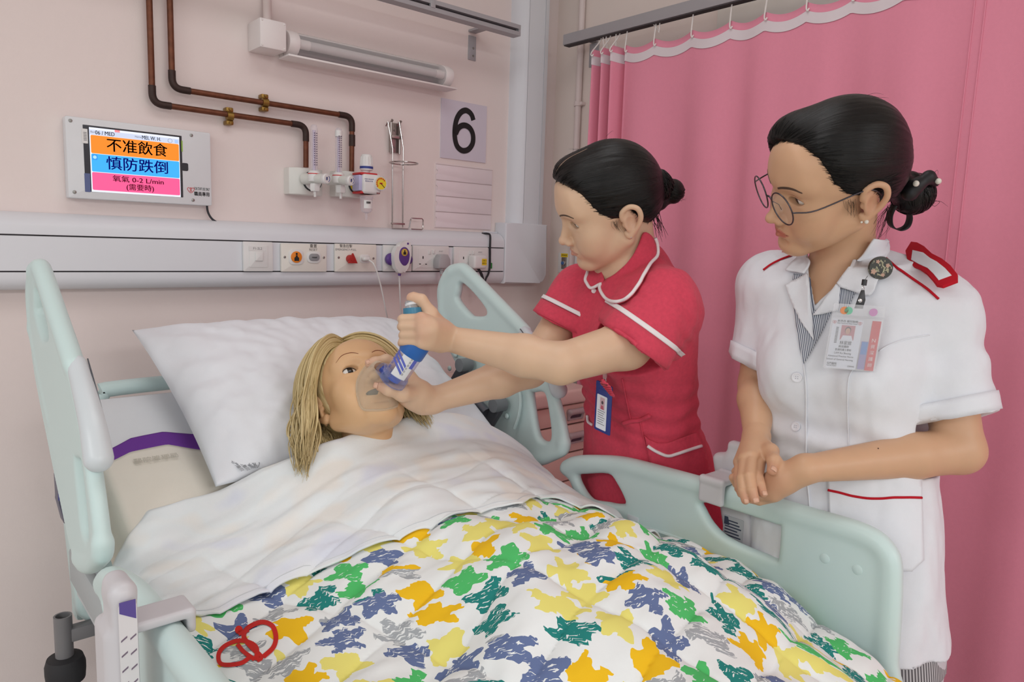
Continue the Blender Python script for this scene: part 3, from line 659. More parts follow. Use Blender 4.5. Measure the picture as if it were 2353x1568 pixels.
for i in range(14):
    an = i/14*2*np.pi; p0 = RP.p(c[0]+.0185*math.cos(an), c[1]-.008, -.02)+np.array((0, .0185*math.sin(an), 0)); p1 = RP.p(c[0]+.0165*math.cos(an), c[1]+.015, -.02)+np.array((0, .0165*math.sin(an), 0))
    G().tube([p0, p1], .0012, 5).obj('cap_ridge', white_pl, t)
G().lathe([(.013, 0), (.013, .016)], RP.p(c[0], a[1]-.002, -.025), (0, 0, 1), 18).obj('cap_neck', white_pl, t)
d = rx(873, 422); G().lathe([(.021, -.02), (.021, .004), (.0195, .006)], RP.p(d[0], d[1], 0), RP.n, 28).obj('dial_case', white_pl, t)
RP.slab('dial_face', circ(d[0], d[1], .0178, 28), .0055, .0066, mat('dial_yellow', rgb(238, 214, 50), .4), t)
g = G()
for i in range(9):
    an = math.radians(215-i*22); pc = np.array((d[0]+.0145*math.cos(an), d[1]+.0145*math.sin(an)))
    g.prism([RP.p(pc[0]+x*math.cos(an)-y*math.sin(an), pc[1]+x*math.sin(an)+y*math.cos(an), .0066) for x, y in [(-.002, -.0018), (.002, -.0018), (.002, .0018), (-.002, .0018)]], RP.n*.0004)
g.obj('dial_marks', red_m, t)
RP.slab('dial_mark', rrect(d[0]-.005, d[1]-.002, d[0]+.005, d[1]+.002, .0003), .0066, .0071, red_m, t)
G().tube([RP.p(d[0]-.002, d[1]+.001, .0075), RP.p(d[0]+.012, d[1]-.012, .0075)], .0008, 6).obj('needle', black_m, t)
G().lathe([(.02, 0), (.0215, .006), (.0195, .008), (.0195, .009)], RP.p(d[0], d[1], .003), RP.n, 28, False).obj('dial_rim', clr, t)
m0 = rx(848, 412); RP.text('lettering', 'HIGH VACUUM', m0[0], m0[1], .0045, blue_m, t, .0006); RP.text('lettering', 'REGULATOR', m0[0], m0[1]-.006, .0045, blue_m, t, .0006); RP.text('lettering', '2020', d[0]-.006, b[1]+.003, .006, red_m, t, .0006, bold=.03)
e = rx(850, 451); f_ = rx(850, 487); n_ = rx(850, 505); hh = e[1]-f_[1]
G().lathe([(.005, -.004), (.014, 0), (.017, .006), (.0185, hh-.008), (.020, hh-.006), (.020, hh)], RP.p(e[0], f_[1], -.02), (0, 0, 1), 24).obj('trap_bottle', clr, t)
G().lathe([(.0032, 0), (.004, f_[1]-n_[1])], RP.p(e[0], n_[1], -.02), (0, 0, 1), 12).obj('bottle_spout', clr, t)
g = G(); th = np.linspace(-2.5, -.75, 10); g.grid([[RP.p(e[0]+.0183*math.cos(s), z, -.02)+np.array((0, .0183*math.sin(s), 0)) for s in th] for z in (f_[1]+.010, f_[1]+.034)]); g.obj('bottle_label', white_pl, t)
for i in range(9): G().box(RP.p(e[0]-.011+i*.0016, f_[1]+.024, -.0010), RP.p(e[0]-.0102+i*.0016, f_[1]+.030, -.0004)).obj('bar_line', black_m, t)

# ---------------------------------------------------------------- wall lamp
t = thing('wall_lamp', 'switched-off tubular wall lamp with white junction box and clear cover', 'lamp', onY(800, 140, 0))
lp = mat('lamp_white', rgb(236, 228, 226), .4)
a = onY(597, 37, -.085); b = onY(659, 118, -.085); jz = (onY(597, 37, -.085)[2]+onY(660, 54, -.085)[2])/2; jb = (onY(596, 107, -.085)[2]+onY(659, 118.5, -.085)[2])/2
G().box((a[0], 0, jb), (b[0], -.085, jz), .004).obj('junction_box', lp, t)
for sx, sz in ((a[0]+.006, jz-.006), (b[0]-.006, jz-.006), (b[0]-.006, jb+.006), (a[0]+.006, jb+.006)): G().lathe([(.003, 0), (.002, .0015)], (sx, -.085, sz), (0, -1, 0), 8).obj('box_screw', lp, t)
Yc = -.055; A0 = onY(660, 93, Yc); A1 = onY(1030, 177, Yc); zc = (A0[2]+A1[2])/2; xa, xb = A0[0], A1[0]+.012; R = .036
G().box((xa-.01, -.02, zc-R-.008), (xb+.004, -.085, zc-R-.002), .002).obj('lower_shelf', lp, t)
G().box((xa, 0, zc-R), (xb, -.022, zc+R), .003).obj('back_plate', lp, t)
def hcyl(name, x0, x1, r, m, n=20):
    th = np.linspace(-np.pi*.5, np.pi*.5, n); G().grid([[(x, Yc+.03-(r+.006)*math.cos(s)*1.15, zc+r*math.sin(s)) for s in th] for x in np.linspace(x0, x1, 3)]).obj(name, m, t)
hcyl('clear_cover', xa+.03, xb-.03, R*.97, clear('ribbed_clear_cover', (.82, .80, .80), .22, .15))
for x0, x1 in ((xa, xa+.032), (xb-.032, xb)):
    th = np.linspace(-np.pi*.5, np.pi*.5, 16); g = G(); r = R
    prof = [(Yc+.03-(r+.006)*math.cos(s)*1.15, zc+r*math.sin(s)) for s in th]; g.prism([(x0, y, z) for y, z in prof], (x1-x0, 0, 0), .003); g.obj('end_cap', lp, t)
G().prism([(xa+.03, -.024, zc-R*.9), (xa+.03, -.03, zc-R*.5), (xa+.03, -.026, zc), (xa+.03, -.03, zc+R*.5), (xa+.03, -.024, zc+R*.9)], (xb-xa-.06, 0, 0)).obj('reflector', mat('lamp_reflector', rgb(150, 146, 148), .3, metal=.7), t)
G().tube([(xa+.03, Yc, zc), (xb-.03, Yc, zc)], .0125, 16).obj('lamp_tube', mat('lamp_tube_off', rgb(212, 206, 206), .25), t)
for x0 in (xa+.034, xb-.066): G().tube([(x0, Yc, zc), (x0+.03, Yc, zc)], .0132, 16).obj('tube_end', lp, t)
x, z = onY(614, 18, -.02)[0], jz
t = thing('lamp_conduit', 'short pink-painted conduit rising from the lamp junction box', 'conduit', (x, -.02, z))
G().tube([(x, -.02, z-.01), (x, -.02, 2.84)], .0115, 14).obj('conduit_pipe', mat('pink_conduit', rgb(230, 214, 210), .5), t)

# ---------------------------------------------------------------- sign, label holder, wire rack
SP = Plane((0, -.004, 0), (1, 0, 0), (0, 0, 1)); sx = lambda px, py, Y=-.004: (lambda p: (p[0], p[2]))(onY(px, py, Y))
t = thing('bed_number_sign', 'pale lilac square sign reading a large black 6', 'sign', onY(1065, 300, 0))
a, b, c, d = sx(1014, 225), sx(1118, 244), sx(1117, 375), sx(1013, 362); x0, x1, z1, z0 = (a[0]+d[0])/2, (b[0]+c[0])/2, (a[1]+b[1])/2, (c[1]+d[1])/2
SP.slab('sign_plate', rrect(x0, z0, x1, z1, .001), -.004, 0, mat('sign_lilac_white', rgb(216, 208, 220), .5), t)
q = sx(1066, 300); hN = (z1-z0)*.765; wN = (x1-x0)*.505
pl = smooth_path(np.array([(.905, .765, 0), (.83, .87, 0), (.70, .935, 0), (.53, .952, 0), (.33, .88, 0), (.17, .72, 0), (.10, .50, 0), (.115, .29, 0), (.21, .13, 0), (.38, .052, 0), (.56, .048, 0), (.74, .105, 0), (.875, .225, 0), (.905, .36, 0), (.86, .48, 0), (.74, .575, 0), (.56, .615, 0), (.38, .595, 0), (.23, .52, 0), (.13, .40, 0)]), 6)[:, :2]
P2 = np.stack([q[0]+(pl[:, 0]-.5)*wN, q[1]+(pl[:, 1]-.5)*hN], 1); tn_ = np.gradient(P2, axis=0); tn_ /= np.linalg.norm(tn_, axis=1)[:, None]; nn_ = np.stack([-tn_[:, 1], tn_[:, 0]], 1); hwid = wN*.098
G().grid([[SP.p(*(p_+n_*k), .0004+.00002*i) for k in (-hwid, 0, hwid)] for i, (p_, n_) in enumerate(zip(P2, nn_))]).obj('numeral', black_m, t, False)
t = thing('label_holder', 'clear four-slot name label holder below the number sign', 'label holder', onY(1065, 450, 0))
a, b, c, d = sx(1000, 371), sx(1131, 390), sx(1129, 529), sx(1000, 523); x0, x1, z1, z0 = (a[0]+d[0])/2, (b[0]+c[0])/2, (a[1]+b[1])/2, (c[1]+d[1])/2
SP.slab('backing', rrect(x0, z0, x1, z1, .002), -.004, -.001, mat('holder_pink_clear', rgb(238, 225, 224), .3), t)
hh = (z1-z0-.006)/4
for i in range(4):
    za = z0+.002+i*hh; nt_ = .006
    o_ = [(x0+.003, za), (x1-.002, za), (x1-.002, za+hh-.002), (x0+.003, za+hh-.002), (x0+.003, za+hh*.5+.008), (x0+.009, za+hh*.5+.004), (x0+.009, za+hh*.5-.004), (x0+.003, za+hh*.5-.008)]
    SP.slab('slot_window', o_, -.0008, .001, mat('slot_window_clear', rgb(238, 226, 229), .15, spec=.6), t, .0004)
    G().box(SP.p(x0+.002, za+hh-.0022, 0), SP.p(x1-.001, za+hh-.0008, .0016)).obj('slot_lip', mat('holder_edge', rgb(200, 184, 184), .3), t)
t = thing('wire_bottle_holder', 'chrome wire bottle holder with ring hung on a steel wall plate', 'wire holder', onY(910, 400, 0))
P_ = lambda px, py, Y=-.03: onY(px, py, Y)
a = P_(897, 281, -.008); b = P_(916, 352, -.008); steel = mat('brushed_steel', rgb(172, 164, 160), .3, metal=.9)
G().box((a[0], 0, b[2]), (b[0], -.006, a[2]), .001).obj('wall_plate', steel, t)
for xx in (a[0], b[0]): G().tube([(xx, -.012, b[2]-.004), (xx, -.012, a[2]), (xx, -.02, a[2]+.006)], .004, 8).obj('plate_hook', steel, t)
for zz in (.25, .82): G().lathe([(.0035, 0), (.0025, .002)], ((a[0]+b[0])/2, -.006, a[2]-(a[2]-b[2])*zz), (0, -1, 0), 10).obj('plate_screw', screw_m, t)
G().box((a[0]-.002, -.018, P_(905, 312)[2]-.006), (b[0]+.006, -.022, P_(905, 312)[2]+.004), .001).obj('cross_strap', steel, t)
for q in ([(891, 280), (896, 352), (901, 523)], [(917, 280), (922, 352), (925, 523)]):
    pts = [P_(*q[0], -.022)+np.array((0, .012, -.01)), P_(*q[0], -.022), P_(*q[0], -.026)+np.array((.002, 0, .002))]+[P_(*s) for s in q[1:]]
    xm = pts[1][0]; zt = pts[1][2]; xb_ = P_(*q[2])[0]
    G().tube([(xm, -.012, zt-.012), (xm, -.022, zt), (xb_, -.028, zt-.08), (xb_, -.03, P_(*q[2])[2])], .0022, 8).obj('upright_wire', chrome_m, t)
r0 = P_(929, 375, -.075); G().tube([(r0[0]+.044*math.cos(s), -.072+.044*math.sin(s), r0[2]) for s in np.linspace(0, 2*np.pi, 40, endpoint=False)], .0022, 8, closed=True).obj('ring_wire', chrome_m, t)
bz_ = P_(905, 525)[2]; xb0, xb1, xb2, xb3 = P_(901, 525)[0], P_(926, 525)[0], P_(940, 502)[0], P_(968, 502)[0]; zu = P_(950, 502)[2]
G().tube([(xb0, -.03, bz_), (xb2-.003, -.03, bz_), (xb2, -.032, bz_+.006), (xb2, -.04, zu-.004), (xb2+.004, -.04, zu), (xb3-.004, -.04, zu), (xb3, -.04, zu-.004), (xb3, -.04, bz_+.004), (xb3-.004, -.04, bz_), (xb2+.004, -.04, bz_)], .0022, 8).obj('foot_wire', chrome_m, t)
G().box((xb0-.003, -.026, bz_+.012), (xb1+.004, -.036, bz_+.018), .001).obj('foot_clip', steel, t)

# ---------------------------------------------------------------- rails, side-wall pipe, speaker plate
Yr = -.16; t = thing('ceiling_curtain_rail', 'grey slotted curtain rail ending over the corner trunking', 'curtain rail', onY(1100, 30, Yr))
e0 = onY(1197, 62, Yr-.018); xe = e0[0]; zt = onY(1197, 58, Yr-.018)[2]; zb = onY(1193, 82, Yr-.018)[2]; x0 = -1.5; hm = zt-zb
g = G()
g.prism([(x0, Yr-.018, zb), (x0, Yr+.018, zb), (x0, Yr+.018, zt), (x0, Yr-.018, zt), (x0, Yr-.018, zb+hm*.62), (x0, Yr-.006, zb+hm*.62), (x0, Yr-.006, zb+hm*.36), (x0, Yr-.018, zb+hm*.36)], (xe-x0, 0, 0)); g.obj('rail_profile', alu_m, t)
G().box((xe-.008, Yr-.0175, zb+hm*.3), (xe, Yr+.01, zb+hm*.7)).obj('end_stop', alu_m, t)
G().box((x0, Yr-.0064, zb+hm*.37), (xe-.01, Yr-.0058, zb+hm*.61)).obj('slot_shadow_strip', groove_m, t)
b0 = onY(1093, 75, -.02); G().box((b0[0]-.016, 0, zb-.06), (b0[0]+.016, -.004, zb+.02), .001).obj('wall_bracket', alu_m, t)
G().box((b0[0]-.016, 0, zt-.004), (b0[0]+.016, Yr, zt+.004), .001).obj('bracket_arm', alu_m, t)
for dz in (-.02, -.045): G().lathe([(.004, 0), (.003, .002)], (b0[0]+.004, -.004, zb+dz), (0, -1, 0), 8).obj('bracket_screw', screw_m, t)
s_ = onY(995, 9, Yr-.018); G().box((s_[0]-.009, Yr-.0195, zb+hm*.3), (s_[0]+.009, Yr-.01, zb+hm*.85), .001).obj('stop_block', alu_m, t)
XR = XCUR; t = thing('side_curtain_rail', 'grey curtain rail along the side wall carrying the pink curtain', 'curtain rail', onX(1300, 90, XR))
p0 = onX(1293, 104, XR-.016); zb = p0[2]; zt = onX(1293, 80, XR-.016)[2]; y0 = p0[1]
G().box((XR-.016, -2.6, zb), (XR+.016, y0, zt), .002).obj('rail_profile', alu_m, t)
G().box((XR-.013, -2.58, zb-.003), (XR+.013, y0-.003, zb+.001)).obj('rail_slot', groove_m, t)
p = onX(1365, 97, XW-.005); G().box((XW-.004, p[1]-.022, zb-.05), (XW, p[1]+.022, zb+.03), .001).obj('wall_bracket', alu_m, t)
G().box((XW, p[1]-.016, zt-.002), (XR, p[1]+.016, zt+.006), .001).obj('bracket_arm', alu_m, t)
p = onX(1331, 200, XW-.012); t = thing('wall_conduit', 'slim painted conduit running down the side wall beside the curtain', 'conduit', (XW, p[1], 1.2))
cm = mat('pink_conduit', rgb(230, 214, 210), .5)
G().tube([(XW-.014, p[1], .3), (XW-.014, p[1], 2.84)], .0115, 14).obj('conduit_pipe', cm, t)
c = onX(1322, 240, XW-.014); G().tube([(XW-.014, p[1], c[2]-.008), (XW-.014, p[1], c[2]+.008)], .0155, 14).obj('conduit_coupling', cm, t)
G().box((XW-.02, p[1]-.024, c[2]-.006), (XW, p[1], c[2]+.004), .001).obj('saddle_clip', cm, t)
WP = Plane((XW, 0, 0), (0, -1, 0), (0, 0, 1)); wx = lambda px, py: (lambda q: (-q[1], q[2]))(onX(px, py, XW-.008))
a = wx(1283, 580); b = wx(1325, 629); t = thing('microphone_outlet', 'white wall outlet with yellow strip and blue round connector behind the red-dressed nurse', 'wall outlet', onX(1300, 605, XW))
WP.slab('plate', rrect(a[0], b[1], b[0], a[1], .003), 0, .008, white_pl, t, .002)
c = wx(1297, 587); WP.slab('yellow_strip', rrect(c[0]-.018, c[1]-.007, c[0]+.018, c[1]+.007, .0005), .008, .0086, yellow_m, t); WP.text('lettering', 'SPEAKER', c[0], c[1], .0075, black_m, t, .0088)
c = wx(1296.5, 605); WP.slab('connector_plate', rrect(c[0]-.013, c[1]-.022, c[0]+.013, c[1]+.022, .002), .008, .011, steel, t, .001)
G().lathe([(.010, 0), (.010, .006), (.008, .007)], WP.p(c[0], c[1], .010), WP.n, 18).obj('connector_ring', steel, t); G().lathe([(.0072, 0), (.006, .004)], WP.p(c[0], c[1], .016), WP.n, 16).obj('connector_face', mat('connector_blue', rgb(70, 110, 170), .4), t)

# ---------------------------------------------------------------- pink curtain
cur_m = mat('pink_curtain_cloth', rgb(236, 148, 170), .85, spec=.2, noise=.03, nscale=120, bump=.2, bscale=700, sheen=.15)
tape_m = mat('white_header_tape', rgb(228, 216, 220), .8)
t = thing('curtain', 'long pink hospital curtain with white header tape hung along the side wall', 'curtain', (XCUR, -.9, 0))
hooks_y = [onX(q, 90, XCUR)[1] for q in (1381, 1387, 1394, 1402, 1416, 1423, 1441, 1506, 1590, 1677, 1757, 1850, 1950, 2070)]+[-1.62, -1.78, -1.95, -2.15, -2.35]
yA = hooks_y[0]+.006; yB = -2.55; y_b = onX(1441, 100, XCUR)[1]
ys = np.concatenate([np.linspace(yA, y_b, 70), np.linspace(y_b, yB, 300)[1:]])
s1 = np.clip((ys-y_b)/(yA-y_b), 0, 1)
def fold(y, z01):
    """z01: 0 at the top, 1 at the floor"""
    b = np.clip((y-y_b)/(yA-y_b), 0, 1); bun = np.where(b > 0, .036*np.sin(b*3.0*2*np.pi-.9)*np.minimum(1, b*5), 0)
    q = np.stack([y*5.5, np.full_like(y, 3.3), z01*.35], 1); q2 = np.stack([y*13, np.full_like(y, 8.3), z01*.5], 1)
    fl = .030*vnoise(q, 1., 3)+.015*vnoise(q2, 1., 9)+.016*np.sin(y*27+z01*.6)*np.exp(-((y+.55)/.32)**2)
    return bun+fl*np.minimum(1, np.maximum(.25, z01*5+.15))*np.where(b > 0, .3, 1)
ztop_c = zb-.045; Z = np.concatenate([[0, .012, .024, .030, .04, .06], np.linspace(.09, 1, 40)]); rows = []; hk = np.array(sorted(hooks_y))
def sag(y):
    i = np.clip(np.searchsorted(hk, y), 1, len(hk)-1); a, b = hk[i-1], hk[i]; f = (y-a)/(b-a); return -np.minimum(.018, (b-a)*.14)*np.clip(4*f*(1-f), 0, 1)
for q in Z:
    z = ztop_c+sag(ys)*np.exp(-q*9)-q*(ztop_c-.06); rows.append(np.stack([XCUR+fold(ys, np.full_like(ys, q)), ys, z], 1))
RW = np.array(rows); gsh = G().grid(RW); cloth = gsh.obj('curtain_cloth', cur_m, t, True)
sol = cloth.modifiers.new('thickness', 'SOLIDIFY'); sol.thickness = .0015; sol.offset = 1
tp_ = []
for q in (.010, .0235):
    z = ztop_c+sag(ys)*np.exp(-q*9)-q*(ztop_c-.06); tp_.append(np.stack([XCUR+fold(ys, np.full_like(ys, q))-.0022, ys, z], 1))
G().grid(np.array(tp_)).obj('header_tape', tape_m, t, True)
hook_m = mat('white_hook', rgb(236, 228, 224), .4)
for y in hk:
    xx = XCUR+fold(np.array([y]), np.array([.015]))[0]-.005
    G().tube([(XCUR, y, zb+.004), (XCUR-.002, y, zb-.012), (xx-.002, y, ztop_c-.012), (xx-.003, y-.004, ztop_c-.024), (xx, y-.007, ztop_c-.018)], .0022, 6, sub=3).obj('curtain_hook', hook_m, t)
y = onX(1516, 35, XCUR)[1]; G().tube([(XCUR, y+.022, zb-.002), (XCUR, y+.008, zb-.016), (XCUR, y, zb-.03), (XCUR, y-.002, zb-.002)], .002, 6).obj('curtain_hook', hook_m, t)
g = G(); ysm = onX(2218, 300, XCUR-.01)[1]
for dy in (-.011, .011):
    g.tube([(XCUR+fold(np.array([ysm+dy]), np.array([q]))[0]-.001, ysm+dy, ztop_c-q*(ztop_c-.06)) for q in np.linspace(.02, 1, 30)], .0016, 6)
g.obj('curtain_seam', cur_m, t)
# ---------------------------------------------------------------- hospital bed
mint = mat('mint_plastic', rgb(210, 231, 229), .38, spec=.4, noise=.012, nscale=6)
mint2 = mat('pale_grey_plastic', rgb(214, 221, 225), .35, noise=.01)
dgrey = mat('dark_grey_metal', rgb(96, 98, 104), .4, metal=.4)
XL, XRr = .230, 1.2
bed = thing('hospital_bed', 'mint green hospital bed with raised side rails and tilted backrest', 'bed', (.72, -1.25, 0))
HEAD = [(-.465, 1.445), (-.505, 1.434), (-.625, 1.366), (-.744, 1.298), (-.82, 1.22), (-.868, 1.14), (-.900, 1.06), (-.896, 1.022), (-.872, 1.004), (-.81, .965), (-.725, .95), (-.62, 1.03), (-.52, 1.12), (-.42, 1.22), (-.385, 1.30), (-.372, 1.37), (-.41, 1.43)]
pxX = lambda q, X=1.2: tuple(onX(*q, X)[1:])
H1 = [pxX(q) for q in [(1064, 650), (1058, 672), (1057, 690), (1084, 722), (1098, 727), (1119, 725), (1122, 712), (1092, 673)]]
H2 = [pxX(q) for q in [(1226, 908), (1232, 902), (1252, 901), (1261, 918), (1271, 985), (1268, 1012), (1250, 1012), (1238, 990)]]
FOOT = [(-.885, .975), (-.905, 1.005), (-.95, 1.022), (-.998, 1.034), (-1.06, 1.048), (-1.149, 1.054), (-1.353, 1.06), (-1.5, 1.062), (-1.585, 1.062), (-1.625, 1.045), (-1.645, 1.005), (-1.655, .85), (-1.655, .66), (-.99, .66), (-.965, .80), (-.945, .90), (-.92, .955)]
FA = [pxX(q) for q in [(1331, 1093), (1353, 1089), (1402, 1088), (1422, 1110), (1440, 1145), (1440, 1157), (1420, 1158), (1398, 1154), (1362, 1147), (1342, 1122)]]
FB = [pxX(q) for q in [(1615, 1155), (1650, 1160), (1720, 1182), (1790, 1205), (1798, 1212), (1793, 1276), (1785, 1282), (1728, 1261), (1672, 1234), (1640, 1204), (1620, 1170)]]
def panel(name, X, out, holes, rims, th, parent, h=.0055, ridges=()):
    o = poly2d(smooth_path(np.array([(a, b, 0) for a, b in out]), 3, True)[:, :2]); hs = [poly2d(smooth_path(np.array([(a, b, 0) for a, b in q]), 3, True)[:, :2]) for q in holes]
    def flat(p):
        d = o(p[:, 1:]); 
        for q in hs: d = np.maximum(d, -q(p[:, 1:]))
        rr = .011; a = d+rr; b = np.abs(p[:, 0]-X)-th+rr
        return np.minimum(np.maximum(a, b), 0)+np.hypot(np.maximum(a, 0), np.maximum(b, 0))-rr
    A = np.array(out); F = Field(); c = np.array([X, *A.mean(0)]); F.u(Prim(flat, c, float(np.hypot(*(A-A.mean(0)).T).max())+.05), 0)
    for path, r0, r1 in rims:
        P = smooth_path(np.array([(X, a, b) for a, b in path]), 4); R = np.linspace(r0, r1, len(P))
        F.u(polycone(P, R), .010)
    lo = np.array([X-.06, A[:, 0].min()-.04, A[:, 1].min()-.04]); hi = np.array([X+.06, A[:, 0].max()+.04, A[:, 1].max()+.04])
    return surf_obj(name, F, h, mint, parent, lo, hi, relax=2)
hrim = [([(-.44, 1.421), (-.478, 1.431), (-.509, 1.421), (-.631, 1.353), (-.741, 1.290)], .0145, .0145), ([(-.44, 1.421), (-.398, 1.38), (-.395, 1.31)], .0145, .012), ([(-.395, 1.31), (-.462, 1.235), (-.552, 1.158)], .012, .011)]
frim = [([(-.905, .985), (-.95, 1.008), (-1.06, 1.032), (-1.149, 1.0375), (-1.353, 1.0435), (-1.5, 1.0455), (-1.588, 1.044), (-1.622, 1.025), (-1.632, .98), (-1.639, .80)], .0168, .0160)]
lrim = [([(-.890, 1.04), (-.878, 1.018), (-.80, .979), (-.73, .962)], .0145, .013)]
for nm, X in (('head_side_rail', XRr), ('head_side_rail', XL)):
    s = 1 if X > .7 else -1
    hr = panel(nm, X, HEAD, [H1, H2], hrim+lrim, .012, bed)
    F = Field(); P = smooth_path(np.array([(X-s*.004, a, b) for a, b in [(-.742, 1.289), (-.795, 1.248), (-.842, 1.205), (-.868, 1.165)]]), 4)
    F.u(polycone(P, np.linspace(.0150, .0205, len(P))), 0)
    hc = surf_obj('grip_cover', F, .005, mint2, hr, relax=2); hc['label'] = 'whiter grey grip section of the rail'
    G().tube(P+np.array((-s*.0155, 0, .008)), .0012, 6).obj('grip_seam', dgrey, hr)
for X in (XRr, XL):
    s = 1 if X > .7 else -1
    fr_ = panel('foot_side_rail', X, FOOT, [FA, FB], frim, .0125, bed)
    for q in ((1895, 1284), (1970, 1310)):
        c = onX(*q, 1.2-.0125); G().lathe([(.0085, 0), (.0085, .0012), (.0075, .0018)], (X-s*.0118, c[1], c[2]), (-s, 0, 0), 20).obj('round_plug', mint, fr_)
    g = G(); g.tube(smooth_path(np.array([(X-s*.012, a, b) for a, b in [pxX(q) for q in [(1400, 1200), (1470, 1205), (1560, 1232), (1620, 1260), (1650, 1290)]]]), 5), .004, 8); g.obj('moulded_ridge', mint, fr_)
    G().box((X-s*.0122-.002, -1.13, .915), (X-s*.0122+.002, -1.10, .935), .001).obj('recess_mark', mint2, fr_)
# link arms and pivots behind the right head rail
arm = [onX(*q, 1.168) for q in [(1060, 827), (1080, 829), (1053, 871), (1045, 860)]]
def link_arm(a, b, w, X, nm='link_arm'):
    g = G(); g.tube([(X, *a), (X, *b)], w, 12); o = g.obj(nm, dgrey, bed); return o
p = lambda q: tuple(onX(*q, 1.165)[1:])
for (a, b) in (((1072, 838), (1035, 900)), ((1150, 930), (1108, 1000))):
    A, B = np.array(p(a)), np.array(p(b)); d = (B-A)/np.linalg.norm(B-A); n = np.array((-d[1], d[0])); w = .017
    G().prism([(1.172, *(A+n*w)), (1.172, *(A-n*w)), (1.172, *(B-n*w)), (1.172, *(B+n*w))], (-.018, 0, 0), .006, 3).obj('link_arm', dgrey, bed)
    G().tube([(1.176, *A), (1.14, *A)], .018, 16).obj('link_pivot', mat('link_pivot_grey', rgb(126, 130, 134), .4), bed)
for q in ((1164, 957), (1046, 816), (1033, 847)):
    c = onX(*q, 1.182); G().sphere(c, .0075, 12, (.6, 1, 1)).obj('rail_stud', mint, bed)
a, b = onX(1095, 925, 1.15), onX(1118, 950, 1.15); G().tube([a, b], .014, 14).obj('gas_strut', mat('strut_grey', rgb(110, 112, 120), .3, metal=.6), bed)
g = G(); g.tube(smooth_path(np.array([onX(*q, 1.178) for q in [(1190, 882), (1196, 920), (1192, 955), (1182, 985)]]), 5), .004, 8); g.obj('moulded_ridge', mint, bed)
# frame of the bed
G().box((.29, -1.60, .70), (1.15, -.30, .755), .01).obj('frame', mint2, bed)
G().box((.27, -.95, .765), (.29, -.36, .84), .006).obj('mattress_guard', mat('guard_grey', rgb(178, 186, 188), .45), bed)
G().tube(smooth_path(np.array([(.335, -.335, 1.05), (.337, -.335, 1.12), (.35, -.335, 1.155), (.385, -.335, 1.166), (.72, -.335, 1.168), (1.07, -.335, 1.166), (1.10, -.335, 1.155), (1.11, -.335, 1.12), (1.112, -.335, 1.05)]), 5), .017, 14).obj('head_bar', mint, bed)
c = .93; bk = G(); bk.prism([(.30, -.95, .775), (.30, -.95, .81), (.30, -.37, 1.025), (.30, -.37, .99)], (.84, 0, 0)); bk.obj('backrest_platform', mint2, bed)
hp_ = Plane((0, -.21, 0), (1, 0, 0), (0, 0, 1)); hx_ = lambda px, py, Y=-.21: (lambda q: (q[0], q[2]))(onY(px, py, Y))
pts = [hx_(*q) for q in [(148, 1195), (170, 1190), (212, 1200), (214, 1418), (190, 1418), (172, 1405)]]
G().prism([(x, -.24, z) for x, z in pts], (0, .06, 0), .012, 3).obj('head_post', mint, bed)
G().box((.30, -.22, .60), (1.12, -.17, .92), .012).obj('head_board', mint, bed)
pts = [hx_(*q, -.26) for q in [(126, 1092), (134, 1078), (172, 1150), (190, 1215), (170, 1212), (142, 1195), (130, 1150)]]
lt = G().prism([(x, -.29, z) for x, z in pts], (0, .05, 0), .006).obj('latch', mat('latch_grey', rgb(90, 92, 112), .4), bed)
pts = [hx_(*q, -.26) for q in [(128, 1110), (134, 1095), (142, 1120), (136, 1140), (128, 1142)]]
G().prism([(x, -.293, z) for x, z in pts], (0, .01, 0), .002).obj('latch_button', mat('latch_blue', rgb(52, 58, 140), .4), lt)
def bumper(X, Y, zt):
    gg = G(); gg.lathe([(.016, -.10), (.0185, -.098), (.0185, 0), (.0185, .002), (.0145, .002), (.0145, -.03)], (X, Y, zt), (0, 0, 1), 22); b = gg.obj('pole_socket', mat('socket_grey', rgb(128, 126, 128), .45), bed)
    G().lathe([(.026, -.158), (.039, -.152), (.041, -.13), (.041, -.115), (.036, -.098), (.02, -.094)], (X, Y, zt), (0, 0, 1), 26).obj('bumper_roller', dark_m, bed)
q = hx_(144, 1417, -.25); bumper(q[0], -.25, q[1])
G().box((q[0]+.012, -.265, q[1]-.062), (.34, -.235, q[1]-.03), .004).obj('socket_bracket', mat('socket_grey', rgb(128, 126, 128), .45), bed)
bumper(1.17, -.25, q[1]); G().box((1.10, -.265, q[1]-.062), (1.16, -.235, q[1]-.03), .004).obj('socket_bracket', mat('socket_grey', rgb(128, 126, 128), .45), bed)
for y in (-.55, -1.85):
    G().box((.62, y-.1, .22), (.82, y+.1, .71), .02).obj('lift_column', mint2, bed)
G().box((.36, -2.05, .16), (1.08, -.30, .235), .015).obj('base_frame', mint2, bed)
for x in (.34, 1.10):
    for y in (-.36, -2.0):
        w = G().lathe([(.012, -.016), (.058, -.016), (.062, -.008), (.062, .008), (.058, .016), (.012, .016)], (x, y, .062), (1, 0, 0), 24).obj('castor_wheel', dark_m, bed)
        G().box((x-.022, y-.025, .06), (x+.022, y+.02, .17), .006).obj('castor_fork', mint2, w)
G().box((.30, -2.16, .45), (1.14, -2.12, .76), .015, 3).obj('foot_board', mint, bed)
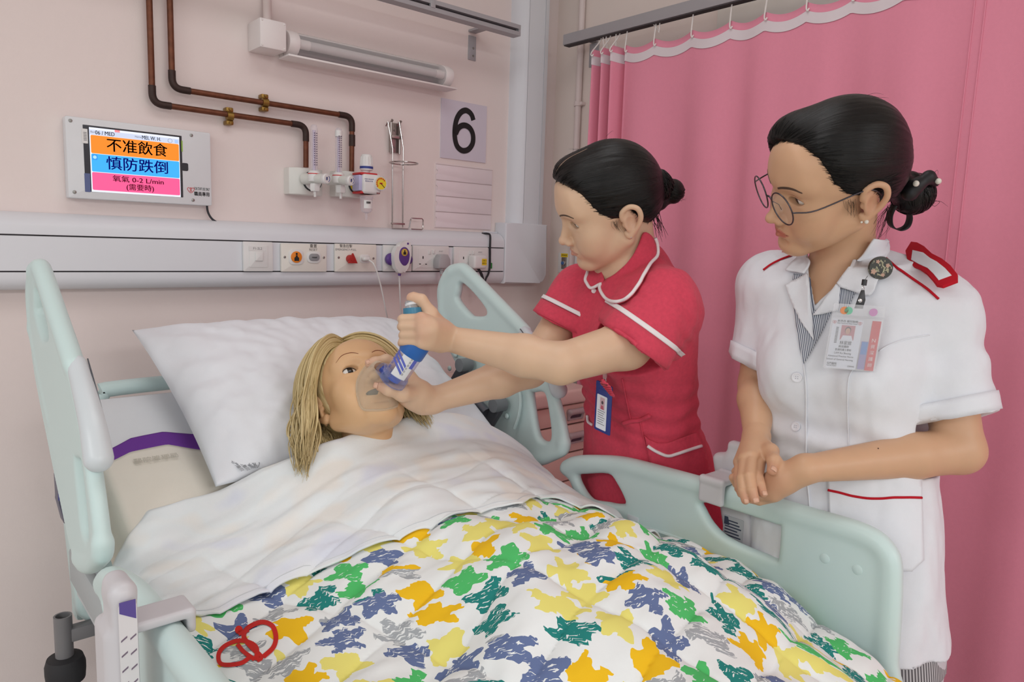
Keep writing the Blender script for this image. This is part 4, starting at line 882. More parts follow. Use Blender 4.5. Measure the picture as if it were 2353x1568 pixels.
# mattress
def MZ(Y): Y = np.asarray(Y, float); return np.where(Y > -.93, .935+(Y+.93)*.40, .935-np.maximum(0, -1.45-Y)*.34)
def MZs(Y): return (MZ(Y-.05)+MZ(Y)+MZ(Y+.05))/3
sheet_w = mat('white_cotton', rgb(236, 239, 243), .85, spec=.2, noise=.01, nscale=60, bump=.12, bscale=900, sheen=.1)
prof = [(y, float(MZs(y))) for y in np.linspace(-2.08, -.385, 36)]
sec = [(0, -.11), (0, -.02), (.004, -.008), (.014, -.001), (.03, 0)]
x0, x1 = .285, 1.115; rows = []
for y, z in prof+[(-.368, prof[-1][1]-.002), (-.362, prof[-1][1]-.012), (-.362, prof[-1][1]-.11)]:
    k = max(-.11, -.12) if y < -.363 else -.11; ed = 0 if y < -.37 else -.012
    rows.append([(x0+a, y, z+b) for a, b in sec]+[(x, y, z) for x in np.linspace(x0+.06, x1-.06, 8)]+[(x1-a, y, z+b) for a, b in sec[::-1]])
mt = G().grid(rows).obj('mattress', sheet_w, None, True); tag(mt, 'white sheeted mattress lying on the tilted hospital bed', 'mattress')
# draped covers: height of whatever lies under the cloth
def sg(x, c, w, p=2.): return np.exp(-(np.abs((x-c)/w))**p)
def wr(X, Y, sc, seed, st=(1, 1)): return vnoise(np.stack([X*st[0], Y*st[1], np.full_like(X, .37*seed)], 1), sc, seed)
def HZ(X, Y):
    X = np.asarray(X, float).ravel(); Y = np.asarray(Y, float).ravel()
    z = MZs(Y); tw = 1/(1+np.exp((Y+1.02)/.05))                # 0 at the shoulders, 1 at the legs
    z = z+(1-tw)*(.135*sg(X, .81, .31, 3.2))+tw*(.085*sg(X, .74, .22, 2.4)+.022*sg(X, .66, .07)*sg(Y, -1.5, .5)+.026*sg(X, .92, .07)*sg(Y, -1.45, .5))
    z = z-tw*.022*np.clip((X-.93)/.24, 0, 1)**1.5-.02*sg(X, 1.19, .07)-.012*sg(X, .26, .05)
    return z
def hitz(px, py, f, t0=.6, t1=3.):
    R_ = ray(px, py)
    for n in (90, 12, 12):
        t = np.linspace(t0, t1, n); P = CAM+R_*t[:, None]; d = P[:, 2]-np.asarray(f(P[:, 0], P[:, 1])); i = int(np.argmax(d < 0)) if (d < 0).any() else n-1; i = max(1, i); t0, t1 = t[i-1], t[i]
    return CAM+R_*(t0+t1)/2
def puff(X, Y):
    a = math.radians(14); s = X*math.cos(a)+Y*math.sin(a); t = -X*math.sin(a)+Y*math.cos(a)
    s = s+.012*wr(X, Y, 6, 31); t = t+.012*wr(X, Y, 6, 32)
    q = np.abs(np.sin(np.pi*s/.155))**.45*np.abs(np.sin(np.pi*t/.105))**.45
    return q
def HQ(X, Y):
    X = np.asarray(X, float).ravel(); Y = np.asarray(Y, float).ravel()
    z = HZ(X, Y)+.022+.016*puff(X, Y)
    z = z+.014*wr(X, Y, 6.5, 5, (1, 1))+.006*wr(X, Y, 15, 6, (.7, 1.2))+.0025*wr(X, Y, 42, 7, (.6, 1.2))
    a = math.radians(-32); s = X*math.cos(a)+Y*math.sin(a); z = z+.011*np.sin(s*31+2.0*wr(X, Y, 4, 14))*sg(Y, -1.35, .34)*sg(X, .9, .32)
    return z
YH = [hitz(*q, HQ) for q in [(398, 1418), (455, 1414), (500, 1408), (590, 1370), (700, 1318), (840, 1258), (980, 1205), (1090, 1180), (1190, 1160), (1232, 1142), (1300, 1155), (1378, 1172)]]
YT = [hitz(*q, HZ) for q in [(285, 1255), (340, 1180), (420, 1158), (505, 1136), (600, 1085), (690, 1045), (780, 1018), (850, 997), (930, 967)]]
hx, hy = np.array([p_[0] for p_ in YH]), np.array([p_[1] for p_ in YH]); tx, ty = np.array([p_[0] for p_ in YT]), np.array([p_[1] for p_ in YT])
o_ = np.argsort(hx); hx, hy = hx[o_], hy[o_]; o_ = np.argsort(tx); tx, ty = tx[o_], ty[o_]
hem = lambda x: np.interp(x, hx, hy); tx = np.append(tx, [1.0, 1.10, 1.19]); ty = np.append(ty, [ty[-1]+.01, ty[-1]+.0, ty[-1]-.03]); topl = lambda x: np.interp(x, tx, ty)
# quilt
def quilt_mat():
    m = bpy.data.materials.new('flower_print_quilt'); m.use_nodes = True; nt = m.node_tree; N = nt.nodes; L = nt.links; b = N['Principled BSDF']
    b.inputs['Roughness'].default_value = .85; b.inputs['Specular IOR Level'].default_value = .2
    at_ = N.new('ShaderNodeAttribute'); at_.attribute_name = 'cloth'
    def mth(op, a, b_=None, c=None):
        n = N.new('ShaderNodeMath'); n.operation = op
        for i, v in enumerate((a, b_, c)):
            if v is None: continue
            if isinstance(v, (int, float)): n.inputs[i].default_value = v
            else: L.new(v, n.inputs[i])
        return n.outputs[0]
    def vm(op, a, b_):
        n = N.new('ShaderNodeVectorMath'); n.operation = op
        for i, v in enumerate((a, b_)):
            if isinstance(v, tuple): n.inputs[i].default_value = v
            elif isinstance(v, (int, float)): n.inputs['Scale'].default_value = v
            else: L.new(v, n.inputs[i])
        return n.outputs[0]
    def noise(vec, scale, det=2.):
        n = N.new('ShaderNodeTexNoise'); n.inputs['Scale'].default_value = scale; n.inputs['Detail'].default_value = det; L.new(vec, n.inputs['Vector']); return n
    base = at_.outputs['Vector']; col = None; prev = None
    for k, (off, gate) in enumerate((((.31, .17, 0), 0.0), ((7.83, 3.71, 0), .0))):
        sv = vm('ADD', vm('SCALE', base, 1/.0605), off)
        vo = N.new('ShaderNodeTexVoronoi'); vo.voronoi_dimensions = '2D'; vo.feature = 'F1'; vo.inputs['Scale'].default_value = 1; vo.inputs['Randomness'].default_value = .42; L.new(sv, vo.inputs['Vector'])
        loc = vm('SUBTRACT', sv, vo.outputs['Position'])
        dn = noise(sv, 1.7, 2); dv = vm('SCALE', vm('SUBTRACT', dn.outputs['Color'], (.5, .5, .5)), .30); loc = vm('ADD', loc, dv)
        sp = N.new('ShaderNodeSeparateXYZ'); L.new(loc, sp.inputs[0]); sc = N.new('ShaderNodeSeparateColor'); L.new(vo.outputs['Color'], sc.inputs[0])
        ang = mth('ADD', mth('ARCTAN2', sp.outputs[1], sp.outputs[0]), mth('MULTIPLY', sc.outputs[0], 6.283))
        r = mth('SQRT', mth('ADD', mth('POWER', sp.outputs[0], 2.), mth('POWER', sp.outputs[1], 2.)))
        npet = mth('ADD', mth('FLOOR', mth('MULTIPLY', sc.outputs[2], 2.99)), 3.)
        npet = mth('MAXIMUM', npet, 4.)
        R = mth('ADD', mth('MULTIPLY', mth('COSINE', mth('MULTIPLY', ang, npet)), .135), .42)
        R = mth('ADD', R, mth('MULTIPLY', mth('COSINE', mth('ADD', ang, mth('MULTIPLY', sc.outputs[1], 9.))), .05))
        mask = mth('LESS_THAN', r, R)
        rp = N.new('ShaderNodeValToRGB'); rp.color_ramp.interpolation = 'CONSTANT'; e = rp.color_ramp.elements
        cl = [(0, rgb(40, 134, 128)), (.175, rgb(106, 122, 164)), (.34, rgb(86, 196, 112)), (.51, rgb(246, 196, 36)), (.68, rgb(240, 230, 128)), (.84, rgb(172, 177, 182))]
        e[0].position = 0; e[0].color = (*cl[0][1], 1); e[1].position = cl[1][0]; e[1].color = (*cl[1][1], 1)
        for p_, c_ in cl[2:]: x = e.new(p_); x.color = (*c_, 1)
        wn = N.new('ShaderNodeTexWhiteNoise'); wn.noise_dimensions = '3D'; L.new(vo.outputs['Position'], wn.inputs['Vector'])
        L.new(wn.outputs['Value'], rp.inputs[0])
        # dry-brush streaks: many in grey, some in teal and blue, few in the rest
        st = N.new('ShaderNodeMapping'); st.inputs['Scale'].default_value = (70, 300, 1); st.inputs['Rotation'].default_value = (0, 0, .9); L.new(base, st.inputs['Vector'])
        sn = noise(st.outputs[0], 1., 2); th = N.new('ShaderNodeValToRGB'); th.color_ramp.interpolation = 'CONSTANT'; e = th.color_ramp.elements
        tv = [(0, .60), (.175, .61), (.34, .66), (.51, .80), (.68, .80), (.84, .56)]
        e[0].position = 0; e[0].color = (tv[0][1],)*3+(1,); e[1].position = tv[1][0]; e[1].color = (tv[1][1],)*3+(1,)
        for p_, c_ in tv[2:]: x = e.new(p_); x.color = (c_, c_, c_, 1)
        L.new(wn.outputs['Value'], th.inputs[0]); ok = mth('LESS_THAN', sn.outputs[0], th.outputs[0]); mask = mth('MULTIPLY', mask, ok)
        mx = N.new('ShaderNodeMix'); mx.data_type = 'RGBA'; L.new(mask, mx.inputs[0]); L.new(rp.outputs[0], mx.inputs[7])
        mx.inputs[6].default_value = (*rgb(240, 243, 243), 1)
        if k == 0: prev = (mx.outputs[2], mask)
        break
    L.new(prev[0], b.inputs['Base Color'])
    n2 = noise(base, 900, 2); bp = N.new('ShaderNodeBump'); bp.inputs['Strength'].default_value = .1; bp.inputs['Distance'].default_value = .001; L.new(n2.outputs[0], bp.inputs['Height']); L.new(bp.outputs[0], b.inputs['Normal'])
    return m
xs = np.linspace(.255, 1.168, 300); vs = np.linspace(0, 1, 380); XX = np.repeat(xs[None], len(vs), 0); Y0 = hem(xs)+.10; YY = Y0[None]+(-2.10-Y0[None])*vs[:, None]
ZZ = HQ(XX.ravel(), YY.ravel()).reshape(XX.shape)
ed = np.clip((XX-.255)/.035, 0, 1); ed2 = np.clip((1.168-XX)/.04, 0, 1); ZZ = ZZ-.045*(1-ed)**2.2-.075*(1-ed2)**2.2
und = np.clip((YY-hem(XX.ravel()).reshape(XX.shape)+.0)/.04, 0, 1); ZZ = ZZ-.012*und
q_ = np.stack([XX, YY, ZZ], -1)
arc = np.concatenate([np.zeros((1, len(xs))), np.cumsum(np.linalg.norm(np.diff(q_, axis=0), axis=2), 0)]); arx = np.concatenate([np.zeros((len(vs), 1)), np.cumsum(np.linalg.norm(np.diff(q_, axis=1), axis=2), 1)], 1)
i0 = np.arange(q_.shape[0]*q_.shape[1]).reshape(q_.shape[:2]); fc = np.stack([i0[:-1, :-1], i0[1:, :-1], i0[1:, 1:], i0[:-1, 1:]], -1).reshape(-1, 4)
a_ = .25; qs, qt = arx*math.cos(a_)+arc*math.sin(a_), -arx*math.sin(a_)+arc*math.cos(a_)
ql = mesh_np('quilt', q_.reshape(-1, 3), fc, quilt_mat(), None, {'cloth': np.stack([qs.ravel(), qt.ravel(), np.zeros(qs.size)], 1)})
tag(ql, 'white quilt printed with green, teal, yellow and grey flowers over the bed', 'quilt')
sol = ql.modifiers.new('thickness', 'SOLIDIFY'); sol.thickness = .012; sol.offset = -1
red_print = mat('red_quilt_print', rgb(206, 48, 44), .85, spec=.2, noise=.06, nscale=80)
def on_quilt(q, off=.0012): P = hitz(*q, HQ); return P+np.array((0, 0, off))
cg = G()
for ln, w in (([(575, 1512), (552, 1527), (510, 1529), (502, 1508), (515, 1488), (545, 1475), (572, 1478), (590, 1492), (588, 1520)], 5), ([(590, 1520), (600, 1512), (578, 1490), (566, 1476), (560, 1462), (570, 1445), (600, 1432), (625, 1440), (634, 1465), (628, 1490), (605, 1512)], 5.5), ([(545, 1482), (560, 1500), (585, 1518)], 5), ([(572, 1450), (548, 1460)], 4)):
    pl = smooth_path(np.array([(*q, 0) for q in ln]), 6)[:, :2]; tn = np.gradient(pl, axis=0); tn /= np.linalg.norm(tn, axis=1)[:, None]; nn = np.stack([-tn[:, 1], tn[:, 0]], 1)
    cg.grid([[on_quilt(p_+n_*k) for k in (-w, -w/2, 0, w/2, w)] for p_, n_ in zip(pl, nn)])
cg.grid([[on_quilt((549+9*r_*math.cos(t_), 1450+10*r_*math.sin(t_))) for t_ in np.linspace(0, 2*np.pi, 20)] for r_ in (0.02, .5, 1)])
cg.obj('heart_crest', red_print, ql, True)['label'] = 'red open-heart crest printed on the quilt corner'
# folded-back top sheet
us = np.linspace(.262, 1.185, 240); vs = np.linspace(0, 1, 110); XX = np.repeat(us[None], len(vs), 0); T, Hm = topl(us), hem(us)-.012
YY = T[None]+(Hm-T)[None]*vs[:, None]; xf, yf = XX.ravel(), YY.ravel()
base = np.maximum(HZ(xf, yf)+.016, np.where(yf < hem(xf)+.10, HQ(xf, yf), -9)*.999+.001)
v1 = np.repeat(vs[:, None], len(us), 1).ravel(); low = HZ(xf, yf)+.012
mixw = np.clip((v1-.35)/.5, 0, 1); base = low*(1-mixw)+np.maximum(low, HQ(xf, yf)+.005)*mixw
st = xf*.35+yf*.94
base = base+.006*wr(xf, yf, 9, 21, (.5, 1.6))+.0035*wr(xf, yf, 22, 22, (.45, 1.8))+.004*np.sin((xf*.42+yf*.9)*62+3*wr(xf, yf, 5, 23))*np.clip(wr(xf, yf, 4, 24), 0, 1)
base = base-.05*np.clip((.295-xf)/.035, 0, 1)**2-.06*np.clip((xf-1.135)/.05, 0, 1)**2
base = base-.012*np.clip(.05-v1, 0, 1)/.05*1.0
V = np.stack([xf, yf, base], 1); n0, n1 = len(vs), len(us); i0 = np.arange(n0*n1).reshape(n0, n1); fc = np.stack([i0[:-1, :-1], i0[1:, :-1], i0[1:, 1:], i0[:-1, 1:]], -1).reshape(-1, 4)
def sheet_mat():
    m = mat('white_sheet_faded_print', rgb(237, 240, 242), .85, spec=.2, bump=.12, bscale=900, sheen=.1); nt = m.node_tree; N = nt.nodes; L = nt.links; b = N['Principled BSDF']
    tc = N.new('ShaderNodeTexCoord'); n = N.new('ShaderNodeTexNoise'); n.inputs['Scale'].default_value = 11; n.inputs['Detail'].default_value = 1; L.new(tc.outputs['Object'], n.inputs['Vector'])
    rp = N.new('ShaderNodeValToRGB'); e = rp.color_ramp.elements; e[0].position = .30; e[0].color = (*rgb(228, 232, 244), 1); e[1].position = .68; e[1].color = (*rgb(240, 237, 232), 1)
    x = e.new(.42); x.color = (*rgb(238, 241, 243), 1); x = e.new(.56); x.color = (*rgb(236, 241, 243), 1); L.new(n.outputs[0], rp.inputs[0]); L.new(rp.outputs[0], b.inputs['Base Color']); return m
fs = mesh_np('top_sheet', V, fc, sheet_mat(), None); tag(fs, 'white top sheet folded down over the quilt below the manikin', 'bed sheet')
sol = fs.modifiers.new('thickness', 'SOLIDIFY'); sol.thickness = .003; sol.offset = 1
hp3 = V.reshape(n0, n1, 3)[-5] + np.array((0, 0, .0032)); G().tube(hp3[::2], .0008, 5).obj('hem_stitch', mat('hem_line', rgb(205, 208, 212), .9), fs)
# protective pad with purple band
cream_m = mat('cream_cotton', rgb(240, 234, 222), .9, spec=.15, bump=.12, bscale=800); purple_m = mat('purple_band_cloth', rgb(118, 66, 160), .85, spec=.15, bump=.12, bscale=800)
mzf = lambda X, Y: MZs(Y)
b0 = [hitz(*q, mzf) for q in [(243, 1045), (300, 1015), (375, 1000), (465, 1006)]]; b1 = [hitz(*q, mzf) for q in [(250, 1075), (300, 1048), (385, 1030), (470, 1040)]]
y0 = lambda x: np.interp(x, [p_[0] for p_ in b0], [p_[1] for p_ in b0]); y1 = lambda x: np.interp(x, [p_[0] for p_ in b1], [p_[1] for p_ in b1])
def padz(X, Y): return MZs(Y)+.006+.004*wr(X, Y, 12, 41)-.10*np.clip((.297-X)/.03, 0, 1)**1.6
def patch(nm, xs_, fy0, fy1, n, m, parent):
    Xg = np.repeat(xs_[None], n, 0); Yg = fy0(xs_)[None]+(fy1(xs_)-fy0(xs_))[None]*np.linspace(0, 1, n)[:, None]
    Zg = padz(Xg.ravel(), Yg.ravel()).reshape(Xg.shape); o = G().grid(np.stack([Xg, Yg, Zg], -1)).obj(nm, m, parent, True); s_ = o.modifiers.new('thickness', 'SOLIDIFY'); s_.thickness = .004; s_.offset = 1; return o
pad = patch('bed_pad', np.linspace(.272, .66, 60), y1, lambda x: x*0-.99, 50, cream_m, None); tag(pad, 'cream cotton bed pad with purple band lying on the mattress', 'bed pad')
patch('purple_band', np.linspace(.272, .66, 60), lambda x: y0(x)+.0, y1, 10, purple_m, pad)
q = hitz(360, 1070, mzf); PP = Plane((q[0], q[1], q[2]+.0115), (1, 0, 0), (0, math.cos(.38), math.sin(.38)))
PP.text('lettering', '醫院管理局', 0, 0, .016, mat('faded_stamp', rgb(196, 190, 178), .9), pad, .003)
# pillow
PC = np.array((.775, -.515, 1.165)); pex = np.array((1, .05, -.01)); pex /= np.linalg.norm(pex); pey = np.array((0, .885, .465)); pey -= pex*(pey@pex); pey /= np.linalg.norm(pey); pez = np.cross(pex, pey)
nu, nv = 140, 100; uu = np.linspace(-1, 1, nu); vv = np.linspace(-1, 1, nv); UU, VV = np.meshgrid(uu, vv); hw, hh = .345, .255
def pil(sign):
    t = (np.clip(1-np.abs(UU)**3.2, 0, 1)**.55)*(np.clip(1-np.abs(VV)**2.8, 0, 1)**.55)*.078
    cw = 1-.07*(1-VV**2)*0-.05*np.abs(VV)**2*0; px_ = hw*(UU*(1-.055*(1-np.abs(UU))*0-.035*(1-VV**2))); py_ = hh*(VV*(1-.05*(1-UU**2)))
    P = PC+px_[..., None]*pex+py_[..., None]*pey; q = P.reshape(-1, 3)
    z = t.ravel()*(1 if sign > 0 else -.62)
    if sign > 0:
        z = z-.05*sg(px_.ravel(), -.02, .10)*sg(py_.ravel(), -.16, .12)
    w = np.minimum(1, t.ravel()/.03)
    z = z+w*(.006*vnoise(q, 7, 51)+.0045*vnoise(q*np.array((1, .5, .5)), 20, 52)+.002*vnoise(q, 45, 53))
    an = np.arctan2(py_.ravel()+.02, px_.ravel()+.01); z = z+w*.0035*np.sin(an*22+2*vnoise(q, 8, 54))*np.clip(np.hypot(px_, py_).ravel()/.3-.25, 0, 1)
    return (q+z[:, None]*pez).reshape(nv, nu, 3)
pg = G(); A = pil(1); B = pil(-1); pg.grid(A[:, ::1][:, :]); pg.grid(B[:, ::-1])
me = pg.mesh('pillow'); bm = bmesh.new(); bm.from_mesh(me); bmesh.ops.remove_doubles(bm, verts=bm.verts, dist=.0008); bmesh.ops.recalc_face_normals(bm, faces=bm.faces); bm.to_mesh(me); bm.free()
pw = link('pillow', me, mat('white_pillowcase', rgb(236, 238, 244), .85, spec=.2, bump=.12, bscale=900, sheen=.1), None, True); tag(pw, 'plump white pillow under the manikin head', 'pillow')
def near_px(S, q):
    P = S.reshape(-1, 3)-CAM; z = P@AF; d = np.hypot(CX+F_PX*(P@AR)/z-q[0], CY-F_PX*(P@AU)/z-q[1]); return S.reshape(-1, 3)[np.argmin(d)]
q = near_px(A, (553, 1082)); a_ = .03; LP = Plane(q+pez*.004, pex*math.cos(1.3)-pey*math.sin(1.3), pey*math.cos(1.3)+pex*math.sin(1.3))
stamp = mat('pillow_stamp', rgb(150, 152, 158), .9)
for i, w_ in enumerate(('醫院管理局', '新界西醫院', '屯門醫院')): LP.text('lettering', w_, -.010, .016-.010*i, .0085, stamp, pw, .002)
q = near_px(A, (582, 1070)); crest(Plane(q+pez*.004, pex, pey), 0, 0, .010, stamp, pw)
# ---------------------------------------------------------------- people: shared builders
def skin_mat(name, base, pink, rough=.42):
    m = bpy.data.materials.new(name); m.use_nodes = True; nt = m.node_tree; N = nt.nodes; L = nt.links; b = N['Principled BSDF']
    b.inputs['Roughness'].default_value = rough; b.inputs['Specular IOR Level'].default_value = .35
    b.inputs['Subsurface Weight'].default_value = .12; b.inputs['Subsurface Radius'].default_value = (.010, .004, .002); b.inputs['Subsurface Scale'].default_value = 1.
    a = N.new('ShaderNodeAttribute'); a.attribute_name = 'blush'
    mx = N.new('ShaderNodeMix'); mx.data_type = 'RGBA'; mx.inputs[6].default_value = (*base, 1); mx.inputs[7].default_value = (*pink, 1); L.new(a.outputs['Fac'], mx.inputs[0])
    tc = N.new('ShaderNodeTexCoord'); n = N.new('ShaderNodeTexNoise'); n.inputs['Scale'].default_value = 28; n.inputs['Detail'].default_value = 3; L.new(tc.outputs['Object'], n.inputs['Vector'])
    m2 = N.new('ShaderNodeMix'); m2.data_type = 'RGBA'; m2.blend_type = 'MULTIPLY'; m2.inputs[0].default_value = .10; L.new(mx.outputs[2], m2.inputs[6]); L.new(n.outputs['Fac'], m2.inputs[7]); L.new(m2.outputs[2], b.inputs['Base Color'])
    n2 = N.new('ShaderNodeTexNoise'); n2.inputs['Scale'].default_value = 500; L.new(tc.outputs['Object'], n2.inputs['Vector']); bp = N.new('ShaderNodeBump'); bp.inputs['Strength'].default_value = .06; bp.inputs['Distance'].default_value = .001
    L.new(n2.outputs[0], bp.inputs['Height']); L.new(bp.outputs[0], b.inputs['Normal']); return m
def hair_mat(name, dark, light, rough=.34, bump=.5, spec=.45):
    m = bpy.data.materials.new(name); m.use_nodes = True; nt = m.node_tree; N = nt.nodes; L = nt.links; b = N['Principled BSDF']
    b.inputs['Roughness'].default_value = rough; b.inputs['Specular IOR Level'].default_value = spec
    a = N.new('ShaderNodeAttribute'); a.attribute_name = 'flow'; n = N.new('ShaderNodeTexNoise'); n.inputs['Scale'].default_value = 1.; n.inputs['Detail'].default_value = 5; n.inputs['Roughness'].default_value = .65; L.new(a.outputs['Vector'], n.inputs['Vector'])
    rp = N.new('ShaderNodeValToRGB'); e = rp.color_ramp.elements; e[0].position = .35; e[0].color = (*dark, 1); e[1].position = .68; e[1].color = (*light, 1); L.new(n.outputs[0], rp.inputs[0]); L.new(rp.outputs[0], b.inputs['Base Color'])
    bp = N.new('ShaderNodeBump'); bp.inputs['Strength'].default_value = bump; bp.inputs['Distance'].default_value = .0015; L.new(n.outputs[0], bp.inputs['Height']); L.new(bp.outputs[0], b.inputs['Normal']); return m
def cloth_mat(name, c, rough=.85, weave=1100., bump=.18, mottled=.04, sheen=.08):
    return mat(name, c, rough, spec=.2, noise=mottled, nscale=140, bump=bump, bscale=weave, sheen=sheen)
class Frame:
    def __init__(s, o, R, k): s.o = np.array(o, float); s.R = np.array(R, float); s.k = k
    def __call__(s, x, y, z): return s.o+s.k*(s.R@np.array((x, y, z), float))
    def inv(s, P): return ((np.asarray(P)-s.o)@s.R)/s.k
    def d(s, x, y, z): return s.R@np.array((x, y, z), float)
def lell(fr, c, r, rot=None):
    R = fr.R if rot is None else fr.R@rot
    return ell(fr(*c), np.array(r)*fr.k, R)
def lcone(fr, a, b, r1, r2): return rcone(fr(*a), fr(*b), r1*fr.k, r2*fr.k)
def rotx(a): c, s = math.cos(a), math.sin(a); return np.array([[1, 0, 0], [0, c, -s], [0, s, c]])
def rotz(a): c, s = math.cos(a), math.sin(a); return np.array([[c, -s, 0], [s, c, 0], [0, 0, 1]])
def head(F, fr, slit=.0035, slitz=.008, ears=(1, -1), nose=1., full=0.):
    U = F.u; S = F.s_
    U(lell(fr, (0, -.004, .042), (.0735, .0875, .081)), .02)
    U(lell(fr, (0, .034, .012), (.0625, .062, .078)), .03)
    U(lell(fr, (0, .036, -.045), (.052+full, .050, .046)), .03)
    for s in (1, -1):
        U(lcone(fr, (s*.054, .004, -.042), (s*.014, .068, -.084), .017, .017), .025)
        U(lell(fr, (s*.041, .058, -.018), (.024, .024, .024)), .022)
        U(lell(fr, (s*.034, .064, -.040), (.024, .024, .026)), .022)
        U(lcone(fr, (s*.010, .089, .032), (s*.046, .070, .031), .0085, .0085), .015)
    U(lell(fr, (0, .080, -.085), (.018, .014, .014)), .018)
    U(lell(fr, (0, .078, .05), (.045, .018, .035)), .03)
    # eyes
    for s in (1, -1):
        S(lell(fr, (s*.031, .101, .012), (.019, .014, .011)), .012)
        U(lell(fr, (s*.031, .071, .012), (.0165, .0140, .0120)), .005)
        U(lell(fr, (s*.033, .077, .001), (.014, .008, .0045)), .006)
    # nose
    U(lcone(fr, (0, .086, .020), (0, .106, -.024), .0065, .0088*nose), .010)
    U(lell(fr, (0, .1105, -.0275), (.0090*nose, .0085, .0078)), .006)
    for s in (1, -1): U(lell(fr, (s*.0115, .100, -.0310), (.0078, .0090, .0066)), .006)
    for s in (1, -1): S(lell(fr, (s*.0062, .1065, -.0375), (.0032, .0042, .0035)), .002)
    # mouth
    U(lell(fr, (0, .080, -.054), (.026, .019, .020)), .014)
    for s in (1, -1):
        U(lcone(fr, (s*.0025, .0985, -.0500), (s*.0215, .0885, -.0553), .0036, .0016), .003)
        U(lcone(fr, (0, .0975, -.0600), (s*.017, .0900, -.0570), .0046, .0018), .003)
    S(lcone(fr, (-.022, .0935, -.0556), (.022, .0935, -.0556), .0010, .0010), .0015); S(lell(fr, (0, .1035, -.0555), (.014, .004, .0008)), .0015)
    S(lell(fr, (0, .097, -.0715), (.016, .008, .005)), .008); S(lcone(fr, (0, .1045, -.040), (0, .1035, -.047), .0024, .0028), .003)
    for s in (1, -1): S(lell(fr, (s*.031, .0845, slitz), (.0148, .0150, slit)), .0010)
    for s in ears: ear(F, fr, s)
def ear(F, fr, s):
    U = F.u; S = F.s_; R = rotz(-s*.42)@rotx(-.12)
    U(lell(fr, (s*.074, -.010, -.004), (.0062, .0175, .030), R), .006)
    pts = [(s*.0755, .006, .004), (s*.0790, .004, .020), (s*.0830, -.010, .027), (s*.0865, -.023, .020), (s*.0865, -.026, .004), (s*.0820, -.020, -.012), (s*.0780, -.009, -.024), (s*.0745, -.001, -.031), (s*.0720, .004, -.024)]
    P = smooth_path(np.array(pts), 4)
    for i in range(len(P)-1): U(lcone(fr, P[i], P[i+1], .0038, .0038), .0035)
    U(lell(fr, (s*.0745, -.002, -.029), (.0045, .0075, .0085)), .004)
    S(lell(fr, (s*.0835, -.006, -.004), (.0050, .0095, .0115), R), .004)
    S(lell(fr, (s*.0850, -.010, .012), (.0036, .0080, .0060), R), .003)
    U(lell(fr, (s*.0755, .0045, -.006), (.0038, .0038, .0055)), .003)
def lips_blush(fr, P, amt=.9):
    q = fr.inv(P); out = np.zeros(len(P)); r = np.zeros(len(P))
    m = (np.abs(q[:, 0]) < .03) & (q[:, 1] > .07) & (q[:, 2] > -.08) & (q[:, 2] < -.035); w = np.abs(q[:, 0])/.0225
    up = -.0462-.0095*w**1.6+.0015*np.exp(-(q[:, 0]/.004)**2)*-1; lo = -.0658+.0105*w**2
    ins = np.clip((up-q[:, 2])/.0012, 0, 1)*np.clip((q[:, 2]-lo)/.0012, 0, 1)*np.clip((1-w)/.08, 0, 1)
    out = np.where(m, ins*amt, 0)
    for s in (1, -1):
        d = np.linalg.norm((q-np.array((s*.042, .066, -.026)))/np.array((.022, .022, .018)), axis=1); out = np.maximum(out, .16*np.clip(1.4-d, 0, 1))
        d = np.linalg.norm((q-np.array((s*.080, -.012, 0)))/np.array((.010, .02, .034)), axis=1); out = np.maximum(out, .22*np.clip(1.3-d, 0, 1))
    d = np.linalg.norm((q-np.array((0, .108, -.03)))/.014, axis=1); return np.maximum(out, .15*np.clip(1.3-d, 0, 1))
def snap(F, P, d, span=.03):
    """slide points along -d onto the surface"""
    P = np.atleast_2d(P)+np.asarray(d)*span; t = np.zeros(len(P))
    for _ in range(60): t = np.minimum(t+np.maximum(F(P-np.outer(t, d)), -.002)*.8, span*2.5)
    return P-np.outer(t, d)
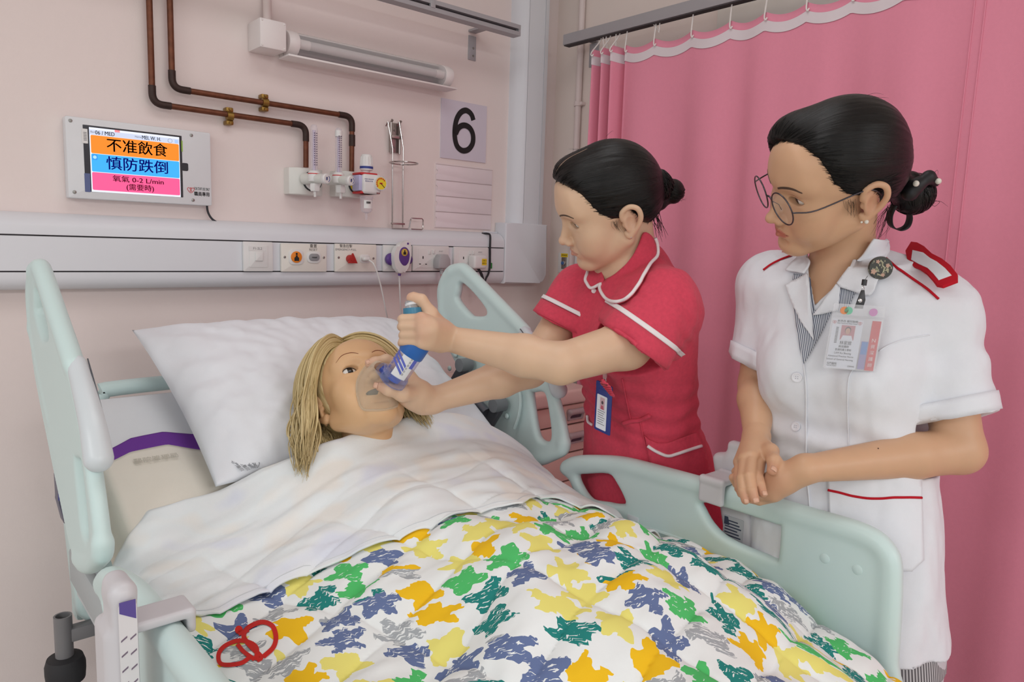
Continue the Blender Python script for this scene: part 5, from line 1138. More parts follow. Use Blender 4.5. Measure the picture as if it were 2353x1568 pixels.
def face_details(body, F, fr, brow_m, sides, iris=(.012, .008, .006), gaze=(0, .9, -.42), lash=True, brow_w=.0032, rise=0., white=rgb(226, 222, 216), ir=.0062, brows=True, slit=.0035, slitz=.008):
    ew = mat('eye_white', white, .12, spec=.6); ei = mat('dark_iris', iris, .08, spec=.7)
    for s in sides:
        ball = lambda V: np.array([fr(s*.031+.0150*v[0], .0721+.0129*v[1], .0115+.0119*v[2]) for v in V])
        g0 = G().sphere((0, 0, 0), 1, 26); g0.v[0] = ball(g0.v[0]); e = g0.obj('eye', ew, body, True); g = np.array(gaze, float); g /= np.linalg.norm(g); am = math.asin(min(.95, ir/.0125))
        g1 = G().lathe([(1.012*math.sin(t_), 1.012*math.cos(t_)) for t_ in np.linspace(am, .01, 7)], (0, 0, 0), g, 28, False); g1.v[0] = ball(g1.v[0]*np.array((.86, 1, 1))); g1.obj('iris', ei, e, True)
        if lash == 1:
            cr = np.array([fr(s*.031+x, .09, slitz+slit+.0042-.0030*(x/.0135)**2) for x in np.linspace(-.0125, .0125, 11)]); G().tube(snap(F, cr, fr.d(0, 1, 0), .02), np.array([.2, .8, 1, .8, .2])*.00045, 5).obj('eyelid_crease', mat('lid_crease', rgb(150, 104, 82), .6), body)
        if lash:
            pts = []
            for x in np.linspace(-.0130, .0130, 13):
                z = slitz+slit*.98*math.sqrt(max(0, 1-(x/.0137)**2)); pts.append((s*.031+x, .0712+.0140*math.sqrt(max(.02, 1-(x/.0165)**2-((z-.012)/.012)**2)), z))
            L_ = np.array([fr(*p_) for p_ in pts]); g_ = G(); g_.tube(L_+np.array(fr.d(0, .0006, 0)), np.array([.0004, .0008, .0009, .0005])*fr.k, 6)
            for i in range(2, 12, 2) if lash == 1 else (): g_.tube([L_[i], L_[i]+np.array(fr.d(s*(.0008 if i > 6 else -.0002), .0018, .0004))*fr.k, L_[i]+np.array(fr.d(s*.0010, .0030, .0012))*fr.k], [.00025, .00015, .00008], 4)
            g_.obj('eyelashes', brow_m, body)
        if not brows: continue
        P = [(s*.011, .092, .0285+rise), (s*.020, .092, .0325+rise), (s*.032, .088, .0355+rise), (s*.042, .08, .0350+rise), (s*.050, .07, .0305+rise)]; P = smooth_path(np.array(P), 14); gb = G(); Q = []
        for i in range(len(P)-3):
            u = i/(len(P)-1); wd = brow_w*(.65+.9*u-1.2*u*u)
            for j in range(5):
                o = P[i]+np.array((0, 0, (j/4-.5)*2*wd)); a = P[i+3]+np.array((0, 0, (j/4-.5)*1.3*wd+.0006)); Q += [fr(*o), fr(*((o+a)/2)), fr(*a)]
        Q = snap(F, np.array(Q), fr.d(0, 1, 0), .02)+np.array(fr.d(0, .0003, 0))
        for i in range(0, len(Q), 3): gb.tube(Q[i:i+3], [.0004, .00035, .00015], 4, cap=False)
        gb.obj('eyebrow', brow_m, body)
def chain(F, pts, rad, k=.004):
    P = [np.array(p_, float) for p_ in pts]; R = rad if hasattr(rad, '__len__') else [rad]*len(P)
    for i in range(len(P)-1): F.u(rcone(P[i], P[i+1], R[i], R[i+1]), k if i else max(k, .003))
def pxchain(F, pts, rad, k=.004): chain(F, [at(*p_) for p_ in pts], rad, k)
def nail(body, F, tip, prev, facing, r, m):
    """fingernail plate on the outer side of a fingertip"""
    tip, prev = np.array(tip), np.array(prev); d = (tip-prev)/np.linalg.norm(tip-prev); n = np.array(facing, float); n -= d*(n@d); n /= np.linalg.norm(n); b = np.cross(d, n); rows = []
    for u in np.linspace(-.15, .86, 7):
        w = r*.66*(1 if u < .6 else math.sqrt(max(.05, 1-((u-.6)/.42)**2))); rows.append([tip+d*(u*r)+b*(v*w)+n*(r*.985*math.sqrt(max(0, 1-(v*w/r)**2))*(1 if u < .2 else math.sqrt(max(.12, 1-((u-.2)/1.0)**2)))) for v in np.linspace(-1, 1, 7)])
    o = G().grid(rows).obj('fingernail', m, body, True); s_ = o.modifiers.new('thickness', 'SOLIDIFY'); s_.thickness = .0004; s_.offset = 1
def loft(zs, cx, cy, a, b, yaw, e=2.3):
    """upright trunk of oval cross-sections"""
    o = np.argsort(zs); zs, cx, cy, a, b = [np.array(v, float)[o] for v in (zs, cx, cy, a, b)]
    zz = np.linspace(zs[0], zs[-1], 80)
    def cs(v):
        m = np.gradient(v, zs); i = np.clip(np.searchsorted(zs, zz)-1, 0, len(zs)-2); h = zs[i+1]-zs[i]; t = (zz-zs[i])/h
        return (2*t**3-3*t*t+1)*v[i]+(t**3-2*t*t+t)*h*m[i]+(-2*t**3+3*t*t)*v[i+1]+(t**3-t*t)*h*m[i+1]
    CX_, CY_, A_, B_ = cs(cx), cs(cy), cs(a), cs(b); c, s = math.cos(yaw), math.sin(yaw)
    def fn(p):
        z = np.clip(p[:, 2], zz[0], zz[-1]); x = p[:, 0]-np.interp(z, zz, CX_); y = p[:, 1]-np.interp(z, zz, CY_); aa = np.interp(z, zz, A_); bb = np.interp(z, zz, B_)
        u, v = np.abs(x*c+y*s), np.abs(-x*s+y*c); k = ((u/aa)**e+(v/bb)**e)**(1/e)+1e-9; g = ((u/aa)**(e-1)/aa)**2+((v/bb)**(e-1)/bb)**2
        d = (k-1)/(np.sqrt(g)*k**(1-e)+1e-9) if True else 0
        return np.clip(d, -.06, 9)*.9 if False else np.maximum(d*.9, np.maximum(p[:, 2]-zz[-1], zz[0]-p[:, 2]))
    return Prim(fn, (np.mean(cx), np.mean(cy), (zs[0]+zs[-1])/2), float(max(a.max(), b.max(), (zs[-1]-zs[0])/2)*1.5))
def shell(F, G_, off, k): pass
def pxprism(poly, scale_depth, d0, d1):
    f2 = poly2d(poly)
    def fn(p):
        q = p-CAM; z = q@AF; e = f2(np.stack([CX+F_PX*(q@AR)/z, CY-F_PX*(q@AU)/z], 1))*z/F_PX
        return np.maximum(e, np.maximum(d0-z, z-d1))
    return Prim(fn, at(*np.mean(poly, 0), (d0+d1)/2), .3)
def patch_on(F, poly, off, thick, m, name, parent, step=5, attr=False, smooth=0, puff_=0., bow=None, t0=.6, t1=2.6):
    """a piece of cloth laid on surface F inside an outline"""
    P = np.array(poly, float)
    if smooth: P = smooth_path(np.c_[P, np.zeros(len(P))], smooth, True)[:, :2]
    B = []
    for i in range(len(P)):
        a, b = P[i], P[(i+1) % len(P)]; n = max(1, int(np.linalg.norm(b-a)/step)); B += [a+(b-a)*t for t in np.arange(n)/n]
    B = np.array(B); f2 = poly2d(P); lo, hi = P.min(0), P.max(0); gx, gy = np.meshgrid(np.arange(lo[0], hi[0], step), np.arange(lo[1], hi[1], step)); q = np.stack([gx.ravel(), gy.ravel()], 1); q = q[f2(q) < -step*.5]
    allp = [Vector(v) for v in B]+[Vector(v) for v in q]; nb = len(B)
    vs, es, fs, *_ = mgeo.delaunay_2d_cdt(allp, [(i, (i+1) % nb) for i in range(nb)], [], 1, 1e-4)
    v2 = np.array([v[:] for v in vs]); W, hit = F.shoot(v2[:, 0], v2[:, 1], t0, t1); g = F.grad(W)
    o_ = off if np.isscalar(off) else off(v2)
    if puff_: o_ = o_+puff_*np.clip(-f2(v2)/12, 0, 1)
    W = W+g*(np.asarray(o_).reshape(-1, 1) if not np.isscalar(o_) else o_)
    fs = [f for f in fs if len(f) >= 3]; me = bpy.data.meshes.new(name); me.from_pydata(W.tolist(), [], fs); me.update()
    bm = bmesh.new(); bm.from_mesh(me); bmesh.ops.recalc_face_normals(bm, faces=bm.faces); bm.normal_update()
    s_ = sum(f.normal.dot(Vector(CAM)-f.calc_center_median()) for f in bm.faces)
    if s_ < 0: bmesh.ops.reverse_faces(bm, faces=bm.faces)
    bm.to_mesh(me); bm.free()
    if attr: A = me.attributes.new('cloth', 'FLOAT_VECTOR', 'POINT'); A.data.foreach_set('vector', np.c_[v2/100., np.zeros(len(v2))].astype(np.float32).ravel())
    o = link(name, me, m, parent, True); s2 = o.modifiers.new('thickness', 'SOLIDIFY'); s2.thickness = thick; s2.offset = 0; return o
def line_on(F, pts, r, m, name, parent, off=0., sub=6, flat=0, t0=.6, t1=2.6):
    P = smooth_path(np.c_[np.array(pts, float), np.zeros(len(pts))], sub)[:, :2]; W, hit = F.shoot(P[:, 0], P[:, 1], t0, t1); W = W+F.grad(W)*off
    W[1:-1] = (W[:-2]+W[1:-1]*2+W[2:])/4
    return G().tube(W, r, 8).obj(name, m, parent, True)
def striped(name, freq, ang, a, b):
    m = bpy.data.materials.new(name); m.use_nodes = True; nt = m.node_tree; N = nt.nodes; L = nt.links; bs = N['Principled BSDF']; bs.inputs['Roughness'].default_value = .85
    at_ = N.new('ShaderNodeAttribute'); at_.attribute_name = 'cloth'; mp = N.new('ShaderNodeMapping'); mp.inputs['Rotation'].default_value = (0, 0, ang); L.new(at_.outputs['Vector'], mp.inputs['Vector'])
    w = N.new('ShaderNodeTexWave'); w.inputs['Scale'].default_value = freq; w.inputs['Distortion'].default_value = .6; w.inputs['Detail'].default_value = 0; L.new(mp.outputs[0], w.inputs['Vector'])
    rp = N.new('ShaderNodeValToRGB'); e = rp.color_ramp.elements; e[0].position = .42; e[0].color = (*a, 1); e[1].position = .58; e[1].color = (*b, 1); L.new(w.outputs['Fac'], rp.inputs[0]); L.new(rp.outputs[0], bs.inputs['Base Color']); return m
def flow_about(o, axis, ref, fa=26., fl=14.):
    """hair runs along meridians from the parting to the knot"""
    ax = np.array(axis)/np.linalg.norm(axis); u = np.array(ref, float); u -= ax*(u@ax); u /= np.linalg.norm(u); v = np.cross(ax, u)
    def fn(P):
        q = P-o; return np.stack([np.arctan2(q@v, q@u)*fa, (q@ax)*fl, np.linalg.norm(q, axis=1)*30], 1)
    return fn
def onplane(fr, px, py, x):
    """point on the sight line whose sideways place in the head frame is x"""
    r_ = ray(px, py); R0 = fr.R[:, 0]; return CAM+r_*((fr.k*x+(fr.o-CAM)@R0)/(r_@R0))
def wisps(hair, Fh, Fs, o, axis, n, seed, m, fwd=.007, back=.035):
    """fine hairs along the hairline, each starting on the skin and lying back over the cap"""
    k = len(hair.data.vertices); co = np.empty(k*3, np.float32); hair.data.vertices.foreach_get('co', co); co = co.reshape(-1, 3).astype(float); d = Fs(co); V = co[(d < .0025) & (d > -.001)]
    if not len(V): return
    rs = np.random.RandomState(seed); V = V[rs.randint(0, len(V), n)]; a = np.array(axis)/np.linalg.norm(axis); q = V-o; q /= np.linalg.norm(q, axis=1)[:, None]; T = a-q*(q@a)[:, None]; T /= np.linalg.norm(T, axis=1)[:, None]; T = T+rs.normal(0, .12, T.shape); L = rs.uniform(.4, 1.3, n)[:, None]; pts = []
    for u, on in ((-fwd, Fs), (-fwd*.4, Fs), (0, None), (back*.3, Fh), (back*.65, Fh), (back, Fh)):
        P = V+T*u*L
        F_ = Fs if on is None else on
        for _ in range(2): g = F_.grad(P); P = P-g*np.clip(F_(P), -.01, .01)[:, None]
        pts.append(P+F_.grad(P)*(.0004 if on is Fs else .0007))
    pts = np.stack(pts, 1); g = G()
    for p_ in pts: g.tube(p_, np.array([.25, .7, 1, 1, .9, .4])*.00042, 4, cap=False)
    g.obj('hairline_wisps', m, hair, True)
def wound(c, r, axis, n, seed, m, parent):
    rs = np.random.RandomState(seed); g = G(); a0 = np.array(axis)/np.linalg.norm(axis)
    for i in range(n):
        a = a0+rs.normal(0, .28, 3); a /= np.linalg.norm(a); u = np.cross(a, rs.normal(0, 1, 3)); u /= np.linalg.norm(u); v = np.cross(a, u); h = rs.uniform(-.8, .8); rr = math.sqrt(1-h*h)*r*1.005; t0 = rs.rand()*6.28; t1 = t0+rs.uniform(1.5, 3.5)
        g.tube([c+a*h*r+rr*(math.cos(t)*u+math.sin(t)*v) for t in np.linspace(t0, t1, 12)], np.interp(np.linspace(0, 1, 12), [0, .2, .8, 1], [.2, 1, 1, .2])*rs.uniform(.0005, .0011), 5)
    g.obj('wound_strands', m, parent, True)
skinA = skin_mat('skin_fair', rgb(226, 190, 160), rgb(196, 112, 100)); nail_m = mat('fingernail', rgb(216, 170, 144), .3, spec=.5)
skinB = skin_mat('skin_warm', rgb(216, 172, 138), rgb(186, 96, 86))
skinM = skin_mat('manikin_vinyl', rgb(226, 182, 138), rgb(214, 160, 118), .38)
black_hair = hair_mat('black_hair', (.004, .0035, .0035), (.010, .0085, .008), .34, .6, .26)
# ---------------------------------------------------------------- manikin in the bed
mf = Frame(at(828, 926, 1.47), [[-0.9825, -0.144, 0.1182], [0.1819, -0.599, 0.7798], [-0.0415, 0.7877, 0.6147]], 1.05)
FM = Field(); head(FM, mf, slit=.0078, slitz=.012, ears=(1, -1), full=.003)
FM.u(rcone(mf(0, -.030, -.04), (.785, -.86, 1.0), .044, .054), .018)
FM.u(rcone((.64, -.93, .985), (.95, -.93, .985), .055, .055), .05); FM.u(ell((.79, -1.05, .955), (.15, .2, .06)), .05)
man = thing('manikin', 'training manikin with blonde hair and black eyes lying in the bed under the sheet', 'manikin', (.79, -.95, .96))
mb = surf_obj('body', FM, .0023, skinM, man, attrs={'blush': lambda P: np.zeros(len(P))}, relax=2)
brow_b = mat('painted_brow', rgb(128, 70, 44), .6)
face_details(mb, FM, mf, mat('black_lash', rgb(20, 16, 16), .5), (1, -1), iris=(.004, .004, .004), gaze=(0, 1, -.05), ir=.0088, brows=False, lash=2, slit=.0078, slitz=.012)
for s in (1, -1):
    P = smooth_path(np.array([mf(s*.013, .095, .033), mf(s*.025, .092, .040), mf(s*.040, .083, .041), mf(s*.052, .07, .033)]), 6); G().tube(snap(FM, P, mf.d(0, 1, 0)), [.0006, .0010, .0009, .0004], 6).obj('eyebrow', brow_b, mb)
g = G(); g.sphere((0, 0, 0), 1, 20); g.v[0] = np.array([mf(.0235*v[0], .0950+.0085*v[1], -.0562+.0080*v[2]*(1-.35*abs(v[0]))) for v in g.v[0]]); g.obj('open_mouth', mat('manikin_dark_mouth', rgb(72, 66, 66), .5), mb, True)
# blonde hair: a cap on the skull carrying long locks
blonde = hair_mat('blonde_hair', rgb(172, 146, 92), rgb(244, 224, 174), .45, .5)
FH = Field(); FH.u(lell(mf, (0, -.016, .040), (.083, .102, .094)), .0)
def mline(p):
    q = mf.inv(p); yh = np.interp(q[:, 2], [-.10, -.06, -.02, .02, .05, .078, .10, .16], [-.035, -.02, .006, .030, .046, .060, .092, .2])
    return (q[:, 1]-yh-.35*np.maximum(0, np.abs(q[:, 0])-.05)*0)*mf.k*.8
FH.i(Prim(mline, mf.o, 1e9), .008)
hairm = surf_obj('hair', FH, .0035, blonde, man, relax=1, attrs={'flow': flow_about(mf(0, -.01, .05), mf.d(0, .15, 1), mf.d(0, 1, 0), 20, 20)})
rs = np.random.RandomState(11); hg = G(); flw = []
azf = lambda el: np.interp(el, [-30, -10, 0, 30, 60, 90], [1.50, 1.20, 1.03, .72, .40, .05])
for i in range(1500):
    s = 1 if rs.rand() < .60 else -1; ex = rs.rand()**1.6*1.8; rr = .0865+.012*rs.rand()+.010*(rs.rand() < .2); el0 = rs.uniform(70, 99); el1 = rs.uniform(-14, 4); W = []
    ph = rs.rand()*6
    for t in np.linspace(0, 1, 10):
        el = el0+(el1-el0)*t; a = azf(el)+ex*(.35+.65*t); e = math.radians(el); r2 = rr*(1+.10*t)
        W.append(mf(s*math.sin(a)*math.cos(e)*r2*.96-s*.016*math.exp(-t*6), math.cos(a)*math.cos(e)*r2*1.13-.014, math.sin(e)*r2*1.07+.040))
    d = W[-1]-W[-2]; d /= np.linalg.norm(d); dn = np.array((-.34 if s > 0 else .16, -.62, -.66)); dn /= np.linalg.norm(dn); sd = np.cross(d, dn); ln = rs.uniform(.11, .19)*(1 if s > 0 else .62); amp = rs.uniform(.3, .95)
    for k in range(12):
        d = d*.74+dn*.26+sd*amp*.42*math.sin(k*.62+ph); d /= np.linalg.norm(d); c = W[-1]+d*ln/12
        pq = c-PC; h = pq@pez; fl = .066+.018*rs.rand()-.05*math.exp(-((pq@pex+.02)/.10)**2)*math.exp(-((pq@pey+.16)/.12)**2)
        if h < fl and abs(pq@pex) < hw and abs(pq@pey) < hh*1.05: c = c+pez*(fl-h)*.7
        W.append(c)
    W = smooth_path(np.array(W), 2); r0 = rs.uniform(.0009, .0024); rad = r0*np.interp(np.linspace(0, 1, len(W)), [0, .1, .75, 1], [.6, 1, .9, .15])
    hg.tube(W, rad, 5); kk = len(W); flw.append(np.stack([np.tile(np.arange(5)*1.2, kk)+rs.rand()*90, np.repeat(np.linspace(0, 3, kk), 5), np.full(kk*5, rs.rand()*40)], 1))
me = hg.mesh('hair_locks'); A = me.attributes.new('flow', 'FLOAT_VECTOR', 'POINT'); A.data.foreach_set('vector', np.concatenate(flw).astype(np.float32).ravel()); link('hair_locks', me, blonde, hairm, True)
# ---------------------------------------------------------------- face mask, spacer and inhaler
fm = thing('face_mask', 'frosted clear face mask pressed over the manikin mouth and nose', 'mask', mf(0, .11, -.045))
rim = []
for a in np.linspace(0, 2*np.pi, 40, endpoint=False): rim.append(mf(.0365*math.sin(a)*(1-.22*math.cos(a)), .05, -.046+.050*math.cos(a)))
rim = snap(FM, np.array(rim), mf.d(0, 1, 0), .12); nrm = mf.d(0, 1, 0); apx = mf(0, .142, -.040); rows = []
for u in np.linspace(0, 1, 9):
    w = u**1.0; ring = []
    for k, a in enumerate(np.linspace(0, 2*np.pi, 40, endpoint=False)):
        tgt = apx+mf.R@np.array((.0125*math.sin(a), 0, .0125*math.cos(a))); bulge = .010*math.sin(math.pi*u)
        dd = rim[k]-apx; dd /= np.linalg.norm(dd); ring.append(rim[k]*(1-w)+tgt*w+nrm*bulge+dd*.004*math.sin(math.pi*u)+nrm*.0018)
    rows.append(ring)
frost = clear('frosted_silicone', rgb(236, 226, 206), .22, .3)
G().grid(rows, closed=True).obj('mask_dome', frost, fm, True)
G().tube(np.array(rows[0])+nrm*.0005, .0022, 8, closed=True).obj('mask_rim', frost, fm, True)
blue_cl = clear('blue_clear_plastic', rgb(156, 176, 234), .08, .06); lilac_cl = clear('lilac_clear_plastic', rgb(206, 200, 226), .12, .05); blue_pl = mat('blue_plastic', rgb(36, 98, 176), .35); teal_pl = mat('teal_inhaler_plastic', rgb(58, 128, 160), .35)
q = apx-CAM; d_ap = float(q@AF); d0 = d_ap-.018
sp0 = at(903, 874, d0); sp1 = at(951, 803, d0-.010); ax = (sp1-sp0)/np.linalg.norm(sp1-sp0); Ls = float(np.linalg.norm(sp1-sp0))
spc = thing('spacer_chamber', 'clear spacer tube with blue base and striped white label held at the mask', 'spacer', sp0)
G().lathe([(.0225, .006), (.0225, Ls+.014)], sp0, ax, 32, False).obj('chamber_tube', lilac_cl, spc)
G().lathe([(.0215, -.008), (.0245, -.006), (.0255, 0), (.0245, .006), (.0255, .008), (.0245, .013), (.0228, .015)], sp0, ax, 32, False).obj('base_cap', blue_cl, spc)
G().lathe([(.0001, -.009), (.019, -.009), (.022, -.007)], sp0, ax, 32, False).obj('base_disc', blue_cl, spc)
G().lathe([(.0115, .0), (.0125, .004), (.0125, .012), (.008, .016), (.008, .003)], sp0, ax, 24, False).obj('valve_ring', mat('valve_blue', rgb(76, 104, 190), .3), spc)
G().tube([apx, apx*.5+sp0*.5, sp0+ax*.004], [.0125, .0125, .0135], 16, cap=False).obj('mask_elbow', blue_cl, spc)
c = at(879, 845, d0+.004); G().tube([c, c+(sp0-c)*.35], [.0085, .009], 14).obj('vent_cap', mat('valve_navy', rgb(40, 62, 150), .3), spc)
c = at(890, 836, d0-.012); G().tube([c, at(888, 850, d0-.012), at(893, 866, d0-.014)], [.005, .006, .005], 10).obj('side_tab', lilac_cl, spc)
G().lathe([(.0232, Ls-.012), (.0240, Ls-.010), (.0240, Ls+.022), (.0215, Ls+.030), (.012, Ls+.032)], sp0, ax, 32, False).obj('blue_end_cap', blue_pl, spc)
e1 = np.cross(ax, AF); e1 /= np.linalg.norm(e1); e2 = np.cross(e1, ax); e2 = e2 if e2@AF < 0 else -e2
def cyl(a, h, r): return sp0+ax*h+r*(math.cos(a)*e2+math.sin(a)*e1*(1 if e1@AR > 0 else -1))
lab = mat('spacer_label_white', rgb(226, 226, 228), .4); stp = mat('spacer_label_blue', rgb(92, 102, 190), .4)
def bandp(a0, a1, h0, h1, r, m, nm, slope=0.):
    rows = [[cyl(a, (h0 if v == 0 else h1)+slope*(a-a0)**1.6, r) for a in np.linspace(a0, a1, 14)] for v in (0, 1)]; G().grid(rows).obj(nm, m, spc, True)
bandp(-.35, .95, .014, Ls-.012, .0229, lab, 'paper_label')
for k in range(3): bandp(-1.1, .35, Ls-.018-.0075*k, Ls-.013-.0075*k, .0231+.0001*k, stp, 'label_stripe', -.0085)
bandp(.62, .95, Ls-.030, Ls-.012, .0233, stp, 'label_stripe')
for k in range(7):
    g = G(); h = .022+.0065*k; g.tube([cyl(.42, h, .0232), cyl(.42, h+.0045, .0232)], .0004, 4); g.tube([cyl(.5, h, .0232), cyl(.5, h+.004, .0232)], .0003, 4); g.obj('label_line', grey_ink, spc)
bd = [cyl(-.9+.12*k, .030+.012*math.sin(k*1.3)**2, .0229) for k in range(6)]
for k in range(6): G().tube([cyl(-.95, .02+.009*k, .0228), cyl(-.80, .021+.009*k, .0228), cyl(-.78, .026+.009*k, .0228), cyl(-.93, .025+.009*k, .0228)], .0005, 5, closed=True).obj('printed_mark', stp, spc)
inh = thing('inhaler', 'teal inhaler with silver canister gripped in the nurse fist', 'inhaler', at(950, 760, d0-.012))
i0, i1, i2, i3 = at(958, 792, d0-.012), at(948.5, 722, d0-.012), at(947.5, 708, d0-.012), at(944, 691, d0-.010)
G().tube([i0, i1, i2], [.0175, .0175, .0168], 20).obj('inhaler_body', teal_pl, inh)
a2 = (i3-i2)/np.linalg.norm(i3-i2); L2 = float(np.linalg.norm(i3-i2))
G().lathe([(.0118, -.03), (.0118, L2-.003), (.0108, L2-.0008), (.009, L2)], i2, a2, 24).obj('canister', mat('canister_silver', rgb(190, 194, 198), .25, metal=.85), inh)
G().lathe([(.0120, L2*.30), (.0120, L2*.62)], i2, a2, 24, False).obj('canister_label', lab, inh)
# ---------------------------------------------------------------- nurse in the red dress
n1f = Frame([1.1239, -1.0729, 1.5797], [[.5425, -.6673, -.5103], [.7399, .6672, -.0857], [.3977, -.3311, .8557]], 1.05)
n1f.R = n1f.R@rotz(.13)
LS, LE, LW = at(1526, 705, 1.44), at(1288, 836, 1.33), at(1032, 779, 1.375)
RS, RE, RW = at(1335, 675, 1.64), at(1218, 850, 1.52), at(992, 921, 1.43)
HIP = at(1490, 1090, 1.72); NB = at(1452, 640, 1.53); zz = lambda py, d, px=1470: at(px, py, d)[2]
F1 = Field(); head(F1, n1f, slit=.0060, slitz=.0082, ears=(-1,))
F1.u(rcone(n1f(0, -.024, -.035), NB, .046, .056), .02)
F1.u(rcone(NB, NB+(HIP-NB)*.25, .06, .09), .03)
F1.u(rcone(NB+(LS-NB)*.3, LS, .055, .050), .03); F1.u(rcone(NB+(RS-NB)*.3, RS, .055, .050), .03)
F1.u(rcone(LS, at(1440, 792, 1.395), .046, .0455), .02); F1.u(rcone(at(1440, 792, 1.395), LE, .0455, .037), .02); F1.u(rcone(LE, LE+(LW-LE)*.32, .0375, .0385), .012); F1.u(rcone(LE+(LW-LE)*.32, LW, .0385, .0235), .012)
F1.u(rcone(RS, RE, .045, .036), .02); F1.u(rcone(RE, RE+(RW-RE)*.32, .0365, .0375), .012); F1.u(rcone(RE+(RW-RE)*.32, RW, .0375, .0235), .012)
# left hand: a fist round the inhaler, thumb on the canister
DI = d0-.012
K = {'i': (968, 732, DI-.022), 'm': (970, 750, DI-.026), 'r': (972, 768, DI-.026), 'l': (969, 787, DI-.022)}
for q, r in (('i', .0125), ('m', .0130), ('r', .0125), ('l', .0115)): F1.u(rcone(LW, at(*K[q]), .0185, r*.94), .007)
F1.u(rcone(at(1018, 760, 1.365), at(985, 757, DI-.016), .021, .022), .012); F1.u(rcone(at(1010, 788, 1.36), at(984, 784, DI-.012), .019, .015), .012)
for q, p1, p2, p3, r in (('i', (926, 733, DI-.016), (923, 734, DI+.010), (938, 735, DI+.022), .0084), ('m', (926, 749, DI-.017), (923, 751, DI+.012), (940, 752, DI+.023), .0088), ('r', (928, 769, DI-.015), (926, 771, DI+.012), (942, 773, DI+.023), .0085), ('l', (925, 785, DI-.010), (923, 789, DI+.010), (938, 791, DI+.020), .0076)):
    pxchain(F1, [K[q], p1, p2, p3], [r*1.10, r*1.03, r*.98, r*.85], .0006)
pxchain(F1, [(1012, 752, 1.37), (989, 722, DI+.008), (968, 690, DI+.002), (950, 685, DI-.001), (945, 685, DI-.002)], [.017, .0135, .0105, .0098, .0082], .006)
# right hand: holds the mask between thumb and first finger
pxchain(F1, [(992, 921, 1.43), (958, 905, 1.405), (935, 886, 1.395)], [.026, .027, .020], .012)
F1.u(rcone(at(968, 930, 1.42), at(935, 912, 1.39), .020, .018), .012)
pxchain(F1, [(962, 905, 1.40), (925, 905, 1.355), (894, 895, 1.335), (874, 889, d0+.006)], [.018, .0145, .0115, .0088], .008)
pxchain(F1, [(948, 880, 1.405), (918, 842, 1.395), (888, 827, 1.385), (862, 832, 1.372), (848, 836, 1.364)], [.015, .0110, .0098, .0090, .0078], .006)
pxchain(F1, [(955, 885, 1.42), (930, 850, 1.425), (902, 838, 1.42), (880, 842, 1.41)], [.014, .0108, .0096, .0080], .006)
pxchain(F1, [(962, 895, 1.43), (940, 862, 1.445), (915, 850, 1.445), (896, 852, 1.44)], [.013, .0102, .0092, .0076], .006)
pxchain(F1, [(970, 908, 1.435), (952, 880, 1.455), (932, 868, 1.46), (918, 868, 1.455)], [.012, .0092, .0082, .0070], .006)
def blush1(P):
    b = lips_blush(n1f, P, .55)
    for q in [at(869, 889, d0), at(848, 836, 1.364), at(945, 685, DI), at(969, 727, DI-.03), at(971, 748, DI-.03), at(972, 768, DI-.03)]: b = np.maximum(b, .35*np.clip(1-np.linalg.norm(P-q, axis=1)/.022, 0, 1))
    return b
nurse1 = thing('person', 'person in red dress with white piping bending over the bed and pressing an inhaler', 'person', (1.40, -1.0, 0))
b1 = surf_obj('body', F1, .0022, skinA, nurse1, relax=2, attrs={'blush': blush1})
brow_k = mat('dark_brow', rgb(92, 72, 60), .6)
face_details(b1, F1, n1f, brow_k, (-1,), ir=.0072, gaze=(.05, .88, -.24), brow_w=.0017, rise=-.001, slit=.0060, slitz=.0082)
nail(b1, F1, at(869, 889, d0+.006), at(894, 895, 1.335), -AF+AU*.4-AR*.2, .0088, nail_m); nail(b1, F1, at(847, 836, 1.364), at(862, 832, 1.372), -AF+AU*.6, .0078, nail_m)
G().sphere(n1f(-.0785, -.001, -.033), .0022, 10).obj('earring', mat('silver_stud', rgb(215, 215, 220), .15, metal=1), b1, True)
# hair: cap combed back into a low knot
H1f = Field(); H1f.u(lell(n1f, (0, -.004, .043), (.0805, .0945, .0865)), 0); H1f.u(lell(n1f, (0, -.045, .015), (.066, .052, .060)), .03); H1f.u(lell(n1f, (.01, .055, .090), (.05, .035, .028)), .03)
def hline(fr, pz, py, far=0., part=0.):
    def fn(p):
        q = fr.inv(p); yh = np.interp(q[:, 2], pz, py)+far*np.clip(q[:, 0]/.05, 0, 1)
        return (q[:, 1]-yh)*fr.k*.75
    return Prim(fn, fr.o, 1e9)
H1f.i(hline(n1f, [-.09, -.05, -.028, -.012, .002, .014, .030, .05, .07, .088, .10, .2], [-.07, -.05, -.038, -.030, -.012, .030, .048, .057, .066, .082, .12, .2], .018), .010)
flow1 = flow_about(n1f(0, -.02, .04), n1f.d(-.02, -.13, -.02), n1f.d(0, 0, 1), 30, 12)
hr1 = surf_obj('hair', H1f, .003, black_hair, nurse1, relax=1, attrs={'flow': flow1}, disp=lambda P: .0007*vnoise(flow1(P), .9, 3))
bq = lambda px, py: onplane(n1f, px, py, -.008)
HB = Field(); HB.u(ell(bq(1509, 428), (.033, .032, .033)), 0); HB.u(ell(bq(1545, 440), (.0235, .0235, .0245)), .006); HB.u(rcone(bq(1490, 470), bq(1512, 462), .030, .020), .012); HB.u(rcone(bq(1480, 415), bq(1500, 420), .03, .026), .012)
fb = flow_about(bq(1520, 436), n1f.d(.5, -1, .3), n1f.d(0, 0, 1), 9, 120)
surf_obj('hair_bun', HB, .003, black_hair, hr1, relax=1, attrs={'flow': fb}, disp=lambda P: .0005*np.sin(fb(P)[:, 1]*2.1+vnoise(P, 40, 5)*2))
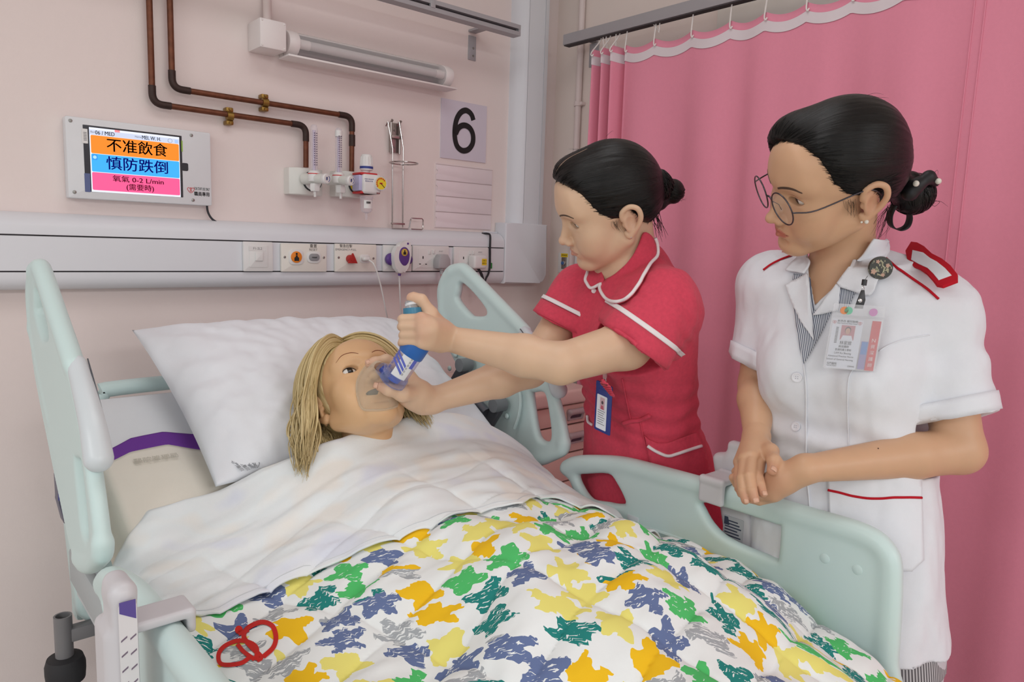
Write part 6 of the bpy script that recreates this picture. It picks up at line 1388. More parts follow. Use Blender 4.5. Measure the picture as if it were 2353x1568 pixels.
def strands(nm, roots, tips, n, r, m, parent, seed, wig=.006, mids=None):
    rs = np.random.RandomState(seed); g = G()
    for i in range(n):
        u = rs.rand(); a = roots[0]+(roots[1]-roots[0])*u+rs.normal(0, .002, 3); b = tips[0]+(tips[1]-tips[0])*u+rs.normal(0, wig, 3); c = (a+b)/2+rs.normal(0, wig, 3)+(mids if mids is not None else 0)
        g.tube(smooth_path(np.array([a, c, b]), 5), np.array([1, 1, .8, .3])*r, 4)
    return g.obj(nm, m, parent, True)
L1 = lambda *p_: n1f(*p_)
strands('loose_hair', (bq(1490, 485), bq(1512, 478)), (bq(1500, 515), bq(1530, 555)), 18, .0007, black_hair, hr1, 2, .005)
strands('loose_hair', (bq(1556, 432), bq(1554, 455)), (bq(1570, 440), bq(1566, 468)), 10, .0004, black_hair, hr1, 3, .005)
strands('loose_hair', (L1(.0, .05, .128), L1(.02, -.03, .131)), (L1(.01, .068, .130), L1(.02, -.05, .134)), 5, .00022, black_hair, hr1, 5, .003)
strands('sideburn', (L1(-.068, .026, .008), L1(-.071, .012, .004)), (L1(-.068, .020, -.014), L1(-.071, .012, -.020)), 15, .00020, black_hair, hr1, 6, .0018)
wisps(hr1, H1f, F1, n1f(0, -.02, .04), n1f.d(-.02, -.13, -.02), 420, 31, black_hair)
wound(bq(1509, 428), .034, n1f.d(.3, -1, .3), 70, 32, black_hair, hr1); wound(bq(1545, 440), .0245, n1f.d(.1, -.6, 1), 46, 33, black_hair, hr1)
prt = snap(H1f, smooth_path(np.array([n1f(.004, .085, .085), n1f(.002, .06, .115), n1f(0, .03, .13), n1f(0, .005, .135)]), 5), n1f.d(0, .2, 1), .03); G().tube(prt-np.array(n1f.d(0, .0, .0006)), [.0008, .0014, .0012, .0005], 6).obj('parting', mat('scalp', rgb(150, 122, 104), .5), hr1)
# dress
red_c = cloth_mat('red_dress_cotton', rgb(214, 72, 94), .85, 1200, .2, .16); pipe_m = mat('white_piping', rgb(240, 232, 234), .7)
FD = Field(); lat = LS-RS; yaw1 = math.atan2(lat[1], lat[0]); mid = (LS+RS)/2
lv = [(655, 1.545, 1452, .10, .075), (690, 1.55, 1450, .150, .098), (760, 1.565, 1448, .154, .108), (840, 1.60, 1456, .148, .108), (930, 1.65, 1470, .138, .104), (1010, 1.69, 1482, .155, .118), (1090, 1.72, 1490, .172, .130), (1180, 1.73, 1496, .190, .142), (1330, 1.74, 1500, .205, .150), (1560, 1.75, 1505, .21, .155)]
pt = [at(px, py, d) for py, d, px, a, b in lv]
FD.u(loft([p_[2] for p_ in pt], [p_[0] for p_ in pt], [p_[1] for p_ in pt], [v[3] for v in lv], [v[4] for v in lv], yaw1), 0)
fr1 = np.cross(lat, (0, 0, 1.)); fr1 /= np.linalg.norm(fr1); ln1 = lat/np.linalg.norm(lat)
for s in (1, -1): FD.u(ell(at(1420, 770, 1.565)+ln1*.062*s+fr1*.055, (.062, .062, .066)), .05)
FD.u(rcone(NB+np.array((0, 0, -.03))+(LS-NB)*.35, LS, .062, .060), .05); FD.u(rcone(NB+np.array((0, 0, -.03))+(RS-NB)*.35, RS, .060, .058), .05)
FD.u(rcone(at(1482, 612, 1.55), LS, .048, .056), .04)
FD.u(rcone(NB+np.array((.01, 0, -.04)), NB+np.array((.01, 0, .01)), .075, .060), .03)
def sleeve(F, S, C, r0, r1, A, B, rin, k=.03):
    """loose short sleeve from shoulder S down to cuff centre C, cut through the two hem points A and B"""
    A, B = np.array(A), np.array(B); n = np.cross(B-A, (A+B)/2-CAM); n /= np.linalg.norm(n); n = n if n@(C-S) > 0 else -n; ax = (C-S)/np.linalg.norm(C-S); m0 = (A+B)/2
    F.u(rcone(S, C+ax*.05, r0, r1), k); R_ = r1+.016
    def fn(p): return np.maximum(-(p-m0)@n, np.maximum(np.linalg.norm((p-C)-np.outer((p-C)@ax, ax), axis=1)-R_, (p-C)@ax-.12))
    F.s_(Prim(fn, C, R_+.1), .002); F.s_(rcone(C-ax*.02, C+ax*.06, rin*.8, rin), .004)
    return m0, n
c1, d1 = sleeve(FD, LS, at(1466, 785, 1.40), .064, .072, at(1403, 757, 1.37), at(1515, 838, 1.42), .057); c2, d2 = sleeve(FD, RS, at(1288, 735, 1.60), .056, .060, at(1243, 726, 1.58), at(1312, 762, 1.60), .048)
def creases1(P):
    w = np.zeros(len(P)); v = (P-LS)@d1; ra = P-LS-np.outer(v, d1); rad = np.linalg.norm(ra, axis=1); m = np.clip(1-np.abs(v-.03)/.09, 0, 1)*np.clip(1-(rad-.05)/.05, 0, 1)
    w += .0040*m*np.sin(v*210+ra[:, 2]*70+2*vnoise(P, 14, 61))
    q = P.copy(); q[:, 2] *= .35; w += .0045*vnoise(q, 16, 62)+.0035*vnoise(q*np.array((1, 1, .6)), 34, 63)
    z = P[:, 2]; wa = np.exp(-((z-zz(925, 1.65))/.07)**2); w += .0028*wa*np.sin(z*150+3*vnoise(P, 12, 64)+((P-mid)@ln1)*26)
    return w
FD.warp = lambda p: -creases1(p)
FDs = Field(); FDs.ops = list(FD.ops); FDs.warp = FD.warp
dr1 = surf_obj('dress', FD, .0042, red_c, nurse1, relax=2)
FX = Field(); FX.warp = FD.warp; FX.ops = list(FDs.ops)+[('u', .012, rcone(n1f(0, -.024, -.035), NB, .047, .062))]
# collar with white piping
near = [(1389, 653), (1418, 630), (1450, 592), (1466, 560), (1476, 534), (1490, 541), (1500, 562), (1502, 600), (1482, 646), (1456, 684), (1425, 703), (1398, 693), (1383, 667)]
far = [(1383, 606), (1362, 612), (1353, 634), (1352, 656), (1365, 667), (1389, 655), (1391, 640)]
for nm, pl, cut in (('collar', near, (6, 13)), ('collar', far, (1, 6))):
    patch_on(FX, pl, .006, .004, red_c, nm, dr1, 5, smooth=3)
line_on(FX, [(1497, 548), (1502, 566), (1502, 600), (1482, 646), (1456, 684), (1425, 702), (1398, 692), (1384, 668), (1387, 655)], .0034, pipe_m, 'collar_piping', dr1, .009)
line_on(FX, [(1383, 607), (1362, 614), (1353, 634), (1353, 656), (1365, 667), (1389, 655)], .0034, pipe_m, 'collar_piping', dr1, .009)
G().lathe([(.0052, 0), (.0052, .0018), (.004, .0024)], FX.shoot([1364], [669])[0][0]+(-AF)*.003, -AF, 14).obj('button', pipe_m, dr1)
# sleeve bands
def band_on(F, S, C, c, n, off, wid, r, m, nm, parent, k=72):
    """flat band lying on the sleeve parallel to its cut hem"""
    ax = (C-S)/np.linalg.norm(C-S); a = np.cross(n, (0, 0, 1.)); a /= np.linalg.norm(a); b = np.cross(n, a); rows = []
    o = S+ax*(((c-S)@n)/(ax@n))
    for h in (-wid, -wid*.4, wid*.4, wid):
        oc = o+ax*((off+h)/(ax@n)); ring = []
        for t in np.linspace(0, 2*np.pi, k, endpoint=False):
            dv = math.cos(t)*a+math.sin(t)*b; ts = np.linspace(.115, .02, 60); P = oc+ts[:, None]*dv; dd = F(P); i = np.argmax(dd < .0005) if (dd < .0005).any() else 40; ring.append(ts[i])
        ring = np.array(ring); ring = np.minimum(ring, np.median(ring)*1.35); ring = (np.roll(ring, 1)+ring*2+np.roll(ring, -1))/4
        rows.append([oc+(ring[i]+r+.0018)*(math.cos(t)*a+math.sin(t)*b) for i, t in enumerate(np.linspace(0, 2*np.pi, k, endpoint=False))])
    o_ = G().grid(rows, closed=True).obj(nm, m, parent, True); s_ = o_.modifiers.new('thickness', 'SOLIDIFY'); s_.thickness = .0022; s_.offset = 0; return o_
CS1, CS2 = at(1466, 785, 1.40), at(1288, 735, 1.60)
band_on(FDs, LS, CS1, c1, d1, -.042, .0045, .0022, pipe_m, 'sleeve_band', dr1); band_on(FDs, RS, CS2, c2, d2, -.040, .0042, .0022, pipe_m, 'sleeve_band', dr1)
band_on(FDs, LS, CS1, c1, d1, -.019, .018, .0008, red_c, 'turned_cuff', dr1); band_on(FDs, RS, CS2, c2, d2, -.018, .016, .0008, red_c, 'turned_cuff', dr1)
# pockets, seams
patch_on(FDs, [(1482, 998), (1492, 1010), (1512, 1019), (1532, 1018), (1560, 1006), (1596, 994), (1612, 1020), (1632, 1090), (1640, 1150), (1520, 1130), (1498, 1080)], .004, .003, red_c, 'pocket', dr1, 6)
line_on(FDs, [(1490, 1022), (1512, 1036), (1533, 1046), (1552, 1041), (1572, 1034), (1607, 1024)], .0036, pipe_m, 'pocket_piping', dr1, .0065)
line_on(FDs, [(1432, 973), (1452, 968), (1470, 965), (1494, 954)], .0048, red_c, 'welt_pocket', dr1, .002)
line_on(FDs, [(1352, 955), (1354, 969), (1362, 975)], .0034, pipe_m, 'pocket_piping', dr1, .003)
line_on(FDs, [(1470, 965), (1478, 1000), (1488, 1040), (1500, 1090)], .0014, red_c, 'seam', dr1, .0015)
line_on(FDs, [(1430, 870), (1440, 920), (1450, 965)], .0014, red_c, 'seam', dr1, .0015)
# lower hem beside the bed and legs
for s in (1, -1):
    k = HIP+ln1*.08*s; g = G(); g.tube([np.array((k[0], k[1], .50)), np.array((k[0], k[1], .30)), np.array((k[0], k[1], .09))], [.052, .05, .036], 16); g.obj('trouser_leg', mat('white_trousers', rgb(214, 212, 216), .85), nurse1)
    G().box((k[0]-.05, k[1]-.05, 0), (k[0]+.05, k[1]+.12, .07), .03, 4).obj('shoe', mat('white_shoe', rgb(220, 220, 218), .5), nurse1)
# name badge on a clip
tp = FDs.shoot([1386], [868])[0][0]-AF*.012; hd = np.array(tp)
c = [at(1371, 875, 0), 0]
dB = float((tp-CAM)@AF)-.008
A_, B_, C_, D_ = at(1371, 873, dB), at(1408, 890, dB-.012), at(1402, 1009, dB-.004), at(1365, 985, dB+.008)
u = B_-A_; w = np.linalg.norm(u); u /= w; v = A_-D_; h = np.linalg.norm(v); v /= h
BP = Plane(D_, u, v); BP.n = np.cross(u, v); BP.n /= np.linalg.norm(BP.n)
t = thing('name_badge', 'navy blue badge holder with a white photo card hanging from the red dress', 'badge', A_)
navy = mat('navy_badge', rgb(38, 52, 128), .45); card = mat('card_white', rgb(226, 228, 236), .4)
BP.slab('holder', rrect(0, 0, w, h, .003), -.002, .0012, navy, t, .0006)
BP.slab('holder_flap', rrect(0, h*.86, w, h, .003), .0012, .0022, navy, t, .0004)
BP.slab('card', rrect(w*.10, h*.05, w*.72, h*.74, .002), .0012, .0016, card, t)
BP.slab('photo', [(w*.30, h*.46), (w*.58, h*.46), (w*.58, h*.70), (w*.30, h*.70)], .0016, .0019, mat('badge_photo_pink', rgb(206, 170, 178), .5), t)
BP.slab('photo_head', circ(w*.44, h*.60, w*.065, 14, h*.035), .0019, .0021, mat('badge_photo_dark', rgb(80, 62, 70), .5), t)
BP.slab('photo_dress', [(w*.34, h*.46), (w*.54, h*.46), (w*.50, h*.54), (w*.38, h*.54)], .0019, .0021, mat('badge_photo_rose', rgb(190, 90, 110), .5), t)
for i in range(7): BP.slab('print_line', [(w*.18, h*(.42-.045*i)), (w*(.62-.05*(i % 3)), h*(.42-.045*i)), (w*(.62-.05*(i % 3)), h*(.432-.045*i)), (w*.18, h*(.432-.045*i))], .0016, .0018, grey_ink, t)
m_ = (A_+B_)/2
G().tube([m_-v*.002, m_+v*.006+u*.003, m_+v*.012, m_+v*.006-u*.003], .0009, 6, closed=True).obj('clip_ring', chrome_m, t)
G().tube([m_+v*.010, m_+v*.026+AF*.006], [.004, .0055], 10).obj('clip_strap', clear('clear_strap', (.95, .9, .9), .3), t)
# ---------------------------------------------------------------- nurse in the white tunic
n2f = Frame([1.2549, -1.4615, 1.6245], [[.4157, -.7538, -.5089], [.799, .57, -.1917], [.4346, -.3269, .8392]], 1.1)
LS, LE, LW = at(2146, 712, 1.29), at(2205, 1035, 1.25), at(1850, 1078, 1.22)
RS, RE, RW = at(1768, 650, 1.46), at(1741, 885, 1.45), at(1738, 1005, 1.345)
NB = at(1935, 610, 1.345)
F2 = Field(); head(F2, n2f, slit=.0060, slitz=.0085, ears=(-1,))
F2.u(rcone(n2f(0, -.026, -.035), NB, .043, .050), .02); F2.u(rcone(NB, at(1893, 735, 1.345), .050, .064), .04)
F2.u(rcone(NB+(LS-NB)*.3+np.array((0, 0, -.02)), LS, .040, .045), .02); F2.u(rcone(NB+(RS-NB)*.3+np.array((0, 0, -.02)), RS, .040, .043), .02)
F2.u(rcone(LS, LE, .047, .0385), .02); F2.u(rcone(LE, LE+(LW-LE)*.30, .0395, .0375), .012); F2.u(rcone(LE+(LW-LE)*.3, LW, .0375, .0225), .012)
F2.u(rcone(RS, RE, .044, .036), .02); F2.u(rcone(RE, RE+(RW-RE)*.3, .036, .036), .012); F2.u(rcone(RE+(RW-RE)*.3, RW, .036, .0225), .012)
# left hand lies open underneath, palm up
F2.u(rcone(LW, at(1800, 1098, 1.239), .022, .024), .012); F2.u(rcone(LW, at(1775, 1128, 1.249), .020, .020), .012); F2.u(rcone(at(1800, 1098, 1.239), at(1745, 1130, 1.259), .022, .017), .012)
pxchain(F2, [(1800, 1100, 1.242), (1766, 1124, 1.259), (1742, 1136, 1.270)], [.018, .0115, .0092], .008)
for p_, r in (([(1760, 1128, 1.264), (1716, 1132, 1.276), (1694, 1112, 1.276), (1684, 1098, 1.272)], .0092), ([(1756, 1118, 1.279), (1716, 1118, 1.299), (1698, 1100, 1.302), (1690, 1084, 1.299)], .0094), ([(1762, 1138, 1.259), (1728, 1144, 1.269), (1708, 1134, 1.272), (1696, 1124, 1.269)], .0085), ([(1770, 1145, 1.254), (1745, 1152, 1.259), (1726, 1148, 1.264), (1716, 1142, 1.264)], .0076)):
    pxchain(F2, p_, [r*1.15, r*1.02, r*.92, r*.76], .001)
# right hand rests on it, back up, fingers down
for q, r in (((1748, 1050, 1.282), .0135), ((1728, 1052, 1.272), .014), ((1712, 1056, 1.275), .0130), ((1700, 1062, 1.29), .0115)): F2.u(rcone(RW, at(*q), .020, r), .010)
for p_, r in (([(1748, 1050, 1.282), (1740, 1092, 1.240), (1746, 1114, 1.222), (1753, 1134, 1.213)], .0096), ([(1728, 1052, 1.272), (1722, 1096, 1.225), (1727, 1126, 1.208), (1734, 1148, 1.202)], .0100), ([(1712, 1056, 1.275), (1706, 1100, 1.232), (1708, 1128, 1.216), (1713, 1150, 1.210)], .0094), ([(1700, 1062, 1.29), (1696, 1098, 1.262), (1698, 1120, 1.255), (1702, 1136, 1.252)], .0080)):
    pxchain(F2, p_, [r*1.15, r*1.03, r*.94, r*.76], .0008)
pxchain(F2, [(1745, 1018, 1.32), (1771, 1038, 1.272), (1779, 1060, 1.238), (1774, 1081, 1.218)], [.0165, .0128, .0108, .0086], .008)
def blush2(P):
    b = lips_blush(n2f, P, .75)
    for q in [at(1753, 1136, 1.205), at(1734, 1150, 1.195), at(1713, 1152, 1.203), at(1774, 1083, 1.212), at(1684, 1096, 1.255), at(1690, 1084, 1.285), at(1696, 1124, 1.25)]: b = np.maximum(b, .38*np.clip(1-np.linalg.norm(P-q, axis=1)/.024, 0, 1))
    d = np.linalg.norm(P-at(1775, 1120, 1.23), axis=1); return np.maximum(b, .2*np.clip(1-d/.05, 0, 1))
nurse2 = thing('person', 'person with round glasses in white tunic with red epaulettes and folded hands', 'person', (1.42, -1.47, 0))
b2 = surf_obj('body', F2, .0022, skinB, nurse2, relax=2, attrs={'blush': blush2})
face_details(b2, F2, n2f, brow_k, (-1, 1), ir=.0072, gaze=(.22, .88, -.24), brow_w=.0022, rise=-.001, slit=.0060, slitz=.0085)
for a, b, f, r in (((1774, 1081, 1.218), (1779, 1060, 1.238), -AF+AU*.15, .0086), ((1753, 1134, 1.213), (1746, 1114, 1.222), -AF*1+AR*.25+AU*.3, .0073), ((1734, 1148, 1.202), (1727, 1126, 1.208), -AF+AU*.25, .0076), ((1713, 1150, 1.210), (1708, 1128, 1.216), -AF+AU*.25, .0071)):
    nail(b2, F2, at(*a), at(*b), f, r, nail_m)
pearl = mat('pearl', rgb(232, 226, 214), .18, spec=.7)
G().sphere(n2f(-.0800, .000, -.033), .0036, 14).obj('earring', pearl, b2, True); G().sphere(n2f(-.0785, .007, -.032), .0020, 10).obj('earring', pearl, b2, True)
G().sphere(at(2018, 1032, 1.0) if False else F2.shoot([2018], [1031])[0][0], .0012, 8).obj('mole', mat('mole_brown', rgb(80, 44, 34), .6), b2, True)
# hair
H2f = Field(); H2f.u(lell(n2f, (0, -.006, .043), (.0815, .0975, .0885)), 0); H2f.u(lell(n2f, (0, -.045, .012), (.068, .055, .062)), .03); H2f.u(lell(n2f, (.035, .050, .072), (.042, .040, .040)), .03)
H2f.i(hline(n2f, [-.09, -.05, -.028, -.012, .004, .020, .040, .06, .075, .09, .10, .2], [-.07, -.05, -.040, -.030, -.006, .030, .048, .054, .060, .074, .12, .2], .030), .010)
flow2 = flow_about(n2f(0, -.02, .04), n2f.d(-.02, -.13, -.03), n2f.d(0, 0, 1), 30, 12)
hr2 = surf_obj('hair', H2f, .003, black_hair, nurse2, relax=1, attrs={'flow': flow2}, disp=lambda P: .0007*vnoise(flow2(P), .9, 13))
bq2 = lambda px, py: onplane(n2f, px, py, -.004)
HB = Field(); HB.u(ell(bq2(2098, 446), (.036, .036, .036)), 0); HB.u(rcone(bq2(2055, 425), bq2(2085, 430), .024, .026), .012)
fb2 = flow_about(bq2(2098, 446), n2f.d(.2, -1, .1), n2f.d(0, 0, 1), 9, 120)
surf_obj('hair_bun', HB, .003, black_hair, hr2, relax=1, attrs={'flow': fb2}, disp=lambda P: .0009*np.sin(fb2(P)[:, 1]*2.1+vnoise(P, 40, 5)*2))
L2_ = lambda *p_: n2f(*p_)
strands('loose_hair', (bq2(2125, 420), bq2(2130, 470)), (bq2(2142, 405), bq2(2146, 478)), 18, .00035, black_hair, hr2, 22, .008)
strands('loose_hair', (L2_(-.03, -.07, -.05), L2_(-.055, -.05, -.04)), (L2_(-.03, -.06, -.105), L2_(-.055, -.03, -.090)), 22, .0003, black_hair, hr2, 23, .008)
strands('loose_hair', (L2_(0, .03, .126), L2_(0, -.04, .126)), (L2_(.01, .05, .130), L2_(-.01, -.07, .120)), 7, .00022, black_hair, hr2, 24, .004)
strands('sideburn', (L2_(-.069, .028, .010), L2_(-.072, .014, .002)), (L2_(-.068, .022, -.020), L2_(-.071, .012, -.026)), 16, .00020, black_hair, hr2, 25, .0020)
wisps(hr2, H2f, F2, n2f(0, -.02, .04), n2f.d(-.02, -.13, -.03), 460, 41, black_hair); wound(bq2(2098, 446), .0365, n2f.d(.2, -1, .1), 90, 42, black_hair, hr2)
band = mat('black_ribbon', rgb(20, 18, 22), .5)
def ribbon(nm, pts, w, m, parent, d, off):
    P = smooth_path(np.array([bq2(*q)+np.array(n2f.d(-.012-off, 0, 0)) for q in pts]), 6); dd = np.array(d)*w; o = G().grid([[p_-dd, p_, p_+dd] for p_ in P]).obj(nm, m, parent, True); s_ = o.modifiers.new('thickness', 'SOLIDIFY'); s_.thickness = .0012; return o
tie = ribbon('hair_ribbon', [(2040, 462), (2030, 485), (2032, 508), (2048, 519), (2068, 512), (2076, 492), (2072, 470)], .006, band, hr2, n2f.d(1, .3, 0), .006)
HT = Field(); HT.u(rcone(bq2(2066, 428), bq2(2080, 412), .014, .012), 0); HT.u(rcone(bq2(2080, 412), bq2(2108, 392), .012, .010), .006); HT.u(rcone(bq2(2108, 392), bq2(2122, 404), .010, .008), .006)
for k in range(len(HT.ops)): HT.ops[k] = (HT.ops[k][0], HT.ops[k][1], HT.ops[k][2])
hb_ = surf_obj('hair_bow', HT, .003, band, hr2); hb_.location = hb_.location+Vector(n2f.d(-.030, 0, 0))
for q in ((2069, 401), (2119, 396)): G().sphere(bq2(*q)+np.array(n2f.d(-.042, 0, 0)), .0052, 14).obj('pearl_bead', pearl, hr2, True)
# glasses
gl = mat('gunmetal_frame', rgb(88, 84, 90), .25, metal=.9); lens_m = clear('spectacle_lens', (.97, .97, .98), .03, .02, .22)
gt = bpy.data.objects.new('glasses', None); COL.objects.link(gt); gt.parent = nurse2; gt.location = Vector(n2f(0, .1, 0))-wloc(nurse2)
gc = {}
for s in (-1, 1):
    c0 = np.array((s*.0335, .1085, .0040)); ux = np.array((1, -s*.12, 0)); ux /= np.linalg.norm(ux); uz = np.array((0, .16, 1)); uz /= np.linalg.norm(uz); gc[s] = (c0, ux, uz)
    ring = np.array([n2f(*(c0+.0258*math.cos(t)*ux+.0270*math.sin(t)*uz)) for t in np.linspace(0, 2*np.pi, 44, endpoint=False)])
    G().tube(ring, .00125, 8, closed=True).obj('rim', gl, gt, True)
    fwd_ = n2f.d(0, 1, -.1); rows = [[n2f(*(c0+q*.0255*math.cos(t)*ux+q*.0267*math.sin(t)*uz))+np.array(fwd_)*.0022*(1-q*q) for t in np.linspace(0, 2*np.pi, 36, endpoint=False)] for q in (.001, .5, .8, 1)]
    G().grid(rows, closed=True).obj('lens', lens_m, gt, True)
    h = c0+.0258*s*ux+.005*uz; e_ = np.array((s*.0795, .012, .020)); m1 = np.array((s*.0730, .085, .008)); m0 = h+np.array((s*.004, -.004, 0))
    G().tube(smooth_path(np.array([n2f(*h), n2f(*m0), n2f(*(m1*.4+np.array((s*.0745, .07, .010))*.6)), n2f(*e_), n2f(s*.082, -.008, .018), n2f(s*.080, -.022, .004)]), 5), .0013, 8).obj('temple', gl, gt, True)
    G().tube([n2f(*(c0-.0250*s*ux+.004*uz)), n2f(*(c0-.019*s*ux-.002*uz+np.array((0, -.006, 0)))), n2f(s*.0125, .099, -.010)], .0006, 6).obj('nose_pad_arm', gl, gt, True)
    G().sphere(n2f(s*.0118, .0985, -.010), .0028, 10, (.6, 1, 1.4)).obj('nose_pad', lens_m, gt, True)
a, b = gc[-1][0]+.0252*gc[-1][1]+.006*gc[-1][2], gc[1][0]-.0252*gc[1][1]+.006*gc[1][2]
G().tube(smooth_path(np.array([n2f(*a), n2f(0, .1125, .0125), n2f(*b)]), 6), .0014, 8).obj('bridge', gl, gt, True)
# tunic
white_c = cloth_mat('white_tunic_cotton', rgb(232, 234, 240), .8, 900, .12, .012); redp = mat('red_trim_cloth', rgb(192, 26, 42), .8, spec=.2, bump=.15, bscale=900)
FT = Field(); lat = LS-RS; lat[2] = 0; yaw2 = math.atan2(lat[1], lat[0]); ln2 = lat/np.linalg.norm(lat); fr2 = np.cross(ln2, (0, 0, 1.))
lv = [(615, 1.345, 1935, .10, .070), (650, 1.35, 1945, .155, .092), (730, 1.36, 1948, .168, .108), (830, 1.36, 1945, .162, .112), (960, 1.36, 1948, .152, .108), (1060, 1.36, 1944, .152, .110), (1180, 1.36, 1938, .166, .122), (1300, 1.36, 1936, .170, .128), (1425, 1.36, 1936, .172, .130)]
pt = [at(px, py, d) for py, d, px, a, b in lv]
FT.u(loft([p_[2] for p_ in pt], [p_[0] for p_ in pt], [p_[1] for p_ in pt], [v[3] for v in lv], [v[4] for v in lv], yaw2, 2.4), 0)
for s in (1, -1): FT.u(ell(at(1925, 850, 1.345)+ln2*.064*s+fr2*.058, (.056, .050, .060)), .06)
FT.u(rcone(NB+np.array((0, 0, -.035))+(LS-NB)*.3, LS, .054, .060), .05); FT.u(rcone(NB+np.array((0, 0, -.035))+(RS-NB)*.3, RS, .054, .056), .05)
FT.u(rcone(at(1988, 612, 1.385), LS, .040, .054), .04)
FT.u(rcone(NB+np.array((0, 0, -.05)), NB+np.array((.006, -.004, .0)), .075, .056), .03)
CL, CR = at(2196, 922, 1.255), at(1742, 838, 1.455)
mL, nL = sleeve(FT, LS, CL, .061, .061, at(2130, 976, 1.25), at(2279, 948, 1.24), .050)
mR, nR = sleeve(FT, RS, CR, .058, .060, at(1706, 836, 1.45), at(1757, 862, 1.44), .048)
def creases2(P):
    q = P.copy(); q[:, 2] *= .5; w = .0045*vnoise(q, 10, 71)+.0038*vnoise(q*np.array((1, 1, .7)), 23, 72)+.0012*vnoise(q, 60, 75); z = P[:, 2]
    w += .0035*np.exp(-((z-at(1950, 1020, 1.3)[2])/.05)**2)*np.sin(z*120+((P-NB)@ln2)*30+3*vnoise(P, 10, 73))
    v = (P-CL)@nL; w += .0035*np.exp(-(np.linalg.norm(P-(LS*.5+CL*.5), axis=1)/.10)**2)*np.sin(v*95+2*vnoise(P, 12, 74)); return w
FT.warp = lambda p: -creases2(p)
FTs = Field(); FTs.ops = list(FT.ops); FTs.warp = FT.warp
V_skin = [(1862, 560), (1865, 640), (1868, 700), (1871, 712), (1890, 690), (1923, 655), (1965, 600), (2010, 530), (1990, 500), (1880, 500)]
FT.s_(pxprism(V_skin, 1, 1.15, 1.345), .003)
tn = surf_obj('tunic', FT, .0042, white_c, nurse2, relax=2)
str_m = striped('striped_undershirt', 8., .12, rgb(226, 228, 234), rgb(84, 92, 112))
patch_on(FTs, [(1824, 632), (1852, 636), (1864, 640), (1872, 716), (1905, 690), (1931, 660), (1966, 670), (1946, 716), (1910, 718), (1893, 755), (1873, 792), (1847, 837), (1836, 795), (1827, 726), (1822, 680)], .0035, .002, str_m, 'striped_shirt', tn, 5, True)
patch_on(FTs, [(1808, 658), (1836, 645), (1861, 634), (1867, 668), (1870, 730), (1869, 785), (1850, 757), (1828, 705)], .008, .004, white_c, 'lapel', tn, 5)
patch_on(FTs, [(1871, 726), (1893, 690), (1921, 656), (1932, 662), (1926, 712), (1905, 718)], .008, .004, white_c, 'lapel', tn, 5)
FY = Field(); FY.warp = FT.warp; FY.ops = list(FTs.ops)+[('u', .012, rcone(n2f(0, -.026, -.035), NB, .044, .056))]
patch_on(FY, [(1998, 546), (1975, 585), (1945, 628), (1923, 655), (1932, 663), (1966, 673), (2000, 682), (2009, 672), (2022, 632), (2036, 590), (2034, 562), (2016, 550)], .010, .004, white_c, 'collar', tn, 5)
patch_on(FY, [(1866, 572), (1846, 580), (1828, 605), (1809, 629), (1832, 632), (1853, 636), (1864, 622)], .010, .004, white_c, 'collar', tn, 5)
band_on(FTs, LS, CL, mL, nL, -.0185, .0155, .0010, white_c, 'turned_cuff', tn); band_on(FTs, RS, CR, mR, nR, -.016, .0155, .0010, white_c, 'turned_cuff', tn)
line_on(FTs, [(2033, 594), (2062, 618), (2095, 642), (2130, 666), (2156, 688)], .0021, redp, 'red_piping', tn, .002)
line_on(FTs, [(1852, 575), (1815, 590), (1780, 604), (1755, 622)], .0019, redp, 'red_piping', tn, .002)
for q in ((1831, 867), (1830, 981)):
    p_ = FTs.shoot([q[0]], [q[1]])[0][0]; n_ = FTs.grad(p_[None])[0]
    b_ = G().lathe([(.0086, .001), (.0086, .0032), (.0068, .0034), (.0062, .0026)], p_, n_, 22).obj('button', mat('white_button', rgb(236, 236, 242), .3), tn)
    e1 = np.cross(n_, (0, 0, 1.)); e1 /= np.linalg.norm(e1); e2 = np.cross(n_, e1)
    for sx in (-1, 1):
        for sy in (-1, 1): G().sphere(p_+n_*.0028+e1*.0018*sx+e2*.0018*sy, .0008, 6).obj('button_hole', mat('button_thread', rgb(170, 172, 186), .6), b_)
line_on(FTs, [(1847, 838), (1852, 900), (1853, 1000), (1855, 1090), (1862, 1170), (1868, 1260)], .0016, white_c, 'front_edge', tn, .0018)
line_on(FTs, [(2012, 815), (1972, 840), (1951, 868), (1948, 930), (1950, 1010), (1951, 1095)], .0010, white_c, 'seam', tn, .0010)
line_on(FTs, [(2135, 770), (2080, 780), (2040, 795), (2020, 808)], .0010, white_c, 'seam', tn, .0010)
patch_on(FTs, [(1904, 1097), (1950, 1099), (2000, 1098), (2060, 1096), (2110, 1093), (2114, 1190), (2117, 1286), (2090, 1312), (2000, 1308), (1915, 1296), (1907, 1190)], .0050, .0045, white_c, 'pocket', tn, 6)
line_on(FTs, [(1904, 1127), (1925, 1131), (1960, 1140), (2010, 1145), (2060, 1144), (2111, 1143)], .0022, redp, 'pocket_piping', tn, .0075)
